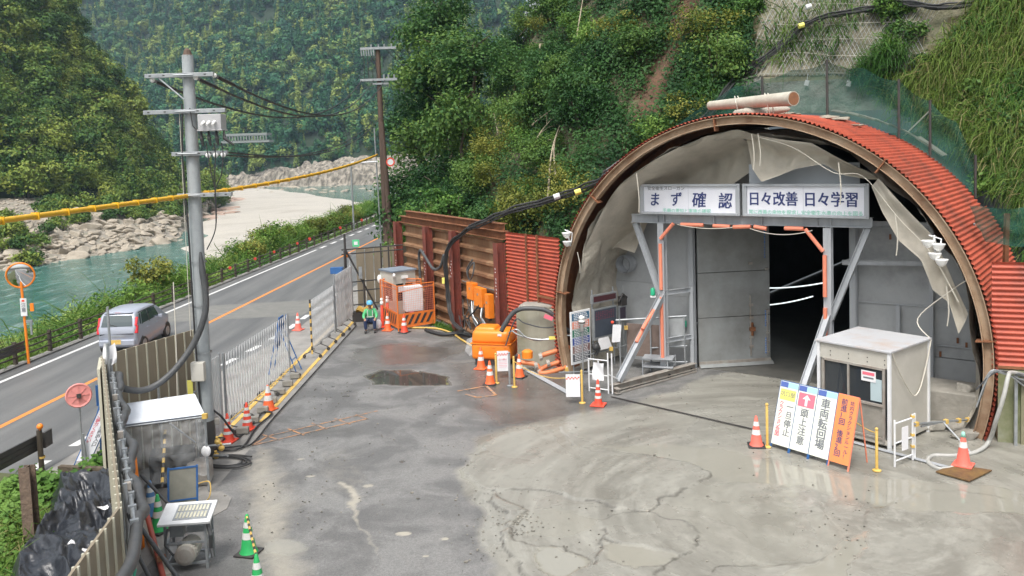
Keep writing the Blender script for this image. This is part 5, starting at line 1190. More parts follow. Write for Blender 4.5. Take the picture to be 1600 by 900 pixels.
bundle('cable_drop', 'black cables dropping down the face of the sheet pile wall', [P(738,354,29.9), wp(.66,3.6), wp(.615,3.1,.5), wp(.60,2.3,.5), wp(.60,1.5,.45), wp(.62,.9,.5), wp(.70,.5,.7), wp(.8,.4,.8)], 4, .04, .07, seed=5)
b = MB(); b.tube(catmull([wp(.60,3.0,.55), wp(.57,2.5,.6), wp(.50,2.35,.6), wp(.42,2.75,.6), wp(.36,2.95,.55), wp(.33,2.6,.5), wp(.335,1.6,.5), wp(.34,.8,.5)], 8), .06, 8); tag(b.build('thick_hose', M['hose'], smooth=True), 'thick dark hose looping across the sheet pile wall above the small booth', 'hose')
for x, y, m_, lb in ((870,307,'white','white'),(903,300,'lemon','yellow'),(1256,47,'lemon','yellow, high on the rock'),(1270,27,'white','white, high on the rock'),(1562,5,'lemon','yellow, in the grass')):
    q = HIT(x, y, .55)[0] if x > 1200 else P(x, y, 28.0 if x < 890 else 27.6)
    b = MB(); b.cyl(q-Vector((.1,0,.03)), q+Vector((.1,0,.03)), .10, n=10); tag(b.build('cable_tag', M[m_]), lb+' marker wrapped round the black cable bundle', 'tag', 'markers on the cable bundle')
# ------------------------------------------------------------ traffic cones
def cone_parts(t, body, bands, h=.70, base='square', bm_=None, topc=None, r0=.15):
    b = MB()
    if base == 'square': b.box((0,0,.015), (.38,.38,.03))
    else: b.lathe([(.22,0),(.22,.03),(.16,.035)], (0,0,0), 20)
    b.build('base', bm_ or body, t, world=False, bevel=.008)
    rad = lambda z: r0-(r0-.028)*(z/h)
    b = MB(); b.lathe([(rad(0)+.01,.03),(rad(.1),.08),(rad(h*.5),h*.5),(rad(h)-.002,h-.01),(.018,h)], (0,0,0), 20); b.build('cone_body', body, t, world=False, smooth=2)
    for (a, c) in bands: b = MB(); b.lathe([(rad(h*a)+.003,h*a),(rad(h*c)+.003,h*c)], (0,0,0), 20, cap=False); b.build('reflective_band', M['band'], t, world=False, smooth=True)
    if topc: b = MB(); b.lathe([(rad(h*.86)+.004,h*.86),(.03,h+.004),(.012,h+.012)], (0,0,0), 16); b.build('cap', M[topc], t, world=False, smooth=True)
B2b = [(.40,.56),(.68,.82)]; B3b = [(.28,.38),(.50,.60),(.72,.82)]
for x, y, body, bands, lb, kw in [
    (752,577,'coneorg',B2b,'orange cone standing against the left end of the orange tank',{}),
    (766,601,'coneorg',B2b,'orange cone on black base in front of the orange tank, nearest the orange floor marking',dict(bm='rubber')),
    (812,590,'coneorg',B2b,'orange cone on black base between the checked notice and the concrete pillar',dict(bm='rubber')),
    (935,634,'conered',B3b,'slim red cone with three white bands beside the small white barrier frame',dict(r0=.115,bm='conered')),
    (1182,698,'conefade',B2b,'pale red cone on black base left of the row of slanted sign boards',dict(bm='rubber')),
    (1505,731,'conefade',[(.55,.72)],'dirty pink cone with a green and white tip on the rusty plate',dict(top='mint')),
    (357,690,'conered',B3b,'red three banded cone nearest the grey pole at the lattice gate',dict(bm='conered')),
    (387,671,'conered',B3b,'red three banded cone in the middle of the row by the lattice gate',dict(bm='conered')),
    (420,641,'coneorg',[(.40,.60),(.7,.97)],'broad orange cone with wide pale bands at the far end of the near lattice gate',dict(r0=.18)),
    (466,516,'conefade',B2b,'red cone standing alone on the road edge by the white dashes',dict()),
    (606,517,'coneorg',B2b,'orange cone right beside the sitting guard',dict()),
    (632,520,'conered',B2b,'red cone with white bands on black base before the striped orange barrier',dict(bm='rubber')),
    (389,866,'conegreen',B2b,'green and white cone in the open yard holding the striped bar',dict(bm='dark')),
    (404,935,'conegreen',B2b,'green and white cone cut off by the bottom edge, other end of the striped bar',dict(bm='dark')),
    (249,830,'conegreen',B2b,'green cone between the blue mesh screen and the orange stretcher',dict(bm='dark')),
    (237,806,'coneblue',B2b,'blue and white cone behind the green one by the plastic shelter',dict(bm='dark'))]:
    g = G(x, y); t = T('traffic_cone', lb, 'cone', (g.x, g.y, .02 if g.x > -6.4 else .01), rr.uniform(-.3, .3)-.4, 'traffic cones in the yard')
    if 'dirty pink' in lb: t.location.z = .06
    cone_parts(t, M[body], bands, bm_=M[kw['bm']] if 'bm' in kw else None, topc=kw.get('top'), r0=kw.get('r0', .15))
b = MB(); a = G(389,866); c = G(404,935); b.bar((a.x,a.y,.66), (c.x,c.y,.66), .01, .01)
n_ = 14
b = MB()
for k in range(n_): b.cyl(Vector((a.x,a.y,.68)).lerp(Vector((c.x,c.y,.68)), k/n_), Vector((a.x,a.y,.68)).lerp(Vector((c.x,c.y,.68)), (k+1)/n_), .02, n=8, mi=k % 2)
tag(b.build('cone_bar', [M['yellow'], M['dark']]), 'yellow and black striped bar resting on the two green cones', 'bar')
# slim red posts with white lamps by the guard
for x, y, lb in ((598,512,'left'),(607,508,'right')):
    g = G(x, y); t = T('warning_light', lb+' of two slim red posts with white lamp heads behind the sitting guard', 'warning light', g, 0, 'slim red lamp posts')
    b = MB(); b.lathe([(.14,0),(.14,.05),(.07,.07),(.055,.9),(.04,.92)], (0,0,0), 14); b.build('post', M['conered'], t, world=False, smooth=2)
    b = MB(); b.lathe([(.03,.92),(.07,.95),(.07,1.05),(.03,1.08),(.055,1.12),(.055,1.18),(.01,1.2)], (0,0,0), 14); b.build('lamp', M['lampwhite'], t, world=False, smooth=True)
# ------------------------------------------------------------ bollards and chain notices
def bollard(x, y, lb, h=.85, col_='yellow', r=.03):
    g = G(x, y); t = T('bollard', lb, 'bollard', (g.x, g.y, .02), 0, 'thin yellow posts')
    b = MB(); b.lathe([(.09,0),(.09,.02),(r,.035),(r,h),(r*.9,h+.01)], (0,0,0), 12); b.build('post', M[col_], t, world=False, smooth=2)
    b = MB(); b.lathe([(.012,h),(.035,h+.02),(.035,h+.05),(.01,h+.07)], (0,0,0), 10); b.build('cap', M[col_], t, world=False, smooth=True); return (g.x, g.y)
q1 = bollard(776,600,'yellow post just right of the front cone by the orange tank'); q2 = bollard(804,606,'yellow post between the grey pipe stand and the concrete pillar')
q3 = bollard(910,631,'yellow post at the right end of the chain by the red banded cone'); q4 = bollard(1370,737,'yellow post right of the orange slogan board')
q5 = bollard(1199,700,'thin yellow post behind the left end of the slanted boards', .95); q6 = bollard(797,604,'grey post right of the checked notice', .95, 'galv', .035)
rope('yellow_rope', 'yellow rope sagging from the front posts to the post by the banded cone', sag((q2[0],q2[1],.8), (q3[0],q3[1],.82), .28), .012, 'yellow')
rope('yellow_rope', 'yellow rope from the right post back to the booth', sag((q4[0],q4[1],.82), (7.3,18.0,.8), .05), .012, 'yellow')
def notice(x0, y0, x1, y1, z, w_, h, lb):
    t = T('hanging_notice', lb, 'notice', G((x0+x1)/2, y1), 0); p = G((x0+x1)/2, y1); n_ = Vector((-p.x, -p.y, 0)).normalized(); r_ = Vector((-n_.y, n_.x, 0)); c = Vector((p.x, p.y, z))
    mm = plane_m(c, r_, (0,0,1)); b = MB(mm); b.box((0,0,0), (w_,h,.012)); b.build('sheet', M['paper'], t)
    b = MB(mm)
    for k in range(8):
        for j in range(2):
            if (k+j) % 2: b.box((-w_*.42+k*w_*.12, h*.36-j*.035, .008), (w_*.11,.035,.002))
    b.build('check_band', M['conered'], t); return t, mm
t, mm = notice(778,0,795,592,.55,.34,.62,'white notice with red checks hung between the posts by the orange tank')
text('立入禁止', mm@Matrix.Translation((-.13,.08,.008)), .065, 'pink', t, bold=.01); b = MB(mm)
for k in range(4): b.box((0,-.03-k*.05,.008), (.26,.008,.002))
b.build('small_print', M['pink'], t)
t, mm = notice(887,0,905,632,.52,.38,.62,'white notice with red checks on the yellow rope left of the banded cone')
# ------------------------------------------------------------ slanted sign boards, right
SA = G(1203,700); SB_ = G(1325,738); sdir = Vector((SB_.x-SA.x, SB_.y-SA.y, 0)).normalized(); snrm = Vector((sdir.y, -sdir.x, 0))
Ls = (Vector((SB_.x,SB_.y,0))-Vector((SA.x,SA.y,0))).length; print('sign row', Ls)
def aframe(k, w_, lb, face, head, legm):
    o = Vector((SA.x, SA.y, .0))+sdir*(k*Ls/4+Ls/8); t = T('sign_stand', lb, 'sign', o, 0, 'slanted sign boards by the booth')
    H_ = 1.42; lean = .30; up = (Vector((0,0,1))*math.cos(lean)-snrm*math.sin(lean)); mm = plane_m(o+up*.12, sdir, up); W_ = Ls/4-.02
    b = MB(mm); b.box((0,H_/2,0), (W_,H_,.02)); b.build('face', M[face], t)
    b = MB(mm)
    for s in (-1, 1): b.bar((s*W_/2,-.14,-.012), (s*W_/2,H_,-.012), .03, .03)
    b.bar((-W_/2,H_,-.012), (W_/2,H_,-.012), .03, .03); b.build('frame', M[legm], t)
    for s in (-1, 1): b = MB(); p = mm@Vector((s*W_/2,H_,-.03)); q = o+sdir*s*W_/2-snrm*.75+Vector((0,0,.02)); b.bar(tuple(p), tuple(q), .025, .025); b.build('leg', M[legm], t)
    if head:
        b = MB(mm); b.box((-W_*.27,H_-.07,.012), (W_*.42,.12,.004)); b.build('blue_band', M['navyband'], t)
        b = MB(mm); b.box((W_*.22,H_-.07,.012), (W_*.54,.12,.004)); b.build('cyan_band', M['cyan'], t)
    return t, (lambda x, y: mm@Matrix.Translation((x, y, .0125))), W_, H_, mm
M['navyband'] = mat('navy_band', (.08,.13,.38), .5)
M['cream'] = mat('cream_face', (.76,.78,.70), .5, (.68,.70,.62), 3, .3)
t, f, W_, H_, mm = aframe(0, 0, 'slanted board 坑口部 一旦停止 with a yellow top label, leftmost of the row', 'cream', True, 'blue')
b = MB(mm); b.box((0,H_-.29,.012), (W_*.86,.24,.003)); b.build('yellow_label', M['lemon'], t); text('坑口部', f(-W_*.41,H_-.22), .125, 'ink', t, bold=.014)
text('一\n旦\n停\n止', f(W_*.02,H_-.46), .185, 'ink', t, bold=.02, ls=1.02); text('ク\nラ\nク\nシ\nョ\nン\n合\n図', f(-W_*.40,H_-.44), .125, 'pink', t, bold=.02, ls=.78)
t, f, W_, H_, mm = aframe(1, 0, 'slanted board 頭上注意 with a white arrow on a red panel', 'cream', True, 'blue')
b = MB(mm); b.box((0,H_-.31,.012), (W_*.88,.30,.003)); b.build('red_panel', M['pink'], t)
b = MB(mm); b.box((0,H_-.36,.0145), (.06,.15,.003)); b.prism([(-.10,H_-.29,.014),(.10,H_-.29,.014),(0,H_-.19,.014)], (0,0,.002)); b.build('arrow', M['white'], t)
text('頭\n上\n注\n意', f(-W_*.22,H_-.50), .20, 'ink', t, bold=.02, ls=1.0)
t, f, W_, H_, mm = aframe(2, 0, 'slanted board 車両転回場, white, third in the row', 'cream', True, 'blue'); text('車\n両\n転\n回\n場', f(-W_*.27,H_-.18), .23, 'ink', t, bold=.024, ls=.94)
t, f, W_, H_, mm = aframe(3, 0, 'slanted orange board 前進1回 後進2回, rightmost of the row', 'orangeboard', False, 'salmon')
text('前\n進\n1\n回', f(-W_*.30,H_-.08), .15, 'navy', t, bold=.010, ls=.92); text('後\n進\n2\n回', f(-W_*.30,H_-.74), .15, 'navy', t, bold=.010, ls=.92)
text('坑\n内\nク\nラ\nク\nシ\nョ\nン\nル\nー\nル\n！', f(W_*.14,H_-.10), .105, 'navy', t, bold=.006, ls=.96)
# ------------------------------------------------------------ guard booth
A_ = Vector((8.17,18.0,0)); e1 = Vector((.785,.62,0)); e2 = Vector((-.62,.785,0)); BM = Matrix((e1, e2, Vector((0,0,1)))).transposed().to_4x4(); BM.translation = A_
# local x: right side going back; y: front face going left; front face plane x=0
bo = T('guard_booth', 'beige panel guard booth with sliding windows and a stained flat roof', 'booth', A_)
Wd, Dp, Hb = 1.70, 1.80, 2.22
b = MB(BM); b.box((Dp/2+.03,.02,1.14), (Dp-.06,.04,2.1)); b.box((Dp/2+.03,Wd-.02,1.14), (Dp-.06,.04,2.1)); b.box((Dp-.02,Wd/2,1.14), (.04,Wd-.08,2.1))
b.box((.02,Wd/2,2.01), (.05,Wd-.08,.36)); b.box((.03,Wd/2,.16), (.06,Wd-.1,.1)); b.box((Dp/2,Wd/2,.11), (Dp-.1,Wd-.1,.08)); b.build('walls', M['offwhite'], bo)
for x, y in ((.0,.0),(.0,Wd),(Dp,0),(Dp,Wd)): b = MB(BM); b.box((x,y,1.1), (.07,.07,2.2)); b.build('corner_post', M['white'], bo, bevel=.006)
b = MB(BM); b.box((Dp/2,Wd/2,Hb), (Dp+.12,Wd+.12,.05)); b.build('roof', mat('roof_sheet', (.50,.50,.49), .45, (.42,.30,.22), .8, .1, c3=(.44,.45,.47)), bo, bevel=.01)
b = MB(BM); b.box((-.01,Wd/2,1.81), (.05,Wd-.22,.05)); b.box((-.01,Wd/2,.98), (.06,Wd-.22,.05)); b.box((-.01,.12,1.0), (.05,.05,1.65)); b.box((-.01,Wd-.12,1.0), (.05,.05,1.65)); b.box((-.015,Wd*.56,1.4), (.05,.04,.8)); b.box((-.01,Wd/2,.24), (.05,Wd-.22,.04)); b.build('window_frame', M['dusty'], bo)
for y0, y1 in ((.15,Wd*.55),(Wd*.57,Wd-.15)): b = MB(BM); b.box((.01,(y0+y1)/2,1.4), (.008,y1-y0,.78)); b.build('window_pane', M['glass'], bo)
b = MB(BM); b.box((.012,Wd/2,.61), (.03,Wd-.28,.68)); b.build('lower_panel', M['conc'], bo)
b = MB(BM); b.box((-.006,.30,1.31), (.006,.26,.5)); b.build('inner_poster', mat('pale_poster', (.42,.52,.55), .5), bo)
b = MB(BM); mm = BM@plane_m((-.03,.62,1.72), (0,-1,0), (0,0,1)); b.box((-.02,.47,1.60), (.004,.34,.24)); nb1 = b.build('notice', M['paper'], bo)
b = MB(BM); b.box((-.024,.47,1.655), (.003,.28,.07)); b.build('pink_print', M['pink'], bo); b = MB(BM); b.box((-.024,.47,1.56), (.003,.24,.035)); b.build('grey_print', M['ink'], bo)
b = MB(BM)
for y in (.1,.5,.95,1.4):
    for z in (1.92,2.02): b.cyl((-.008,y,z), (-.014,y,z), .014, n=8)
b.build('bolt', M['dark'], bo)
rope('booth_rope', 'pale rope slung in a loop across the right side of the booth', [BM@Vector(q) for q in ((.03,-.05,2.2),(.35,-.06,1.7),(.85,-.06,1.15),(1.1,-.06,1.05),(1.35,-.06,1.25),(1.65,-.06,1.8),(1.84,-.05,2.2))], .014)
rope('guy_rope', 'white rope running from the booth roof up to the right side of the arch', [BM@Vector((1.84,-.05,2.2)), pm(4.3,.3,2.6), pm(5.1,.3,3.4), pm(5.5,.2,3.7)], .014)
# cone topped metal fittings right: small gate, pipe rail, hose, plate
sg = T('barrier_frame', 'small white tube frame with a hanging paper right of the guard booth', 'barrier', G(1410,728))
a = G(1398,731); c = G(1426,720); a = Vector((a.x,a.y,.02)); c = Vector((c.x,c.y,.02)); b = MB()
for q in (a, c, c+(c-a)*.12): b.cyl(tuple(q), tuple(q+Vector((0,0,1.0))), .022, n=8)
for z in (.12,.5,.92): b.cyl(tuple(a+Vector((0,0,z))), tuple(c+Vector((0,0,z))), .018, n=8)
b.build('frame', M['white'], sg); b = MB(); q = a.lerp(c,.5); d_ = (c-a).normalized(); mm = plane_m(q+Vector((0,0,.55))+Vector((d_.y,-d_.x,0))*.03, d_, (0,0,1)); b = MB(mm); b.box((0,0,0), (.22,.5,.01)); b.build('paper', M['paper'], sg)
b = MB()
for z in (.3,.55,.95): b.box(tuple(c+Vector((0,0,z))), (.07,.07,.05))
b.build('clamp', M['yellow'], sg)
pr = T('pipe_rail', 'grey scaffold pipe rail with orange clamps right of the booth', 'railing', c)
p0 = c+Vector((.05,0,.78)); p1 = P(1522,655,19.2); b = MB(); b.cyl(tuple(p0), tuple(p1), .027, n=8); b.cyl(tuple(p0.lerp(p1,.1)-Vector((0,0,.06))), tuple(p0.lerp(p1,.55)+Vector((0,0,.02))), .024, n=8); q = p0.lerp(p1,.45); b.cyl(tuple(q), (q.x+.35,q.y-.5,.02), .02, n=8); b.build('pipe', M['galv'], pr)
b = MB()
for f_ in (.02,.5,.72,.88): q = p0.lerp(p1, f_); b.box(tuple(q), (.09,.08,.09), .5)
b.build('clamp', M['yellow'], pr)
hs_ = [G(1500,727,.03), G(1470,733,.03), G(1450,722,.03), G(1458,712,.03), G(1490,712,.03), G(1525,706,.05)]+[P(1545,690,18.0), P(1557,655,17.7), P(1568,620,17.6), P(1575,590,17.7), P(1580,582,17.9), P(1600,586,18.1), P(1640,592,18.2)]
b = MB(); b.tube(catmull(hs_, 8), .045, 8); tag(b.build('grey_hose', mat('hose_grey', (.42,.42,.40), .5, (.34,.34,.32), 6), smooth=True), 'thick grey hose looped on the ground and over the mossy wall', 'hose')
for i in range(5):
    pts = [P(1535+rr.uniform(-12,8),600+i*9,18.0), P(1548,588+rr.uniform(-8,8),17.9), P(1565+i*3,582+rr.uniform(-3,6),17.9), P(1605,585+i*5,18.0), P(1640,590+i*4,18.0)]
    rope('thin_hose', 'thin cable draped over the top of the mossy wall', pts, .018, 'hose' if i % 2 else 'galv', group='thin cables over the mossy wall', cat='cable')
b = MB(); q = [G(*p, .035) for p in ((1462,738),(1490,727),(1550,736),(1515,753))]; b.prism([tuple(v) for v in q], (0,0,.025)); tag(b.build('steel_plate', M['rustplate']), 'rusty square steel plate on the ground under the pink cone', 'steel plate')
for (x, y, z0, lb) in ((1597,748,0,'white tube post with clamps cut off by the right edge of the photo'),):
    pass
# ------------------------------------------------------------ left gear: board stand, screens, tank, pillar, pipes
def frame_of(x0, y0, x1, y1):
    a = G(x0, y0); c = G(x1, y1); d = Vector((c.x-a.x, c.y-a.y, 0)); L = d.length; d.normalize(); return Vector((a.x,a.y,0)), d, L
a = P(891,500,24.9); c = P(921,489,25.45); d_ = Vector((c.x-a.x, c.y-a.y, 0)); Lb = d_.length; d_.normalize(); print('board', Lb)
bs = T('notice_board', 'tall white framed board with coloured message strips left of the dark screen', 'notice board', (a.x,a.y,0)); o = Vector((a.x,a.y,.35)); mm = plane_m(o, d_, (0,0,1)); HB = 1.62
b = MB(mm); b.box((Lb/2,HB/2,0), (Lb,HB,.05)); b.build('board', M['white'], bs, bevel=.006)
cols = [('s1',(.03,.12,.22)),('s2',(.72,.25,.17)),('s3',(.02,.16,.10)),('s4',(.03,.07,.30)),('s5',(.20,.10,.09)),('s6',(.03,.035,.05))]; z = HB-.06
for i, (nme, cc) in enumerate(cols):
    h_ = (HB-.12)/6-.03; b = MB(mm); b.box((Lb/2, z-h_/2, .028), (Lb-.1,h_,.004)); b.build('colour_strip', mat('strip_'+nme, cc, .5), bs)
    b = MB(mm)
    for r_ in range(4):
        x_ = .12
        while x_ < Lb-.16:
            w_ = rr.uniform(.03,.09); b.box((x_+w_/2, z-.03-r_*(h_/4.3), .032), (w_,h_/8,.002)); x_ += w_+.02
    b.build('print_line', M['paper'], bs); z -= h_+.03
b = MB(mm); b.cyl((Lb*.15,-.33,-.04), (Lb*.15,.2,-.04), .02, n=8); b.cyl((Lb*.9,-.33,-.04), (Lb*.9,.2,-.04), .02, n=8); b.cyl((-.3,-.2,-.25), (Lb,-.3,.3), .02, n=8); b.build('stand', M['galv'], bs)
a = P(926,510,25.45); c = P(962,499,26.1); d_ = Vector((c.x-a.x, c.y-a.y, 0)); Ls2 = d_.length; d_.normalize(); o = Vector((a.x,a.y,1.02)); mm = plane_m(o, d_, (0,0,1))
es = T('display_board', 'dark electronic display with red rows and a small strip display above it', 'display', (a.x,a.y,0))
b = MB(mm); b.box((Ls2/2,.42,0), (Ls2,.98,.12)); b.build('housing', M['galv'], es, bevel=.008); b = MB(mm); b.box((Ls2/2,.45,.062), (Ls2-.08,.84,.006)); b.build('screen', M['screen'], es)
b = MB(mm)
for i in range(9):
    for j in range(5): b.box((.12+i*(Ls2-.2)/9, .80-j*.055, .067), (.05*rr.uniform(.4,1.3),.035,.002))
b.build('led_row', M['ledred'], es)
b = MB(mm); b.box((Ls2/2-.02,1.22,.02), (Ls2+.05,.26,.1)); b.build('strip_housing', M['galv'], es); b = MB(mm); b.box((Ls2/2-.02,1.22,.073), (Ls2-.05,.17,.004)); b.build('strip_screen', mat('strip_led', (.07,.025,.03), .3), es)
b = MB(mm); b.box((Ls2+.28,.62,.0), (.34,.46,.1)); b.box((Ls2+.12,-.1,0), (.1,.7,.1)); b.build('side_box', M['galv'], es); b = MB(mm); b.box((Ls2+.28,.62,.053), (.25,.36,.004)); b.build('side_screen', mat('side_led', (.05,.04,.06), .3), es)
b = MB(mm)
for x_ in (.05,Ls2-.05,Ls2+.4): b.cyl((x_,-1.0,-.05), (x_,1.5,-.05), .025, n=8)
b.cyl((-.3,-.45,.05), (Ls2+.5,-.45,.05), .022, n=8); b.build('stand', M['galv'], es)
b = MB(mm); b.prism([(.12,-.38,.1),(.72,-.38,.1),(.62,-.02,.05),(.18,-.02,.05)], (0,0,.01)); b.build('hanging_paper', M['paper'], es)
b = MB(mm); b.box((Ls2+.33,1.0,.0), (.25,.3,.16)); b.tube([(Ls2+.1,1.0,.05),(Ls2+.25,1.25,.1),(Ls2+.45,1.1,.08)], .03, 6); b.build('loudspeaker', M['dark'], es)
b = MB(mm); b.ball((.02,-.25,.1), .13, n=8); b.tube([(.0,-.5,.1),(.1,-.3,.16),(.05,-.1,.1)], .05, 6); b.build('cable_coil', M['rubber'], es)
g = P(909,505,25.0); t = T('beacon', 'white and black round beacon on a post above the notice board', 'beacon', g-Vector((0,0,.3))); b = MB(); b.lathe([(.05,-.25),(.05,-.05),(.10,-.03),(.10,.08),(.06,.12),(.09,.14),(.09,.2),(.02,.24)], tuple(g), 14); b.build('head', M['lampwhite'], t, smooth=True); b = MB(); b.cyl((g.x,g.y,.02), (g.x,g.y,g.z-.24), .022); b.build('post', M['galv'], t); b = MB(); b.lathe([(.105,.0),(.105,.05)], tuple(g), 14, cap=False); b.build('lens', M['dark'], t)
g = P(1020,458,24.6); t = T('beacon', 'small green warning beacon on top of the front gate brace', 'beacon', g); b = MB(); b.lathe([(.07,-.06),(.07,.12),(.04,.16)], tuple(g), 14); b.build('head', mat('green_lens', (.02,.35,.18), .3), t, smooth=2); b = MB(); b.box(tuple(g-Vector((0,0,.1))), (.16,.1,.05)); b.build('bracket', M['white'], t)
# green sign on the frame and things behind the gate frame
g = P(1063,505,25.6); t = T('exit_sign', 'small green sign with white figures behind the left gate column', 'sign', g); mm = plane_m(g, PD, (0,0,1)); b = MB(mm); b.box((0,0,0), (.42,.2,.02)); b.build('plate', M['tealtag'], t); text('人専用通路', mm@Matrix.Translation((-.18,.05,.012)), .07, 'white', t, bold=.01)
hb = T('hand_barrier', 'brown mesh panel barrier with pipe handrails behind the gate brace', 'barrier', pm(-3.4,1.0,0))
b = MB(PM); b.box((-3.55,1.35,.95), (1.3,.04,1.0), R(12)); b.build('mesh_panel', mat('brown_mesh', (.20,.15,.13), .8, (.15,.11,.09), 6), hb)
b = MB(PM); b.cyl((-4.3,.75,1.62), (-2.5,1.9,1.72), .03, n=8); b.cyl((-3.4,1.3,.75), (-2.5,1.9,.8), .025, n=8); b.cyl((-3.4,1.3,.3), (-2.5,1.9,.3), .025, n=8)
for u, d in ((-4.2,.8),(-3.4,1.28),(-2.55,1.85)): b.cyl((u,d,.02), (u,d,1.68), .025, n=8)
b.build('pipe_frame', M['galv'], hb)
b = MB(PM); b.box((-2.75,1.75,1.2), (.5,.03,.9), R(30)); b.build('blue_panel', M['greypanel'], hb)
t = T('step_frame', 'low grey steel step frame on the ground behind the gate column', 'steps', pm(-2.9,.9,0)); b = MB(PM)
for z in (.3,.55): b.box((-3.05,1.1,z), (.9,.5,.03), R(20))
for u, d in ((-3.4,.75),(-2.7,1.0),(-3.4,1.25),(-2.7,1.5)): b.bar((u,d,0), (u,d,.58), .03, .03)
b.build('tread', M['gatesteel'], t)
wn_ = T('hanging_notice', 'crumpled white paper hung from the handrail end near the display', 'notice', pm(-4.35,.75,1.2)); mm = PM@plane_m((-4.25,.70,1.25), (.8,.5,0), (.1,0,1)); b = MB(mm); b.grid(lambda i, j: (i*.26-.13, j*.55-.3, .02*math.sin(i*5+j*3)), 6, 8); b.build('paper', M['paper'], wn_); b = MB(PM); b.ball((-4.4,.72,1.55), .05); b.build('red_tape', M['conered'], wn_)
# small white barrier left
sg = T('barrier_frame', 'white tube frame with crumpled papers behind the red three banded cone', 'barrier', G(935,612)); a = G(921,612); c = G(951,616); a = Vector((a.x,a.y,.02)); c = Vector((c.x,c.y,.02)); d_ = (c-a).normalized(); b = MB()
for q in (a, a.lerp(c,.5), c, c+d_*.12): b.cyl(tuple(q), tuple(q+Vector((0,0,.95+(.2 if q != a else 0)*(1 if (q-a).length > .4 else 0)))), .022, n=8)
for z in (.1,.5,.93): b.cyl(tuple(a+Vector((0,0,z))), tuple(c+Vector((0,0,z))), .018, n=8)
b.cyl(tuple(c+Vector((0,0,.55))), tuple(P(985,602,23.6)), .022, n=8); b.build('frame', M['white'], sg)
mm = plane_m(a.lerp(c,.5)+Vector((d_.y,-d_.x,0))*.05+Vector((0,0,.66)), d_, (0,0,1)); b = MB(mm); b.grid(lambda i, j: (i*.34-.17+.03*j, j*.5-.3, .03*math.sin(i*4+j*5)), 7, 8); b.build('paper', M['paper'], sg, smooth=True)
# orange tank
tk_ = T('orange_tank', 'bright orange moulded plastic tank on blocks before the red wall', 'tank', (-.75,26.6,0)); TM = Matrix.Translation((-.72,26.85,0)) @ Matrix.Rotation(R(-16), 4, 'Z')
def rbox(M_, c, d, nm, m_, par, bv, top=1.0):
    b = MB(M_); hx, hy, hz = d[0]/2, d[1]/2, d[2]/2; vs = [(c[0]+sx*hx*(top if sz > 0 else 1), c[1]+sy*hy*(top if sz > 0 else 1), c[2]+sz*hz) for sx in (-1,1) for sy in (-1,1) for sz in (-1,1)]
    b.add(vs, [(0,1,3,2),(4,6,7,5),(0,4,5,1),(2,3,7,6),(0,2,6,4),(1,5,7,3)]); o = b.build(nm, m_, par); q = o.modifiers.new('bevel', 'BEVEL'); q.width = bv; q.segments = 4; o.data.polygons.foreach_set('use_smooth', [True]*6); return o
rbox(TM, (0,0,.47), (1.32,.9,.54), 'lower_shell', M['orange'], tk_, .10); rbox(TM, (0,0,.94), (1.34,.92,.42), 'upper_shell', M['orange'], tk_, .12, .92); rbox(TM, (-.22,0,1.17), (.75,.7,.14), 'top_hump', M['orange'], tk_, .06, .85)
b = MB(TM); b.box((0,0,.73), (1.36,.94,.03)); b.build('seam', M['orange'], tk_); b = MB(TM); b.box((0,0,.1), (1.1,.8,.2)); b.build('plinth', M['dark'], tk_); b = MB(TM); b.box((.32,-.455,1.03), (.13,.01,.07)); b.build('maker_plate', M['white'], tk_)
b = MB(TM)
for x_ in (-.4,.1,.5): b.box((x_,-.455,.62), (.1,.02,.05))
b.build('lug', M['orange'], tk_)
g = G(733,560); b = MB(); b.ball((g.x+.1,g.y+.3,.32), .30, .8, .6, 1.1, n=12)
o = b.build('plastic_bag', M['clear'], smooth=True); 
for v in o.data.vertices: v.co += Vector((noise.noise(v.co*6), noise.noise(v.co*7+Vector((3,0,0))), noise.noise(v.co*6+Vector((0,5,0)))))*.08
tag(o, 'crumpled clear plastic wrapped bundle at the left end of the orange tank', 'bag')
# concrete pillar with hose
cp = T('concrete_pillar', 'weathered pale concrete block pillar with a dark hose over its top', 'pillar', (.75,26.5,0)); b = MB(); b.prism([(.02,26.35,0),(.75,26.1,0),(1.55,26.1,0),(1.6,26.9,0),(.2,27.2,0)], (0,0,1.85)); b.build('block', mat('pillar_conc', (.40,.39,.31), .85, (.24,.24,.15), 1.2, .1, bump=.3, streak=True, c3=(.34,.325,.26)), cp)
b = MB(); b.prism([(.1,26.4,1.85),(.75,26.2,1.85),(1.45,26.2,1.85),(1.4,26.8,1.85),(.3,27.0,1.85)], (0,0,.12)); b.build('cap', M['conc'], cp, bevel=.05)
b = MB(); b.tube(catmull([P(783,518,26.0), P(790,505,26.0), P(803,488,26.0), P(820,482,25.9), P(850,484,25.85), P(868,495,25.8), P(882,512,25.8), P(890,518,25.9)], 6), .075, 8); tag(b.build('thick_hose', M['hose'], smooth=True), 'dark thick hose bent over the concrete pillar', 'hose')
for i, pts in enumerate(([P(790,540,26),P(805,500,25.95),P(820,505,25.9),P(850,512,25.85),P(880,508,25.8)],[P(795,520,26),P(808,515,25.9),P(825,528,25.85),P(860,530,25.8),P(885,520,25.8)],[P(800,517,25.95),P(812,524,25.9),P(840,532,25.85),P(870,526,25.8),P(892,524,25.8)])):
    rope('thin_hose', 'thin grey cable sagging across the face of the concrete pillar', pts, .022, ['hose','galv','galv'][i], group='thin cables on the concrete pillar', cat='cable')
g = P(864,528,25.75); b = MB(); b.box(tuple(g), (.26,.02,.10)); tag(b.build('cable_tag', M['lemon']), 'yellow tag on the cable across the concrete pillar', 'tag')
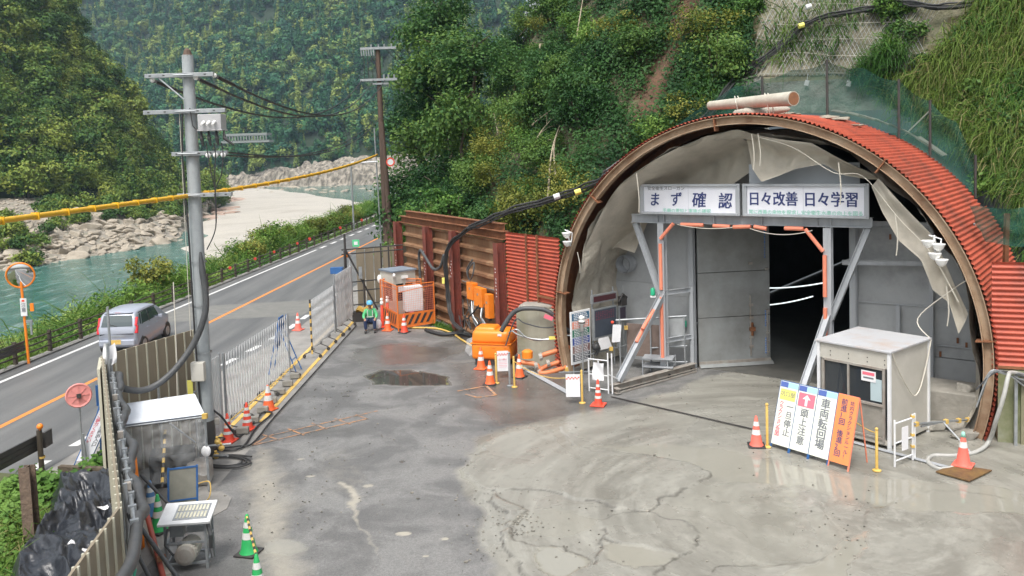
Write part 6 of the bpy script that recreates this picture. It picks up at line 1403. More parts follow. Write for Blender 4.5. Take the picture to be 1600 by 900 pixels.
g = P(857,496,25.7); b = MB(); b.box(tuple(g), (.28,.02,.13), 0, 0, .4); tag(b.build('cable_tag', M['pink']), 'pink tag hanging on the hose over the concrete pillar', 'tag')
g = P(876,525,25.7); b = MB(); b.ball(tuple(g), .08, 1.6, 1, .6); tag(b.build('cable_joint', M['lampwhite'], smooth=True), 'white taped joint in the cable on the pillar', 'cable joint')
op = T('orange_pipes', 'three orange valve pipes running along the ground at the concrete pillar', 'pipes', G(850,580))
for pts in ([P(846,556,25.6),P(860,551,25.6),P(890,543,25.8)],[P(814,566,25.6),P(838,570,25.5),P(843,580,25.4),P(850,574,25.5),P(890,560,25.7)],[P(842,583,25.3),P(858,582,25.3),P(890,572,25.6)]): b = MB(); b.tube(catmull(pts, 5), .075, 10); b.build('pipe', M['pipeor'], op, smooth=True)
b = MB()
for x, y in ((845,558),(838,572),(857,568),(843,582),(862,582)): q = P(x, y, 25.4); b.cyl(tuple(q-Vector((.05,0,0))), tuple(q+Vector((.05,0,.02))), .115, n=10)
b.build('coupling', M['dusty'], op); b = MB(); q = P(824,553,25.6); b.lathe([(.17,-.12),(.17,.08),(.1,.13)], tuple(q), 14); b.build('orange_cap', M['orange'], op); b = MB(); q = P(846,588,25.3); b.ball(tuple(q), .12); b.build('black_valve', M['rubber'], op)
b = MB(); b.cyl(tuple(P(888,583,25.3)), tuple(P(918,590,25.1)), .03, n=8); b.cyl(tuple(P(886,572,25.5)), tuple(P(886,588,25.3)), .03, n=8); b.build('stay', M['galv'], op)
b = MB()
for x, y in ((886,577),(914,588),(978,512),(955,545)): b.box(tuple(P(x, y, 25.4)), (.11,.09,.11))
b.build('clamp', M['yellow'], op)
# orange boxes on the pile wall with cables
for i, (x, y, w_, h, lb) in enumerate(((747,466,.50,.62,'left orange cabinet'),(765,473,.62,.68,'middle orange cabinet'),(770+4.5,480,.30,.85,'narrow right orange cabinet'))):
    s_ = [.80,.865,.935][i]; q = wp(s_, [1.85,1.72,1.5][i], .36); t = T('switch_box', lb+' fixed on the rusty pile wall above the tank', 'switch box', q, 0, 'orange cabinets on the pile wall')
    mm = plane_m(q, wd_, (0,0,1)); b = MB(mm); b.box((0,0,0), (w_*1.05,h,.22)); b.build('cabinet', M['amber'], t, bevel=.01); b = MB(mm); b.box((0,h*.15,.112), (.1,.08,.004)); b.build('mark', M['dusty'], t); b = MB(mm); b.box((0,-h/2-.05,0), (w_*.4,.1,.1)); b.build('gland', M['dark'], t)
for i in range(14):
    s0 = rr.uniform(.72,.95); z0 = rr.uniform(1.3,1.65); s1 = s0+rr.uniform(-.12,.12)
    rope('loose_cable', 'loose cable looping below the orange cabinets on the pile wall', [wp(s0,z0,.4), wp((s0+s1)/2,z0-rr.uniform(.3,.7),.55), wp(s1,rr.uniform(.5,1.0),.5), wp(s1+rr.uniform(-.1,.1),rr.uniform(.25,.6),.6)], rr.choice((.015,.022,.03)), rr.choice(('rubber','hose','hose','galv')), group='loose cables below the orange cabinets', cat='cable')
rope('coiled_cable', 'dark cable coil hanging above the orange cabinets', [wp(.80,3.0,.3), wp(.77,2.6,.4), wp(.79,2.25,.4), wp(.82,2.5,.4), wp(.81,2.9,.3), wp(.79,2.6,.45), wp(.785,2.3,.42)], .03, 'hose', cat='cable')
rope('ground_hose', 'black hose lying along the foot of the pile wall behind the barrier', [G(665,515,.1), G(690,522,.1), G(720,521,.12), G(745,528,.1), G(770,545,.1)], .07, 'rubber', n=8, cat='hose')
rope('yellow_hose', 'pale yellow hose curving over the yard from the barrier to the tank', [G(640,512,.06), G(680,513,.06), G(705,520,.06), G(722,531,.06), G(738,541,.06)], .035, 'yellow', n=8, cat='hose')
q = wp(.60,2.0,.62); b = MB(); b.box(tuple(q), (.1,.1,.22)); tag(b.build('cable_tag', M['lemon']), 'yellow tag on the cables dropping down the pile wall', 'tag')
# ------------------------------------------------------------ small booth, barrier and white cabinet
a = Vector((-5.3,33.4,0)); e1 = Vector((.66,-.98,0)).normalized(); c0 = Vector((-4.95,33.7,0)); e2 = Vector((.78,.60,0)).normalized(); e1 = Vector((-.60,.78,0))
SM = Matrix((e2, e1, Vector((0,0,1)))).transposed().to_4x4(); SM.translation = c0; sb_o = T('guard_booth', 'small beige guard box with a blue grey roof behind the orange barrier', 'booth', c0)
w1, w2, hb_ = 1.05, 1.1, 2.15
b = MB(SM); b.box((w1/2,w2/2,1.87), (w1,w2,.5)); b.box((w1/2,w2/2,.45), (w1,w2,.9))
for x, y in ((.06,.06),(w1-.06,.06),(.06,w2-.06),(w1-.06,w2-.06)): b.box((x,y,1.26), (.12,.12,.75))
b.box((w1*.5,.03,1.26), (.07,.05,.74)); b.box((w1-.02,w2/2,1.26), (.03,w2-.2,.74)); b.build('walls', M['offwhite'], sb_o)
b = MB(SM); b.box((w1/2,w2/2,2.14), (w1+.1,w2+.1,.06)); b.build('roof', mat('blue_roof', (.22,.26,.31), .5, (.15,.18,.22), 3), sb_o)
for (x, y, dx, dy_) in ((w1*.28,.05,w1*.32,.01),(w1*.73,.05,w1*.36,.01),(.05,w2/2,.01,w2-.26)): b = MB(SM); b.box((x,y,1.26), (dx,dy_,.74)); b.build('window_pane', M['glass'], sb_o)
b = MB(SM); b.box((w1*.3,-.01,1.38), (.2,.01,.26)); b.build('notice', M['paper'], sb_o); b = MB(SM); b.ball((-.05,w2*.98,1.75), .12, .8,.8,1.5); b.build('lamp', M['lampwhite'], sb_o); b = MB(SM); b.ball((.02,-.06,2.0), .06,1,1,1.4); b.build('lamp', M['lampwhite'], sb_o); b = MB(SM); b.box((w1*.5,-.03,1.88), (.3,.05,.12)); b.build('number_plate', M['lampwhite'], sb_o)
fb = T('safety_barrier', 'orange mesh safety barrier with black striped boards around the small booth', 'barrier', G(623,518))
c_ = G(623,518); l_ = G(597,503); r_ = G(680,509); top = 1.78
def fpanel(p, q, z0, z1, nm, par, mtt='orangefence', stripes=True):
    p = Vector((p.x,p.y,0)); q = Vector((q.x,q.y,0)); d = (q-p); L = d.length; d.normalize(); mm = plane_m(p, d, (0,0,1)); b = MB(mm); b.box((L/2,(z0+z1)/2,0), (L,z1-z0,.02)); b.build('board', M[mtt], par)
    if stripes:
        b = MB(mm); k = 0; x = .12
        while x < L-.25: b.prism([(x,z0+.1,.012),(x+.12,z0+.1,.012),(x+.34,z1-.08,.012),(x+.22,z1-.08,.012)], (0,0,.003)); x += .27
        b.build('stripe', M['dark'], par)
    b = MB(mm)
    for x in (0,L): b.cyl((x,0,0), (x,top,0), .028, n=8)
    b.cyl((0,top,0), (L,top,0), .02, n=8); b.cyl((0,top-.25,0), (L,top-.12,0), .014, n=6); b.cyl((0,z0,0), (L,z0,0), .02, n=8); b.build('frame', M['orangefence'], par)
    b = MB(mm); n_ = int(L/.075)
    for k in range(n_+1): b.bar((k*L/n_,z1,0), (k*L/n_,top,0), .006, .006)
    for k in range(13): b.bar((0,z1+(top-z1)*k/13,0), (L,z1+(top-z1)*k/13,0), .006, .006)
    b.build('mesh', M['salmon'], par)
fpanel(c_, r_, .12, .68, 'p', fb); fpanel(l_, c_, .12, .72, 'p', fb); fpanel(Vector((l_.x+.1,l_.y+.1,0)), Vector((r_.x-.6,r_.y+.9,0)), .3, .62, 'p', fb, stripes=False)
g = G(643,512); mm = plane_m(Vector((g.x,g.y+.35,0)), (.88,.3,0), (0,0,1)); wb = T('white_cabinet', 'pale grey cabinet standing inside the orange barrier', 'cabinet', (g.x,g.y+.3,0)); b = MB(mm); b.box((.1,1.1,-.2), (.72,1.0,.55)); b.build('case', M['white'], wb, bevel=.015); b = MB(mm); b.box((.1,.3,-.2), (.6,.6,.45)); b.build('stand', M['dark'], wb); b = MB(mm); b.box((-.02,.55,.08), (.2,.1,.004)); b.build('label_plate', M['pink'], wb)
# ------------------------------------------------------------ gate post group at the far end of the yard
fg = T('scaffold_gate', 'dark scaffold frame with a brown panel at the far corner of the yard', 'scaffold', (-6.6,36,0)); b = MB()
for x, y, h in ((-7.35,36.2,3.4),(-7.2,35.2,2.9),(-6.5,35.6,1.6),(-5.9,36.8,3.0),(-5.5,36.4,2.9)): b.cyl((x,y,0), (x,y,h), .035, n=8)
for z in (2.9,2.7): b.cyl((-7.4,35.6,z), (-4.9,36.8,z), .03, n=8)
for z in (.5,1.1,1.5): b.cyl((-7.3,35.4,z), (-5.6,36.2,z), .028, n=8)
b.cyl((-7.2,35.5,2.9), (-6.0,35.9,.2), .04, n=8); b.cyl((-7.2,35.4,1.5), (-7.2,35.4,3.6), .05, n=8); b.build('pipes', M['dark'], fg)
b = MB()
for k in range(6): b.box((-6.9+k*.38,37.2+k*.12,1.45), (.36,.03,2.6), R(14))
b.build('panel', M['brownfence'], fg); b = MB(); b.box((-6.6,35.5,1.9), (.14,.1,.5)); b.build('grey_box', M['galv'], fg)
g = P(556,380,36); t = T('green_notice', 'small bright green square notice on the far gate post', 'notice', g); b = MB(); b.box(tuple(g), (.30,.02,.30)); b.build('plate', mat('green_plate', (.10,.55,.25), .5), t); b = MB(); b.box(tuple(g-Vector((0,.015,0))), (.16,.004,.14)); b.build('mark', M['paper'], t)
b = MB(); q = P(546,398,36); b.lathe([(.06,-.08),(.10,0),(.06,.08)], tuple(q), 12); b.cyl((q.x,q.y,0), (q.x,q.y,q.z-.08), .03); tag(b.build('beacon_post', M['white']), 'white post with an orange lamp at the far end of the yard fence', 'post'); b = MB(); b.ball(tuple(q+Vector((-.1,-.05,0))), .12); tag(b.build('orange_lamp', M['amber'], smooth=True), 'round orange lamp on the white post by the road', 'lamp')
for x, y, s in ((480+10,0,0),):
    pass
# ------------------------------------------------------------ lattice gates
M['latticegrey'] = mat('lattice_alloy', (.58,.59,.60), .4, (.42,.43,.44), 6)
def lattice(p, q, z0, z1, lb, sp=.19, dx=.34, sheet=False, wsp=.012, mtt='latticegrey'):
    p = Vector((*p, 0)); q = Vector((*q, 0)); d = q-p; L = d.length; d.normalize(); n_ = Vector((d.y,-d.x,0)); t = T('lattice_gate', lb, 'gate', p, 0, 'folding lattice gates along the road'); b = MB(); k = 0; x = -dx
    while x < L:
        for s in (0, 1):
            xa, xb = (x, x+dx) if s == 0 else (x+dx, x); za, zb = z0, z1
            if min(xa, xb) < 0 or max(xa, xb) > L:
                lo = max(0, (0-xa)/(xb-xa) if xb > xa else (L-xa)/(xb-xa)); hi = min(1, (L-xa)/(xb-xa) if xb > xa else (0-xa)/(xb-xa)); lo, hi = max(0, lo), min(1, hi)
                if hi-lo < .05: continue
                xa, xb, za, zb = xa+(xb-xa)*lo, xa+(xb-xa)*hi, za+(zb-za)*lo if 0 else z0+(z1-z0)*lo, z0+(z1-z0)*hi
            b.bar(tuple(p+d*xa+n_*(.012*(s*2-1))+Vector((0,0,za))), tuple(p+d*xb+n_*(.012*(s*2-1))+Vector((0,0,zb))), .006, .015, tuple(n_))
        x += sp
    b.build('slats', M[mtt], t)
    for e in (0, 1):
        b = MB(); o = p+d*L*e; 
        for k in range(14): b.box(tuple(o+Vector((0,0,z0-.1+(z1-z0+.15)*(k+.5)/14))), (.05,.05,(z1-z0+.15)/14), mi=k % 2)
        b.build('post', [M['yellow'], M['dark']] if 'sitting' in lb and e == 0 else [M['galv'], M['galv']], t)
    nf = max(2, int(L/.9))
    for k in range(nf+1):
        o = p+d*L*k/nf; b = MB()
        for s in (-1, 1): b.cyl(tuple(o+Vector((0,0,z0))), tuple(o+n_*.28*s+Vector((0,0,.14))), .018, n=6); b.cyl(tuple(o+n_*.28*s+Vector((0,0,.07))-d*.02), tuple(o+n_*.28*s+Vector((0,0,.07))+d*.02), .06, n=10)
        b.build('caster_leg', M['dark'], t)
    if sheet:
        b = MB(); b.grid(lambda i, j: tuple(p+d*(L*i)+n_*(.05+.02*math.sin(i*30))+Vector((0,0,z0+(z1-z0)*j))), 30, 4); b.build('plastic_sheet', mat('milky_sheet', (.66,.68,.68), .4, (.5,.52,.52), 3, .3, alpha=.6), t)
    return t
lattice((-7.52,19.4), (-7.46,20.55), .15, 2.05, 'folding lattice gate covered with grey sheeting right behind the grey pole', sheet=True, sp=.09)
lattice((-7.42,20.75), (-7.18,25.9), .2, 2.0, 'folding white lattice gate in the middle of the yard edge')
lattice((-7.05,28.3), (-6.95,31.6), .25, 2.0, 'folding white lattice gate beside the sitting guard', sp=.14)
lattice((-6.93,31.7), (-6.82,34.6), .3, 2.35, 'folding lattice gate backed with a milky sheet at the far end', sp=.14, sheet=True)
g = P(485-4,385+40,33.5); b = MB(); b.box((-7.35,34.3,2.2), (.5,.3,.25)); tag(b.build('blue_crate', M['blue']), 'blue crate top showing behind the far lattice gate', 'crate')
for i in range(7): 
    y_ = 20.6+i*.85; b = MB(); b.box((-6.98,y_,.10), (.30,.16,.16), .1); tag(b.build('ballast_block', M['conc'], bevel=.02), 'grey ballast weight at the foot of the near lattice gate', 'weight', 'ballast weights under the lattice gate')
rope('yellow_bar_rope', 'yellow and black cord along the foot of the near lattice gate', [(-7.2,20.0,.45),(-7.05,22,.5),(-6.95,24.5,.5),(-6.95,26.3,.55)], .018, 'yellow', cat='cord')
rope('black_cable', 'long black cable lying on the yard parallel to the lattice gates', [G(325,700,.05), G(345,700,.05), G(372,697,.05), G(395,692,.05), G(430,650,.05), G(500,572,.05), G(557,508,.05)], .022, 'rubber', n=8, cat='cable')
rope('black_cable', 'black cable looping up from the ground at the grey pole past the cones', [P(325,636,19.0), P(345,650,19.2), P(362,672,19.4), G(374,682,.05), G(392,665,.05), G(410,645,.05), G(425,646,.05), G(400,668,.05), G(376,700,.05), G(330,702,.05)], .025, 'rubber', n=8, cat='cable')
cl_ = []
for k in range(44): a_ = k*.42; cl_.append(G(352+math.cos(a_)*(26+k*.45)*(1 if k < 34 else 1.3), 721+math.sin(a_)*(6.5+k*.09), .04+.001*k))
rope('coiled_hose', 'black hose coiled on the ground right of the grey pole', cl_, .022, 'rubber', n=8, cat='hose')
es2 = T('easel', 'blue steel easel stand seen edge on between the two white lattice gates', 'easel', G(445,590)); o = Vector((-7.5,26.5,0)); b = MB()
for s in (-.2,.2): b.cyl((o.x+s*.3,o.y+s,1.85), (o.x-.25,o.y+s*1.4,.9), .02, n=6); b.cyl((o.x-.1,o.y+s,1.6), (o.x+.45,o.y+s*1.5,.02), .02, n=6); b.cyl((o.x-.1,o.y+s,1.6), (o.x-.45,o.y+s*1.5,.02), .02, n=6)
b.cyl((o.x+.3,o.y-.25,.45), (o.x+.3,o.y+.25,.45), .015); b.build('legs', M['blue'], es2); b = MB(); b.box((o.x-.12,o.y,1.35), (.03,.5,1.0), 0, 0, .15); b.build('backboard', M['blue'], es2)
# ------------------------------------------------------------ utility pole, left
px_, py_ = -7.28, 19.0
up = T('utility_pole', 'grey concrete utility pole with four crossarms at the corner of the site fence', 'utility pole', (px_,py_,0), 0)
b = MB(); b.cyl((px_,py_,0), (px_+.06,py_,9.3), .185, .125, 20); b.build('pole', M['polegrey'], up, smooth=2)
b = MB(); b.lathe([(.13,9.28),(.10,9.32),(.07,9.42),(.02,9.46)], (px_+.06,py_,0), 10); b.build('cap', M['poledark'], up)
b = MB(); b.cyl((px_,py_,0), (px_,py_,.9), .20, .195, 20); b.build('base_wrap', M['dark'], up, smooth=2)
arms = []
for z, x0, x1 in ((8.84,-8.12,-6.58),(8.03,-8.20,-6.36),(7.08,-7.62,-6.36),(6.14,-7.55,-6.32)):
    b = MB(); b.box(((x0+x1)/2, py_-.19, z), (x1-x0,.09,.09)); arms.append(b.build('crossarm', M['galv'], up, bevel=.005))
    b = MB()
    for k in range(5): b.box((x0+.12+k*(x1-x0)/5, py_-.238, z), (.05,.004,.025))
    b.build('bolt_hole', M['dark'], arms[-1]); b = MB(); b.lathe([(.19,z-.05),(.19,z+.05)], (px_+.04,py_,0), 20, cap=False); b.cyl((px_-.2,py_-.24,z), (px_+.25,py_-.24,z), .015); b.build('band', M['galv'], up)
b = MB(); b.cyl((px_-.55,py_-.2,8.8), (px_,py_-.2,8.3), .018); b.build('brace', M['galv'], up)
b = MB(); b.box((-6.66,py_-.25,7.77), (.52,.36,.34)); b.box((-6.66,py_-.25,7.585), (.56,.4,.03)); sw_ = b.build('switch_box', mat('switch_grey', (.42,.42,.43), .45, (.36,.36,.37), 4), up, bevel=.01)
for k in range(3): b = MB(); b.cyl((-6.78+k*.12,py_-.43,7.77), (-6.78+k*.12,py_-.52,7.74), .035, n=10); b.cyl((-6.78+k*.12,py_-.5,7.74), (-6.78+k*.12,py_-.6,7.70), .022, n=8); b.build('bushing', M['lampwhite'], sw_)
b = MB()
for k in range(4): x = -6.9+k*.17; b.tube([(x,py_-.3,7.58),(x+.02,py_-.35,7.4),(x+(.05 if k < 3 else .22),py_-.35,7.24)], [.02,.045,.02], 8)
b.build('cable_boot', M['rubber'], sw_)
for k in range(3): b = MB(); x = -6.78+k*.17; b.ball((x,py_-.28,7.03), .06,1,.7,1); b.build('insulator', M['lampwhite'], up, smooth=True)
INS = [(-8.0,8.78),(-7.02,8.80),(-6.60,8.84)]
for x, z in INS: b = MB(); b.ball((x,py_-.12,z-.02), .055); b.build('insulator', M['lampwhite'], up, smooth=True); b = MB(); b.cyl((x+.02,py_,z-.04), (x+.1,py_+.9,z-.16), .045, n=8); b.build('strain_insulator', M['rubber'], up)
for k in range(3): x = -6.8+k*.17; rope('service_wire', 'thin wire dropping from the switch box down the grey pole', [(x,py_-.3,7.3), (x+.04,py_-.35,7.05), (x+.1*(1 if k == 0 else -.2 if k == 2 else 0),py_-.35,6.6), (-6.66,py_-.3,6.2), (-6.70,py_-.28,5.4), (-6.95,py_-.22,4.9)], .014, 'rubber', group='service wires on the grey pole', cat='wire')
b = MB(); b.tube([(px_-.05,py_-.2,8.2),(px_-.1,py_-.22,7),(px_-.06,py_-.22,5),(px_-.06,py_-.21,3),(px_-.02,py_-.21,.9)], .022, 6); b.tube([(px_+.12,py_-.2,8.1),(px_+.2,py_-.3,7.7),(px_+.28,py_-.3,7.6)], .016, 6); b.build('riser_cable', M['rubber'], up)
b = MB(); b.cyl((px_-.14,py_-.15,8), (px_-.2,py_-.1,2.9), .008, n=6); b.build('guy_wire', M['rope'], up)
b = MB(); b.box((px_+.0,py_-.28,2.12), (.30,.16,.44)); b.build('meter_box', M['offwhite'], up, bevel=.02); b = MB(); b.box((px_-.22,py_-.25,1.7), (.12,.02,.42)); b.build('yellow_plate', M['lemon'], up)
for z in (4.6,3.6,2.5,1.0): b = MB(); b.lathe([(.19,z-.015),(.19,z+.015)], (px_+.03,py_,0), 16, cap=False); b.build('strap', M['galv'], up)
b = MB(); b.tube(catmull([(px_+.17,py_-.2,4.85),(px_+.2,py_-.22,4.4),(px_+.25,py_-.24,3.9),(px_+.22,py_-.3,3.4),(px_-.05,py_-.4,2.75),(px_-.45,py_-.7,2.2),(px_-.85,py_-1.0,1.95),(px_-1.2,py_-1.3,2.05),(px_-1.4,py_-1.5,2.35),(px_-1.42,py_-1.9,2.5)], 8), [.022,.03,.038,.045,.05,.055,.06,.065]+[.072]*65, 10, caps=False); tag(b.build('corrugated_conduit', M['hose'], smooth=True), 'thick black conduit hanging from the grey pole in a long curve to the fence corner', 'conduit')
rope('hanging_rope', 'thin rope hanging in front of the brown fence beside the grey pole', [(px_-.42,py_-.35,4.2),(px_-.45,py_-.35,2.5),(px_-.5,py_-.4,.9)], .012)
# ------------------------------------------------------------ far pole with its wires
qx, qy = P(603,345,58).x, 58.0
fp = T('utility_pole', 'dark brown wooden looking utility pole far down the road at the cliff', 'utility pole', (qx,qy,0)); tp = P(590,78,58)
b = MB(); b.cyl((qx,qy,0), (tp.x,qy,tp.z), .24, .16, 14); b.build('pole', M['poledark'], fp, smooth=2)
b = MB(); b.cyl((qx+.35,qy-.1,0), (tp.x+.1,qy-.1,9.2), .20, .14, 10); b.build('support_pole', M['poledark'], fp, smooth=2)
b = MB(); b.cyl((qx-.35,qy-.2,0), (qx-.5,qy-.2,8.8), .05, n=8); b.build('riser_pipe', M['galv'], fp)
z1 = P(590,76,58).z; z2 = P(590,125,58).z
for z, a_, c_2, t_ in ((z1,-1.15,1.3,.16),(z2,-1.25,1.3,.16),(z2-.28,-.4,.7,.12)): b = MB(); b.box((tp.x+(a_+c_2)/2,qy-.22,z), (c_2-a_,.14,t_)); b.build('crossarm', M['galv'], fp)
b = MB()
for k in range(6): b.tube([(tp.x-1.1+k*.17,qy-.25,z1-.1),(tp.x-1.07+k*.17,qy-.25,z1-.5)], .05, 6)
for dx in (-.4,.1,.5,1.0): b.cyl((tp.x+dx,qy-.22,z1+.08), (tp.x+dx,qy-.22,z1+.28), .05, n=8)
for dx in (.4,.7,1.1): b.cyl((tp.x+dx,qy-.22,z2+.08), (tp.x+dx,qy-.22,z2+.34), .06, n=8)
b.build('insulators', M['galv'], fp)
b = MB()
for k in range(4): b.tube([(tp.x-1+k*.3,qy-.25,z1-.5),(tp.x-.9+k*.25,qy-.3,(z1+z2)/2),(tp.x-.95+k*.3,qy-.25,z2)], .022, 5)
b.build('jumper', M['rubber'], fp)
b = MB(); g = P(575,254,57.6); b.cyl((g.x-.9,qy-.4,g.z), (g.x+.7,qy-.4,g.z+.05), .05, n=8); b.build('side_arm', M['white'], fp)
g = P(610,253,57.5); t = T('road_sign', 'round red and white road sign on the far pole', 'sign', g); b = MB(); b.cyl(g, g+Vector((0,.03,0)), .30, n=20); b.build('disc', M['white'], t); b = MB(); b.lathe([(.21,-.001),(.30,-.001)], (0,0,0), 20, cap=False)
for i in range(len(b.v)): b.v[i] = Vector((b.v[i].x, b.v[i].z*1-.01, b.v[i].y))+g
b.build('red_ring', M['conered'], t)
for i, ((x, z), (dx, lb)) in enumerate(zip(INS, ((-1.15,'left'),(-.35,'middle'),(.45,'right')))):
    b = MB(); b.tube(sag((x+.1,py_+.85,z-.16), (tp.x+dx,qy-.3,z2-.05), 1.45, 26), .030, 5); tag(b.build('power_line', M['rubber']), lb+' of the three overhead lines sagging between the two poles', 'power line', 'overhead lines between the poles')
for i, (z, dx, dz) in enumerate(((z1,.9,-3.4),(z1,.5,-3.6),(z2,.9,-1.6),(9.4,.3,-.5),(8.6,.3,-.6),(7.9,.3,-.5))):
    b = MB(); b.tube(sag((tp.x+dx,qy,z), (tp.x+4.5,qy+14,z+dz*.8), .5, 10), .024, 5); tag(b.build('power_line', M['rubber']), 'thin line running from the far pole behind the cliff trees', 'power line', 'lines running behind the cliff trees')
yc = [(tp.x-.3,qy-.3,P(588,242,57.7).z)]; b = MB(); q0 = P(0,345,11.3); q1 = P(-140,378,8.0)
b.tube([yc[0]]+sag(yc[0], (px_-.05,py_-.3,6.13), .25, 20)[1:]+[tuple(q0), tuple(q1)], [.075-.028*k/20 for k in range(21)]+[.042,.042], 8); yt = T('sheathed_cable', 'yellow sheathed cable running past the grey pole to the far pole', 'cable', yc[0]); b.build('sheath', M['sheath'], yt, smooth=True)
for k in range(1, 26): f_ = k/26; v = Vector(yc[0]).lerp(Vector((px_-.05,py_-.3,6.13)), f_)-Vector((0,0,f_*(1-f_))); b = MB(); b.box(tuple(v), (.14,.03,.13)); b.build('joint', M['sheath'], yt)
for k in range(1, 9): v = Vector((px_-.05,py_-.3,6.13)).lerp(q0, k/8); b = MB(); b.box(tuple(v), (.12,.02,.11)); b.build('joint', M['sheath'], yt)
for x_, z_, dx in ((-7.1,7.1,-.2),(-6.5,7.1,.1)):
    b = MB(); b.tube(sag((x_,py_,z_), (tp.x+dx,qy-.3,9.6), 1.0, 20), .022, 5); tag(b.build('power_line', M['rubber']), ('left','right')[dx > 0]+' lower thin line between the two poles', 'power line', 'overhead lines between the poles')
# street pole on the river side, far
g = G(541,366); sp_ = T('road_pole', 'slender grey metal post standing among the riverside shrubs', 'post', (ox(77)-3.9,77,0)); b = MB(); b.cyl((ox(77)-3.9,77,0), (ox(77)-3.9,77,6.3), .09, .07, 10); b.build('post', M['galv'], sp_); b = MB(); b.cyl((ox(77)-3.9,77,6.3), (ox(77)-3.6,77,6.35), .09); b.build('head', M['galv'], sp_)
# ------------------------------------------------------------ guard fence by the river
gfz = T('guard_fence', 'brown pipe guard fence on square posts along the river side of the road', 'fence', (ox(30)-3.95,30,0)); gx_ = lambda y: ox(y)-3.98
for k in range(42):
    y = 28.6+k*2; b = MB(); b.box((gx_(y),y,.42), (.11,.11,.84)); b.build('post', M['fencebrown'], gfz)
for z in (.3,.52,.74):
    b = MB(); b.tube([(gx_(y)+.03,y,z) for y in np.arange(27.6,112,4)], .028, 6); b.build('rail', M['fencebrown'], gfz)
for i, (x, y) in enumerate(((348,418),(385,411),(412,404),(442,396),(454,388),(487,376),(507,367),(522,357))):
    Y_ = [47.5,51.5,55,60,63,72,80,90][i]; b = MB(); b.cyl((gx_(Y_)+.12,Y_-.02,.74), (gx_(Y_)+.12,Y_+.02,.74), .095 if i < 4 else .13, n=12); tag(b.build('red_reflector', M['redrefl']), 'round red reflector fixed on the riverside guard fence', 'reflector', 'red reflectors on the guard fence')
wb_ = T('guard_rail', 'dark steel beam guard rail at the left edge beyond the mirror', 'guard rail', (ox(24)-3.95,24,0)); b = MB(); xs_ = lambda y: ox(y)-3.9
for z in (.5,.62,.74): b.bar((xs_(14),14,z), (xs_(29),29,z), .05, .10)
b.build('beam', M['dark'], wb_)
for y in (15,18,21,24,27): b = MB(); b.cyl((xs_(y)-.1,y,0), (xs_(y)-.1,y,.8), .05); b.build('post', M['fencebrown'], wb_)
# convex mirror
g = G(45,568); mr = T('road_mirror', 'orange framed round convex mirror on an orange post at the river side', 'mirror', (g.x,g.y,0)); hd = P(32,430,g.y); 
b = MB(); b.cyl((g.x,g.y,0), (hd.x,hd.y,hd.z), .045, n=12); b.build('post', M['orange'], mr)
fd = Vector((.35,-1,-.15)).normalized(); rt_ = fd.cross(Vector((0,0,1))).normalized(); upv = rt_.cross(fd)
MMr = Matrix((rt_, upv, fd)).transposed().to_4x4(); MMr.translation = hd
b = MB(MMr); b.lathe([(.45,-.02),(.47,.02),(.45,.05),(.42,.05),(.42,.0)], (0,0,0), 28, cap=False); b.lathe([(.45,-.05),(.1,-.1),(.01,-.1)], (0,0,0), 28, cap=False); b.build('rim', M['orange'], mr, smooth=True)
b = MB(MMr); b.lathe([(.43,.02),(.36,.045),(.25,.07),(.12,.085),(.005,.09)], (0,0,0), 28, cap=False); b.build('mirror_glass', mat('mirror', (.75,.77,.78), .04, metal=1), mr, smooth=True)
q = P(37,480,g.y-.07); b = MB(); b.box(tuple(q), (.22,.02,.62)); pl_ = b.build('plate', M['white'], mr); mm = plane_m(q+Vector((0,-.012,0)), (1,0,0), (0,0,1)); text('注\n意', mm@Matrix.Translation((-.08,.15,0)), .17, 'ink', mr, bold=.02); b = MB(mm); b.box((0,.23,0), (.1,.07,.004)); b.build('red_mark', M['conered'], mr)
q = P(50,480,g.y-.1); b = MB(); b.box(tuple(q), (.12,.04,.28)); b.build('delineator', M['orange'], mr); q = P(46,502,g.y-.1); b = MB(); b.box(tuple(q), (.22,.05,.09)); b.box((q.x+.05,q.y,q.z-.25), (.06,.04,.45)); b.build('bracket', M['galv'], mr)
# ------------------------------------------------------------ car
car = T('car', 'silver lilac compact hatchback driving away on the river side lane', 'car', (-14.5,31.45,.008), R(2)); CM = Matrix.Translation((0,-1.7,0)) @ Matrix.Rotation(R(90), 4, 'Z')
paint = mat('car_paint', (.40,.43,.50), .26, metal=.3, c2=(.38,.41,.48), sc_=2); trim = M['rubber']
def prof_top(x): return float(np.interp(x, [0,.02,.10,.22,.34,.6,1.1,1.6,2.0,2.25,2.5,2.72,2.95,3.2,3.34,3.4], [.80,.98,1.22,1.50,1.58,1.62,1.64,1.63,1.58,1.45,1.25,1.07,1.00,.93,.82,.60]))
def hw(x, z):
    base = float(np.interp(x, [0,.06,.2,.5,2.6,3.0,3.25,3.4], [.60,.67,.71,.735,.735,.71,.64,.48])); belt = 1.0
    if z <= .3: return base-.04
    if z <= belt: return base+.006*math.sin((z-.3)*4.4)
    return base-.012-(z-belt)*.20-(.0 if z < 1.45 else (z-1.45)*.25)
def ring(x):
    tp_ = prof_top(x); zb = float(np.interp(x, [0,.2,3.1,3.4], [.30,.22,.22,.28])); zs = [zb,zb+.08,.42,.60,.80,min(1.0, tp_-.06)]
    if tp_ > 1.12: zs += [1.0+(tp_-.07-1.0)*f for f in (.35,.7,1)]
    else: zs += [tp_-.06+.001*k for k in (1,2,3)]
    P_ = [(0,zb)]+[(hw(x, z), z) for z in zs]; w_ = hw(x, zs[-1]); P_ += [(w_-.06, tp_-.025),(w_-.22,tp_),(0,tp_+.012)]; return P_
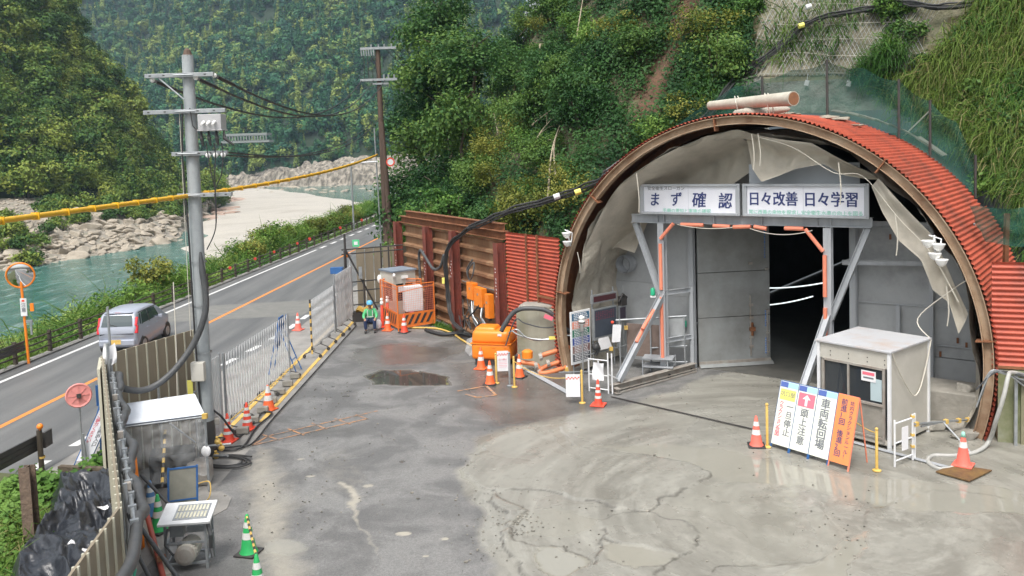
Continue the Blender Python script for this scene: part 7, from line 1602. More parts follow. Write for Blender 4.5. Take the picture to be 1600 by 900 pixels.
xs = [0,.02,.06,.10,.16,.22,.28,.34,.46,.6,.85,1.1,1.35,1.6,1.8,2.0,2.12,2.25,2.38,2.5,2.62,2.72,2.85,2.95,3.08,3.2,3.28,3.34,3.4]
rings = [ring(x) for x in xs]; b = MB(CM); n_r = len(rings[0]); vs = []
for x, r_ in zip(xs, rings): vs += [(x, y, z) for y, z in r_]+[(x, -y, z) for y, z in reversed(r_[1:-1])]
m_ = 2*n_r-2; b.add(vs, [(i*m_+k, i*m_+(k+1) % m_, (i+1)*m_+(k+1) % m_, (i+1)*m_+k) for i in range(len(xs)-1) for k in range(m_)]+[tuple(range(m_-1,-1,-1)), tuple((len(xs)-1)*m_+k for k in range(m_))])
b.build('body', paint, car, smooth=True, world=False)
def sidepatch(pts, s, off, n=6):
    top_, bot = pts; 
    def fn(i, j):
        x = (bot[0][0]+(bot[1][0]-bot[0][0])*i)*(1-j)+(top_[0][0]+(top_[1][0]-top_[0][0])*i)*j; z = (bot[0][1]+(bot[1][1]-bot[0][1])*i)*(1-j)+(top_[0][1]+(top_[1][1]-top_[0][1])*i)*j; return (x, s*(hw(x, z)+off), z)
    return fn
glass = mat('car_glass', (.05,.07,.075), .05, spec=.8)
for s in (-1, 1):
    for nm_, pt in (('side_window', (((.62,1.47),(1.12,1.50)),((.50,1.04),(1.16,1.03)))), ('side_window', (((1.20,1.50),(1.86,1.47)),((1.22,1.03),(2.12,1.04)))), ('quarter_window', (((.44,1.44),(.56,1.46)),((.36,1.10),(.45,1.05))))):
        b = MB(CM); b.grid(sidepatch(pt, s, .008), 8, 5); b.build(nm_, glass, car, world=False)
    b = MB(CM); b.grid(sidepatch((((.44,1.52),(2.0,1.52)),((.44,1.49),(2.0,1.49))), s, .012), 12, 2); b.build('roof_trim', trim, car, world=False)
    for x in (1.18,):
        b = MB(CM); b.grid(sidepatch((((x-.03,1.50),(x+.03,1.50)),((x-.03,1.02),(x+.03,1.02))), s, .012), 2, 5); b.build('pillar', trim, car, world=False)
    for x in (.95,1.85): b = MB(CM); b.box((x,s*(.755),.86), (.18,.03,.035)); b.build('door_handle', paint, car, world=False)
    b = MB(CM); b.box((2.05,s*.80,1.05), (.12,.16,.13)); b.build('side_mirror', paint, car, world=False, bevel=.02)
    b = MB(CM); b.box((.10,s*.665,.93), (.10,.13,.30), 0,0,.25); b.box((.16,s*.66,1.22), (.07,.09,.34), 0,0,.42); b.build('tail_light', mat('tail_red', (.55,.02,.03), .25), car, world=False, bevel=.02)
    for x in (.58,2.82):
        b = MB(CM); b.cyl((x,s*.60,.275), (x,s*.745,.275), .275, n=28); w_ = b.build('wheel', trim, car, world=False); b = MB(CM); b.cyl((x,s*.745,.275), (x,s*.752,.275), .185, n=20); b.build('rim', M['galv'], w_, world=False)
        b = MB(CM); b.cyl((x,s*.60,.30), (x,s*.738,.30), .34, n=28); b.build('wheel_arch', M['dark'], car, world=False)
b = MB(CM)
def rearg(i, j): z = 1.06+.40*j; x = float(np.interp(z, [1.0,1.22,1.50], [.025,.10,.22])); y = (-.56+1.12*i)*(1-.10*j); return (x-.012, y, z)
b.grid(rearg, 8, 6); b.build('rear_window', glass, car, world=False)
b = MB(CM); b.box((-.02,0,.46), (.10,1.28,.24)); b.build('rear_bumper', paint, car, world=False, bevel=.04); b = MB(CM); b.box((-.075,.02,.50), (.012,.36,.17)); b.build('number_plate', M['yellow'], car, world=False); b = MB(CM); b.box((.005,0,.70), (.02,.5,.04)); b.build('tailgate_grip', M['galv'], car, world=False)
b = MB(CM); b.box((.26,0,1.545), (.16,1.0,.03)); b.build('roof_spoiler', paint, car, world=False, bevel=.01); b = MB(CM); b.box((.20,0,1.56), (.02,.2,.02)); b.build('stop_lamp', mat('stop', (.4,.02,.02), .3), car, world=False)
b = MB(CM); b.bar((.03,.0,1.08), (.07,.32,1.16), .02, .02); b.build('rear_wiper', trim, car, world=False); b = MB(CM)
def wsg(i, j): z = 1.10+.38*j; x = float(np.interp(z, [1.07,1.25,1.45,1.58], [2.72,2.5,2.25,2.0])); return (x+.015, (-.6+1.2*i)*(1-.1*j), z)
b.grid(wsg, 6, 4); b.build('windscreen', glass, car, world=False); car.scale = (1,1,.96); b = MB(CM); b.cyl((1.9,.3,1.62), (1.7,.3,1.8), .006); b.build('aerial', trim, car, world=False)
# ------------------------------------------------------------ brown site fence
FA, FB, FC, FD = [Vector((*G(x, y, 2.82).xy, 0)) for x, y in ((160,556),(312,512),(186,792),(104,905))]; FE = FD+Vector((-.6,-2,0))
def sitefence(p, q, z1, lb, side=1, pw=.29, nm='site_fence', rib_side=1):
    d = q-p; L = d.length; d.normalize(); n_ = Vector((d.y,-d.x,0))*side; t = T(nm, lb, 'fence', p, 0, 'brown site fence runs'); mm = plane_m(p, d, (0,0,1)); b = MB(mm); b.box((L/2,z1/2,0), (L,z1,.03)); b.build('panel', M['brownfence'], t); b = MB(mm); k = 0
    while k*pw < L: 
        for s in (-1,1): b.box((k*pw+.02, z1/2, s*.026), (.035,z1,.022))
        k += 1
    b.build('ribs', M['creamfence'], t); return t, mm, L
t, mmF, LF = sitefence(FA, FB, 2.82, 'brown ribbed fence panel run between the fence corner and the grey pole')
b = MB(mmF)
for z, a_, c_2 in ((1.45,0,1.6),(1.33,1.0,LF)): b.cyl((a_,z,.09), (c_2,z,.09), .027, n=8)
b.cyl((1.35,.1,.12), (1.35,1.9,.12), .027, n=8); b.cyl((1.35,1.1,.12), (2.1,.2,.5), .024, n=8); b.cyl((LF-.2,.0,.1), (LF-.2,3.2,.1), .027, n=8); b.build('pipe_stay', M['galv'], t)
t, mmG, LG = sitefence(FA, FC, 2.82, 'long brown site fence run coming towards the camera beside the black tarpaulin')
b = MB(mmG); zz = 2.62
b.cyl((.3,2.5,-.16), (LG-.2,2.5,-.16), .034, n=10); b.cyl((.3,1.2,-.13), (LG-.2,1.2,-.13), .027, n=8); b.build('pipe_rail', M['galv'], t)
b = MB(mmG)
for k in range(18): b = MB(mmG); b.box((.5+k*.48,2.5,-.16), (.06,.10,.10)); b.build('clamp', M['galv'], t)
for x in (.35,2.2,4.1,6.0,7.9): b = MB(mmG); b.cyl((x,.0,-.10), (x,3.15 if x < 1 else 2.75,-.10), .027, n=8); b.build('pipe_post', M['galv'], t)
sitefence(FC, FD, 2.82, 'short bent run of the brown fence at the bottom left edge'); sitefence(FD, FE, 2.82, 'last brown fence run below the photo edge')
# cream end panel at the corner
b = MB(); b.prism([tuple(FA+Vector((-.10,.05,0))), tuple(FA+Vector((.05,-.05,0))), tuple(FA.lerp(FC,.13)+Vector((-.08,0,0))), tuple(FA.lerp(FC,.13)+Vector((-.14,0,0)))], (0,0,2.78)); tag(b.build('end_panel', M['creamfence']), 'pale cream end panel lapped over the outer corner of the brown fence', 'panel')
# pipe and rag at the corner
b = MB(); b.cyl((FA.x+.25,FA.y-.15,0), (FA.x+.25,FA.y-.15,3.9), .027, n=8); tag(b.build('scaffold_pipe', M['galv']), 'upright grey pipe at the corner of the brown fence with a white rag', 'pipe')
q = P(172,560,FA.y-.2); b = MB(); b.grid(lambda i, j: tuple(q+Vector(((i-.5)*(.22+.12*math.sin(j*3)), .05*math.sin(i*9+j*4), .25-j*.42+.16*abs(i-.5)))), 8, 8); tag(b.build('white_rag', M['paper'], smooth=True), 'white plastic rag tied to the pipe at the fence corner', 'rag')
# corrugated black conduit snaking along the fence top
fdir = (FC-FA).normalized(); fnr = Vector((fdir.y,-fdir.x,0))*-1
def fpnt(s, off, z): return FA+fdir*s+Vector((-fdir.y, fdir.x, 0))*off+Vector((0,0,z))
pts = []
for k in range(37):
    s = .2+k*.23; pts.append(fpnt(s, .24+.055*math.sin(k*.62)+.02*math.sin(k*1.7), 2.42+.05*math.sin(k*.9)))
pts += [FC.lerp(FD, f_)+Vector((.28,.0,2.42)) for f_ in (.3,.7,1.2)]
b = MB(); b.tube(catmull(pts, 5), .075, 12)
tag(b.build('corrugated_conduit', M['hose'], smooth=True), 'thick black corrugated conduit snaking along the yard side of the brown fence', 'conduit')
for i in range(3):
    pts = [fpnt(.3+k*.55, .16+.05*math.sin(k*1.7+i*2), 2.3-.25*i+.05*math.sin(k+i)) for k in range(16)]; rope('fence_cable', 'thin cable clipped along the yard side of the brown fence', pts, .018, ['rubber','hose','tealtag'][i], group='thin cables along the brown fence', cat='cable')
for i in range(10):
    q = fpnt(1.2+i*.8, .14, 2.0+.3*(i % 3)); b = MB(); b.box(tuple(q), (.08,.08,.1), .5); b.box((q.x,q.y,q.z-.12), (.05,.05,.12)); tag(b.build('pipe_clamp', M['dusty']), 'steel scaffold clamp on the pipes of the brown fence', 'clamp', 'scaffold clamps on the brown fence')
# stays from the fence to the ground and a red pipe
for a_, c_2, m_, r_, lb in ((P(220,742,15.6),P(264,788,15.2),'hose',.03,'dark grey pipe stay running behind the blue mesh screen'),(P(196,792,13.6),P(278,903,12.2),'hose',.035,'long dark grey pipe stay crossing in front of the red pipe'),(P(213,862,12.0),P(240,915,11.2),'hose',.03,'short dark grey pipe stay at the bottom edge'),(P(220,768,15.3),P(256,905,13.2),'pipered',.045,'faded red pipe lying along the narrow walkway by the fence')):
    b = MB(); b.cyl(a_, c_2, r_, n=10); tag(b.build('pipe_stay', M[m_], smooth=2), lb, 'pipe')
q = P(252,872,13.5); b = MB(); b.box(tuple(q), (.14,.08,.08), .5); tag(b.build('pipe_clamp', M['rust']), 'rusty clamp on the faded red pipe', 'clamp')
# orange stretcher
st_ = T('rescue_stretcher', 'orange plastic rescue stretcher standing on end against the brown fence', 'stretcher', (-6.92,14.6,0)); o = Vector((-6.90,14.65,.02)); mm = plane_m(o, Vector((.52,-.86,0)), Vector((-.03,.0,1)))
out = [(-.18,0),(-.22,.25),(-.25,.9),(-.24,1.5),(-.17,1.82),(-.06,1.92),(.06,1.92),(.17,1.82),(.24,1.5),(.25,.9),(.22,.25),(.18,0)]
b = MB(mm); b.prism([(x,y,-.03) for x, y in out], (0,0,.05)); b.build('shell', M['orange'], st_, bevel=.015)
b = MB(mm); b.tube([(x*.97,y,.03) for x, y in out], .03, 8); b.build('edge_tube', M['orange'], st_, smooth=True)
b = MB(mm)
for y in (.5,1.1,1.6):
    for s in (-1,1): b.box((s*.18,y,.035), (.04,.16,.012))
b.build('hand_hole', M['dark'], st_)
q = P(213,768,14.4); b = MB(); b.box(tuple(q), (.16,.12,.24), .4); tag(b.build('socket_box', M['white'], bevel=.01), 'small white electric box on the orange stretcher side of the fence', 'electric box')
# ------------------------------------------------------------ shelter with white corrugated roof
sh = T('plastic_shelter', 'small shelter with a white corrugated roof and clear plastic sheet walls at the grey pole', 'shelter', (-7.3,17.2,0))
c00 = P(188,665,16.4); c10 = P(320,648,17.0); c11 = P(304,615,18.4); c01 = P(184,632,17.7)
b = MB(); n_ = 110
def rfn(i, j): q = c00.lerp(c10, i).lerp(c01.lerp(c11, i), j); return tuple(q+Vector((0,0,.008*math.cos(j*n_*.9))))
b.grid(rfn, 2, n_); b.grid(lambda i, j: Vector(rfn(i, j))-Vector((0,0,.03)), 2, n_); b.build('roof', mat('white_sheet_roof', (.66,.70,.76), .4, (.6,.64,.7), 2, .3), sh)
b = MB(); b.cyl(c00-Vector((0,0,.04)), c10-Vector((0,0,.04)), .02); b.cyl(c10-Vector((0,0,.04)), c11-Vector((0,0,.04)), .02); b.cyl(c00-Vector((0,0,.04)), c01-Vector((0,0,.04)), .02); b.cyl(c01-Vector((0,0,.04)), c11-Vector((0,0,.04)), .02)
for q in (c10, c11, c00.lerp(c10,.02), c01): b.cyl((q.x,q.y,q.z-.03), (q.x,q.y,.02), .027, n=8)
b.build('pipe_frame', M['galv'], sh)
def sheet(a_, c_2, z0f, bulge, nm, seed):
    b = MB()
    def fn(i, j):
        q = a_.lerp(c_2, i); z = q.z-.05-(q.z-z0f)*j; n1 = noise.noise(Vector((i*4+seed, j*3, seed))); n2 = noise.noise(Vector((i*11+j*4, j*9, seed+4)))
        d_ = Vector((.2,-1,0)); return tuple(Vector((q.x,q.y,z))+d_*(bulge*math.sin(j*2.2)*(.4+n1)+.03*n2+.035*math.sin(i*42+3*n1)*(.3+j)))
    b.grid(fn, 50, 40); b.build(nm, M['clear'], sh, smooth=True)
sheet(c00, c10, .42, .22, 'plastic_sheet', 1); sheet(c10, c11, .45, .05, 'plastic_sheet', 5); sheet(c00.lerp(c01,.0), c01, .4, .04, 'plastic_sheet', 8)
b = MB(); q0 = P(258,672,17.0); q1 = P(253,762,16.2)
for k in range(12): b.cyl(q0.lerp(q1, k/12), q0.lerp(q1, (k+1)/12), .03, n=8, mi=k % 2)
tag(b.build('striped_pole', [M['yellow'], M['dark']]), 'yellow and black striped pole leaning inside the plastic shelter', 'pole')
t = T('shelter_gear', 'dark machine and bundles stored inside the plastic shelter', 'machine', (-7.4,17.5,0)); b = MB(); b.box((-7.5,17.6,.35), (.9,.6,.7), .3); b.build('case', M['dark'], t, bevel=.03); b = MB(); b.box((-6.9,17.5,.25), (.5,.5,.5), .2); b.build('drum', M['dusty'], t, bevel=.08)
q = P(338,690,18.6); t = T('valve_set', 'orange brass valves on a pipe beside the base of the grey pole', 'valve', q); b = MB(); b.cyl(q-Vector((.2,0,.1)), q+Vector((.3,.1,-.1)), .03); b.cyl(P(335,712,18.4), P(356,712,18.2), .03); b.build('pipe', M['galv'], t); b = MB()
for x, y in ((340,690),(346,700),(338,712)): v = P(x, y, 18.45); b.ball(tuple(v), .07); b.cyl(v, v+Vector((.0,-.03,.12)), .03)
b.build('valve_body', M['yellow'], t); 
for i, (x, y) in enumerate(((328,668),(331,682),(334,650))): v = P(x, y+8, 19.1); b = MB(); b.box(tuple(v), (.22,.2,.16), .3*i); tag(b.build('pipe_fitting', M['dusty'], bevel=.02), 'grey metal fitting stacked beside the grey pole', 'fitting', 'fittings stacked beside the grey pole')
b = MB(); v = P(322,705,17.0); b.ball(tuple(v), .10, 1,.6,1.2); tag(b.build('tape_knot', M['paper']), 'white plastic knot tying the sheet to the shelter post', 'knot')
b = MB(); v = P(320,650,16.9); b.box(tuple(v), (.1,.08,.1)); tag(b.build('pipe_clamp', M['yellow']), 'yellow clamp at the front corner of the shelter roof', 'clamp')
# blue mesh screen
g0 = G(264,812); g1 = G(309,806); bf = T('mesh_screen', 'blue framed screen with grey mesh standing behind the motor stand', 'screen', (g0.x,g0.y,0)); d_ = Vector((g1.x-g0.x,g1.y-g0.y,0)); L = d_.length; d_.normalize(); mm = plane_m((g0.x,g0.y,.08), d_, (-.0,.12,1)); b = MB(mm); b.box((L/2,.44,0), (L,.88,.01)); b.build('mesh', M['mesh_grey'], bf)
b = MB(mm)
for x in (0,L): b.box((x,.43,0), (.035,.96,.035))
for y in (.88,.27): b.box((L/2,y,0), (L,.03,.03))
b.build('frame', M['blue'], bf)
b = MB(); g = G(317,792); b.tube(catmull([(g.x-.15,g.y+.2,.4),(g.x+.1,g.y+.15,.45),(g.x+.14,g.y,.2),(g.x-.05,g.y-.1,.05),(g.x-.15,g.y,.06)], 6), .012, 6); tag(b.build('yellow_hose', M['yellow']), 'thin yellow hose looped right of the blue screen', 'hose')
# motor stand with tilted grille panel
msx = Vector((-5.72,13.9,0)); ms = T('motor_stand', 'grey steel stand with a tilted glazed grille top and an electric motor below', 'machine', msx, R(6))
b = MB()
for x in (-.33,.33):
    for y in (-.22,.22): b.box((x,y,.42), (.04,.04,.84))
for z in (.12,.48,.80):
    for y in (-.22,.22): b.box((0,y,z), (.66,.035,.035))
    for x in (-.33,.33): b.box((x,0,z), (.035,.44,.035))
b.build('frame', M['galv'], ms, world=False)
b = MB(); b.box((0,-.02,.90), (.86,.60,.05), 0, .22); b.build('top_panel', M['white'], ms, world=False, bevel=.01)
TPm = Matrix.Translation((0,-.02,.90))@Matrix.Rotation(.22, 4, 'X'); b = MB(TPm); b.box((.08,0,.028), (.56,.42,.012)); b.build('bezel', M['galv'], ms, world=False); b = MB(TPm)
for i in range(9):
    for j in range(2): b.box((-.15+i*.058,-.095+j*.19,.037), (.034,.15,.01))
b.build('grille', mat('grille_cells', (.60,.58,.46), .3, (.45,.43,.33), 9), ms, world=False)
b = MB(); b.cyl((.0,-.30,.30), (.0,.12,.30), .17, n=20); 
for k in range(16): a_ = k*2*math.pi/16; b.box((.175*math.cos(a_),-.08,.30+.175*math.sin(a_)), (.012,.3,.03), 0, 0, -a_)
mo = b.build('motor', M['offwhite'], ms, world=False); b = MB(); b.lathe([(.16,0),(.17,.03),(.12,.05),(.05,.055)], (0,0,0), 20); 
for i in range(len(b.v)): v = b.v[i]; b.v[i] = Vector((v.x, -.30-v.z, .30+v.y))
b.build('fan_cover', M['dusty'], mo, world=False); b = MB(); b.box((-.22,-.12,.36), (.14,.16,.14)); b.build('terminal_box', M['white'], mo, world=False, bevel=.01)
b = MB(); b.box((-.2,.05,.62), (.22,.2,.22)); b.box((.12,.08,.62), (.3,.22,.1)); b.build('bracket_box', M['galv'], ms, world=False); b = MB(); b.tube([(.36,-.2,.8),(.42,-.26,.6),(.4,-.2,.35),(.44,-.25,.2)], .035, 8); b.build('hose', M['hose'], ms, world=False); b = MB(); b.tube([(-.28,-.24,.75),(-.32,-.3,.5),(-.2,-.28,.3)], .02, 6); b.build('hose', M['hose'], ms, world=False)
# ground patch under the gear, kerb at the fence
b = MB(); b.prism([tuple(G(x, y, .015)) for x, y in ((318,770),(345,768),(362,778),(355,795),(335,806),(300,812),(290,800))], (0,0,.01)); struct(b.build('concrete_pad', M['pave'], origin=(0,0,0)))
b = MB(); a_ = G(222,815); c_2 = G(262,905); b.bar((a_.x,a_.y,.04), (c_2.x,c_2.y,.04), .12, .1); tag(b.build('timber_batten', M['bamboo']), 'long pale timber batten on the ground beside the red pipe', 'timber')
# roadside signs left of the fence
g = G(130,727); t = T('round_sign', 'faded pink round disc on a thin grey post seen from behind at the road edge', 'sign', (g.x,g.y,0)); hd2 = P(123,618,g.y); b = MB(); b.cyl((g.x,g.y,0), (hd2.x,hd2.y,hd2.z), .022, n=8); b.cyl((g.x+.07,g.y,0), (g.x+.04,g.y,.75), .03, n=8); b.build('post', M['galv'], t)
fdn = (Vector((0,0,CAM_H))-hd2).normalized(); fdn.z *= .4; fdn.normalize(); r_ = Vector((0,0,1)).cross(fdn).normalized(); mm = Matrix((r_, fdn.cross(r_), fdn)).transposed().to_4x4(); mm.translation = hd2
pk = mat('pink_disc', (.68,.27,.25), .5, (.6,.22,.2), 4); b = MB(mm); b.lathe([(.27,-.03),(.28,0),(.26,.03),(.22,.015),(.05,.02)], (0,0,0), 26)
for k in range(8): a_ = k*math.pi/4; b.box((.13*math.cos(a_),.13*math.sin(a_),.022), (.18,.012,.012), a_)
b.build('disc', pk, t); b = MB(mm); b.box((0,0,.05), (.09,.09,.05)); b.build('hub_box', M['dark'], t)
g = G(128,727); sdn = Vector((.35,-1,0)).normalized(); t = T('road_sign_board', 'narrow white board with red and black writing leaning on a blue frame by the road', 'sign', (g.x,g.y,0)); rt2 = Vector((-sdn.y, sdn.x, 0)); mm = plane_m((g.x+.02,g.y+.05,.1), rt2, Vector((.42,.26,1)))
b = MB(mm); b.box((0,.68,0), (.30,1.36,.02)); b.build('face', M['signwhite'], t); b = MB(mm); b.box((-.07,1.29,.012), (.14,.12,.004)); b.build('blue_band', M['navyband'], t); b = MB(mm); b.box((.07,1.29,.012), (.14,.12,.004)); b.build('cyan_band', M['cyan'], t)
text('ご\n協\n力\nく\nだ\nさ\nい', mm@Matrix.Translation((-.13,1.12,.013)), .10, 'pink', t, bold=.02, ls=1.0); text('工\n事\n用\n車\n両\n出\n入\n口', mm@Matrix.Translation((.02,1.15,.013)), .11, 'ink', t, bold=.02, ls=.95)
b = MB(mm)
for x in (-.16,.16): b.bar((x,-.1,-.02), (x,1.36,-.02), .025, .025)
b.build('frame', M['blue'], t); b = MB()
for s in (0, 1): q = mm@Vector((.16-.3*s,1.3,-.03)); b.bar(tuple(q), (g.x+.95-.2*s,g.y+.25+.15*s,.02), .025, .025)
b.build('leg', M['blue'], t)
t = T('blue_easel', 'second blue steel sign frame seen edge on against the fence corner', 'easel', G(165,718)); g = G(166,716); b = MB()
for dx in (-.12,.14): b.bar((g.x+dx,g.y,.0), (g.x-.15+dx*.3,g.y+.25,1.55), .03, .03)
b.bar((g.x-.1,g.y+.05,.35), (g.x+.15,g.y+.05,.35), .02, .02); b.bar((g.x-.35,g.y-.3,0), (g.x-.12,g.y+.2,1.4), .025, .025); b.build('legs', M['blue'], t); b = MB(); b.box((g.x-.15,g.y+.25,1.45), (.22,.03,.5), .6); b.build('board_back', M['blue'], t)
# guard rail near left and rusty post
gr = T('guard_rail', 'black beam guard rail with an orange topped end post at the lower left roadside', 'guard rail', (-11.0,18.5,0)); b = MB(); 
for z in (.52,.64,.76): b.bar((-10.95,18.75,z), (-11.9,10.5,z), .05, .11)
b.box((-10.9,18.85,.64), (.06,.3,.36)); b.build('beam', M['dark'], gr)
for s in (.03,.35,.68): b = MB(); q = Vector((-10.95,18.75,0)).lerp(Vector((-11.9,10.5,0)), s); b.cyl((q.x+.1,q.y,0), (q.x+.1,q.y,.95 if s < .1 else .8), .06); b.build('post', M['fencebrown'], gr)
b = MB(); b.ball((-10.85,18.5,1.03), .07); b.cyl((-10.85,18.5,.9), (-10.85,18.5,1.0), .02); b.build('delineator', M['amber'], gr, smooth=True); b = MB(); b.lathe([(.065,.3),(.065,.35)], (-10.85,18.5,0), 10, cap=False); b.build('yellow_band', M['yellow'], gr)
rp_ = T('rusty_post', 'weathered rusty steel pile post standing among the roadside weeds', 'post', (-8.75,14.5,0)); b = MB(); b.ibeam((-8.78,14.5,0), (-8.85,14.6,1.55), .2, .2, .025, (0,1,0)); b.build('section', mat('old_pile', (.17,.12,.085), .9, (.07,.05,.04), 4, .2, bump=.5), rp_)
b = MB(); b.bar((-10.3,18.2,.1), (-9.2,18.0,.1), .12, .25); tag(b.build('kerb_timber', M['bark']), 'dark old timber kerb behind the guard rail end', 'timber')
b = MB(); b.prism([tuple(G(x, y, .02)) for x, y in ((105,770),(165,722),(168,790),(120,800))], (0,0,.03)); struct(b.build('concrete_slab', M['pave'], origin=(0,0,0)))
# loose grit on the slurry
gr_ = []; VV = []; FF = []; o_ = 0
for (cx_, cy_, sx_, sy_, n_) in ((812,815,14,14,90),(760,800,30,60,120),(930,840,60,40,60),(1340,830,40,30,60),(700,640,90,50,120),(1000,700,260,90,160),(520,620,30,12,60),(470,740,70,90,120)):
    for k in range(n_):
        q = G(rr.gauss(cx_, sx_), rr.gauss(cy_, sy_))
        if q.x < -6.3 or q.y < 9 or q.y > 30: continue
        V, Fp = rt[rr.randrange(4)]; s = rr.uniform(.006, .022)*(1.8 if rr.random() < .06 else 1); VV.append(V*s+np.array((q.x, q.y, .03))); FF += [tuple(a_+o_ for a_ in f) for f in Fp]; o_ += len(V)
me = bpy.data.meshes.new('grit'); me.from_pydata(np.concatenate(VV).tolist(), [], FF); me.materials.append(mat('grit_stone', (.12,.115,.10), .8, (.3,.28,.24), 2, .8)); tag(link('grit', me), 'small loose stones scattered over the wet yard', None, None, 'stuff')
# black plastic mound
bt = MB()
c0_ = Vector((-8.0,14.4,0))
def tarpf(i, j):
    x = (i-.5); y = (j-.5)*5.4; e = min(1, (1-abs(i-.5)*2)*3.5)*min(1, (1-abs(j-.5)*2)*5); q = Vector((x*3, y*1.1, 0)); Yc = 14.2+y; xr = -.455*Yc-.42; xl = xr-1.75+.25*math.sin(y*1.3)
    f1 = 1-abs(noise.noise(q*.9))*2; f2 = 1-abs(noise.noise(Vector((q.x*1.2+q.y*1.6, q.y*1.1-q.x*.8, 4))))*2; f3 = 1-abs(noise.noise(Vector((q.x*4+q.y*2, q.y*3.2, 9))))*2
    z = .62*e+(.20*f1+.13*f2+.045*f3-.12)*e; return (xl+(xr-xl)*i+.12*noise.noise(q*1.3), Yc+.10*noise.noise(q*1.6+Vector((0,7,0))), max(.02, z))
bt.grid(tarpf, 110, 170); tag(bt.build('black_tarpaulin', M['blackplastic'], smooth=True), 'heap covered with crumpled black plastic sheeting outside the brown fence', 'tarpaulin')
for i, (x, y) in enumerate(((118,852),(134,862),(163,795))): q = G(x, y, .72); b = MB(); b.grid(lambda a_, c_2: tuple(q+Vector(((a_-.5)*.2, (c_2-.5)*.14, .04+.03*math.sin(a_*4+c_2*2+i)))), 5, 5); tag(b.build('paper_scrap', M['paper']), ['curved','square','small'][i]+' white scrap lying on the black sheeting', 'scrap', 'white scraps on the black sheeting')
b = MB(); b.cyl(G(55,822,.35), G(95,818,.5), .015); tag(b.build('stick', M['dry']), 'pale stick lying at the edge of the black sheeting', 'stick')
# roadside weeds, lower left
C = []; N = []
pv = [tuple(G(x, y))[:2] for x, y in ((-40,740),(30,735),(100,752),(170,705),(170,730),(110,780),(70,800),(70,900),(40,960),(-60,960))]
bb_ = (-14.5,-8.0,11,19.5); cnt = 0
while cnt < 4300:
    x = rr.uniform(bb_[0], bb_[1]); y = rr.uniform(bb_[2], bb_[3])
    if pg1(x, y, pv) < 0 or x < -11.9+(y-10.5)*.115: continue
    cnt += 1; hh = .45*sm(0, .8, pg1(x, y, pv))*(.6+.6*noise.noise(Vector((x,y,0)))); C.append((x, y, abs(rr.gauss(0,.1))+max(0, hh)*rr.random()**.5)); N.append((rr.gauss(0,.35), rr.gauss(0,.35)-.2, 1))
leafstuff('roadside_weeds', C, N, .13, M['leaf_weed'], 'bright green broad leaved weeds behind the near guard rail', .8, 3, .5, .4)
B_ = []; N_ = []
for i in range(1500):
    q = G(rr.uniform(-20,95), rr.uniform(820,960)); B_.append((q.x, q.y, 0)); N_.append((rr.gauss(0,1), rr.gauss(0,1)-.3, .3))
blades('long_grass', B_[:1000], N_[:1000], .75, .010, M['grass'], 'tuft of long drooping grass at the bottom left corner', 4, .9, .35); blades('dead_grass', B_[1000:], N_[1000:], .55, .010, M['grassdry'], 'dead straw coloured grass among the weeds at the bottom left', 5, .8, .35)
struct((lambda b: (b.prism([tuple(G(x, y, .01)) for x, y in ((-60,735),(100,748),(168,705),(168,760),(70,930),(-80,960))], (0,0,.02)), b.build('weed_soil', M['verge'], origin=(0,0,0)))[1])(MB()))
B_ = []; N_ = []
for i in range(900): q = G(rr.uniform(612,720), rr.uniform(500,528)+0); q = Vector((rr.uniform(-4.2,-2.6), rr.uniform(33,35.2), 0)) if i < 0 else WA+wd_*WLn*rr.uniform(.30,.62)+wn*rr.uniform(.25,.6); B_.append(tuple(q)); N_.append((rr.gauss(0,1), rr.gauss(0,1), .3))
blades('wall_foot_grass', B_, N_, .22, .015, M['grass'], 'small green grass patch at the foot of the pile wall', 6, .6, .3)
# far gallery over the river
g = P(383,212,452); ga = T('rail_gallery', 'pale concrete gallery with many columns on the far mountainside', 'building', (g.x,g.y,g.z-3)); b = MB(); b.box((g.x,g.y+4,g.z+.6), (24,9,1.3)); b.box((g.x,g.y+4,g.z-3.2), (26,9,1.2)); b.build('deck', mat('gallery_conc', (.24,.25,.24), .9), ga)
for k in range(16): b = MB(); b.box((g.x-11.4+k*1.52,g.y-.2,g.z-1.4), (.5,.6,3.2)); b.build('column', bpy.data.materials['gallery_conc'], ga)
# ------------------------------------------------------------ sitting guard
def skin_mesh(nodes, edges, root, sub=2):
    me = bpy.data.meshes.new('s'); me.from_pydata([n[0] for n in nodes], [], edges); o = bpy.data.objects.new('s', me); col.objects.link(o); o.modifiers.new('skin', 'SKIN'); 
    if not me.skin_vertices: me.skin_vertices.new() if hasattr(me.skin_vertices, 'new') else None
    for i, n in enumerate(nodes): me.skin_vertices[0].data[i].radius = (n[1], n[1] if len(n) < 3 else n[2]); me.skin_vertices[0].data[i].use_root = (i == root)
    s = o.modifiers.new('sub', 'SUBSURF'); s.levels = sub; s.render_levels = sub; bpy.context.view_layer.update()
    r = bpy.data.meshes.new_from_object(o.evaluated_get(bpy.context.evaluated_depsgraph_get())); bpy.data.objects.remove(o); r.polygons.foreach_set('use_smooth', [True]*len(r.polygons)); return r
person = T('person', 'person in a green jacket, navy trousers and light blue helmet sitting by the fence', 'person', (G(580,517).x,32.45,.02), R(6))
body = [((0,.05,.40),.13,.11),((0,.0,.60),.135,.10),((0,-.05,.78),.15,.10),((0,-.10,.90),.06,.055),((0,-.14,.97),.052,.06),((0,-.155,1.06),.078,.095),((0,-.15,1.13),.07,.085)]
ed = [(0,1),(1,2),(2,3),(3,4),(4,5),(5,6)]; jk = []; tr_ = []
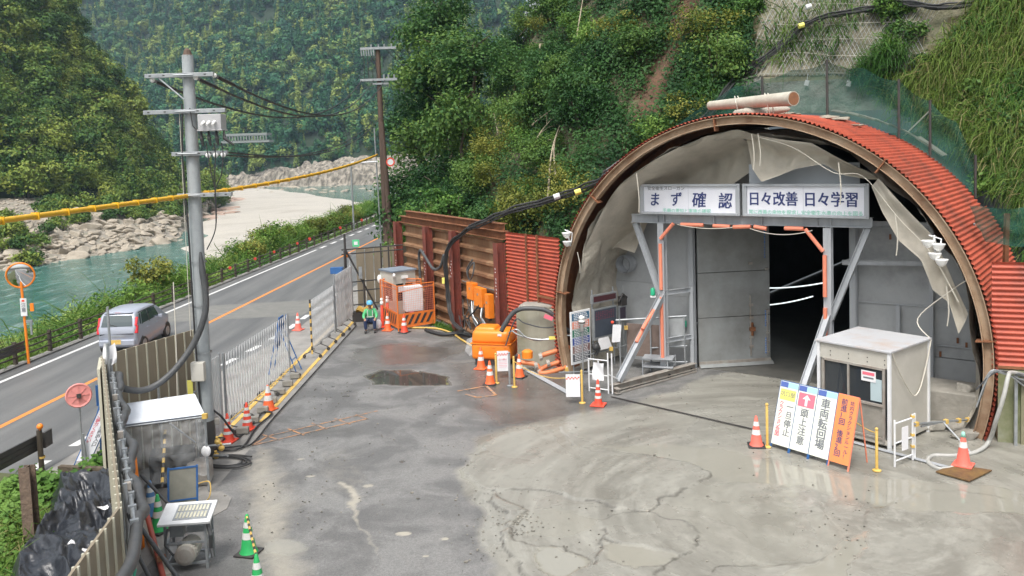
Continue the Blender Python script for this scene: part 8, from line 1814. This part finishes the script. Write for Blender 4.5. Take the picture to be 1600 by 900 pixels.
for s in (-1, 1):
    n0 = len(body); body += [((s*.16,-.06,.82),.055),((s*.25,-.14,.62),.045),((s*.20,-.36,.53),.032),((s*.19,-.42,.52),.034,.018)]; ed += [(2,n0),(n0,n0+1),(n0+1,n0+2),(n0+2,n0+3)]
    for k in range(4): m0 = len(body); x = s*(.165+k*.017); body += [((x,-.455,.517),.0095),((x,-.49-.008*(k in (1,2)),.505),.009),((x,-.51-.01*(k in (1,2)),.485),.008)]; ed += [(n0+3,m0),(m0,m0+1),(m0+1,m0+2)]
    m0 = len(body); body += [((s*.155,-.42,.515),.011),((s*.135,-.445,.505),.0095)]; ed += [(n0+3,m0),(m0,m0+1)]
    n0 = len(body); body += [((s*.10,.0,.42),.085),((s*.17,-.38,.46),.065),((s*.17,-.40,.25),.048),((s*.17,-.38,.08),.038),((s*.18,-.50,.05),.035)]; ed += [(0,n0),(n0,n0+1),(n0+1,n0+2),(n0+2,n0+3),(n0+3,n0+4)]
skin = mat('skin', (.42,.25,.17), .55); bm_ = skin_mesh(body, ed, 0); bm_.materials.clear(); bm_.materials.append(skin); bo_ = link('body', bm_, person)
bmx = bmesh.new(); bmx.from_mesh(bm_)
for c_, r_, sc_3 in (((0,-.255,1.045),.016,(1,1.2,1.5)),((.083,-.15,1.05),.02,(.5,1,1.5)),((-.083,-.15,1.05),.02,(.5,1,1.5))):
    bmesh.ops.create_uvsphere(bmx, u_segments=10, v_segments=8, radius=r_, matrix=Matrix.Translation(c_)@Matrix.Diagonal((*sc_3,1)))
bmx.to_mesh(bm_); bmx.free()
b = MB()
for s in (-1,1): b.ball((s*.03,-.243,1.075), .009)
b.build('eyes', M['dark'], person, world=False); b = MB(); b.box((0,-.248,1.008), (.045,.012,.008)); b.build('mouth', mat('lips', (.3,.12,.1), .6), person, world=False)
jn = [((0,.04,.44),.165,.14),((0,-.0,.60),.165,.13),((0,-.05,.79),.18,.125),((0,-.09,.88),.08,.075)]; je = [(0,1),(1,2),(2,3)]
for s in (-1,1): n0 = len(jn); jn += [((s*.175,-.06,.815),.075),((s*.265,-.14,.62),.066),((s*.215,-.34,.535),.05)]; je += [(2,n0),(n0,n0+1),(n0+1,n0+2)]
jm = skin_mesh(jn, je, 0); jm.materials.clear(); jm.materials.append(mat('green_jacket', (.10,.50,.20), .6, (.07,.38,.15), 9)); link('jacket', jm, person)
b = MB()
for s in (-1,1): b.bar((s*.09,-.175,.62), (s*.10,-.17,.84), .03, .01, (0,1,0))
b.box((0,-.165,.58), (.26,.012,.03)); b.build('reflective_tape', M['band'], person, world=False)
tn_ = [((0,.04,.40),.15,.12)]; te = []
for s in (-1,1): n0 = len(tn_); tn_ += [((s*.10,.0,.42),.105),((s*.175,-.37,.465),.085),((s*.175,-.395,.25),.068),((s*.175,-.385,.12),.06)]; te += [(0,n0),(n0,n0+1),(n0+1,n0+2),(n0+2,n0+3)]
tm_ = skin_mesh(tn_, te, 0); tm_.materials.clear(); tm_.materials.append(mat('navy_trousers', (.02,.035,.09), .8)); link('trousers', tm_, person)
for s in (-1,1): b = MB(); b.tube([(s*.175,-.34,.05),(s*.178,-.42,.055),(s*.185,-.54,.04)], [.045,.055,.035], 10); b.build('shoe', M['rubber'], person, world=False, smooth=True)
b = MB(); b.lathe([(.125,1.09),(.122,1.13),(.11,1.18),(.075,1.22),(.01,1.235)], (0,-.15,0), 20); b.box((0,-.275,1.095), (.16,.06,.012)); b.build('helmet', mat('blue_helmet', (.12,.42,.68), .35), person, world=False, smooth=2)
b = MB(); b.tube([(-.085,-.17,1.08),(-.06,-.2,.99),(0,-.215,.955),(.06,-.2,.99),(.085,-.17,1.08)], .008, 5); b.build('chin_strap', M['dark'], person, world=False)
t = T('folding_stool', 'low dark stool under the sitting guard', 'stool', (person.location.x,32.55,.02)); b = MB(); b.box((0,0,.27), (.36,.30,.03)); b.build('seat', M['dark'], t, world=False)
for x in (-.14,.14):
    for y in (-.11,.11): b = MB(); b.cyl((x,y,0), (x*.8,y*.8,.27), .012, n=6); b.build('leg', M['galv'], t, world=False)
g = G(595,517); b = MB(); b.ball((g.x-.12,g.y+.2,.22), .17,.8,.8,1.2); tag(b.build('plastic_bag', M['paper'], smooth=True), 'white plastic bag on the ground right of the sitting guard', 'bag')
# far litter behind the guard
t = T('coiled_gear', 'yellow hose coils and tools heaped behind the sitting guard', 'gear', (-6.3,34.2,0)); b = MB()
for k in range(5): b.tube([(-6.35+.3*math.cos(a_*.5)+k*.02,34.4+.2*math.sin(a_*.5),.45+.03*k+.1*math.sin(a_)) for a_ in range(14)], .025, 5)
b.build('hose_coil', M['yellow'], t); b = MB(); b.box((-6.4,34.5,.2), (.8,.4,.4)); b.build('tool_box', M['dark'], t)
for nm_, wh, wr_, g_ in (('thin_hose', 'thin cable', ' draped over the mossy wall', 'thin cables over the mossy wall'), ('fence_cable', 'thin cable', ' on the yard side of the brown fence', 'thin cables along the brown fence'), ('power_line', 'thin line', ' from the far pole behind the trees', 'lines running behind the cliff trees'), ('loose_cable', 'loose cable', ' below the orange cabinets', 'loose cables below the orange cabinets'), ('pipe_clamp', 'scaffold clamp', ' on the brown fence pipes', 'scaffold clamps on the brown fence'), ('ballast_block', 'grey ballast weight', ' under the near lattice gate', 'ballast weights under the lattice gate'), ('bare_branch', 'pale bare branch', ' on the cliff', 'bare branches on the cliff'), ('red_reflector', 'red reflector', ' on the guard fence', 'red reflectors on the guard fence'), ('service_wire', 'thin service wire', ' below the switch box', 'service wires on the grey pole'), ('broken_rock', 'broken concrete lump', ' at the right arch foot', 'lumps at the right foot of the arch'), ('roof_debris', 'flat scrap', ' on the back of the arch roof', 'scraps on the arch roof'), ('pipe_fitting', 'grey fitting', ' stacked beside the grey pole', 'fittings stacked beside the grey pole')):
    al = [o for o in col.objects if o.name.split('.')[0] == nm_ and 'label' in o and o.get('group') == g_]
    if nm_ == 'pipe_clamp': al = [o for o in al if o.get('group')]
    if nm_ != 'bare_branch': ordinal_labels(al, wh, wr_, g_)
    else: ordinal_labels([o for o in al], wh, wr_, g_)
# ------------------------------------------------------------ haze
hz = MB(); hz.box((60,300,140), (900,1300,304)); hz = hz.build('haze', [bpy.data.materials.new('haze_air')], origin=(0,0,0)); tag(hz, 'thin blue daylight haze in the valley air', None, None, 'stuff')
hm = hz.data.materials[0]; hm.use_nodes = True; n = hm.node_tree.nodes; n.remove(n['Principled BSDF']); v = n.new('ShaderNodeVolumePrincipled'); v.inputs['Color'].default_value = (.6,.8,1,1); v.inputs['Density'].default_value = .0002; v.inputs['Anisotropy'].default_value = .2
hm.node_tree.links.new(v.outputs[0], n['Material Output'].inputs['Volume'])
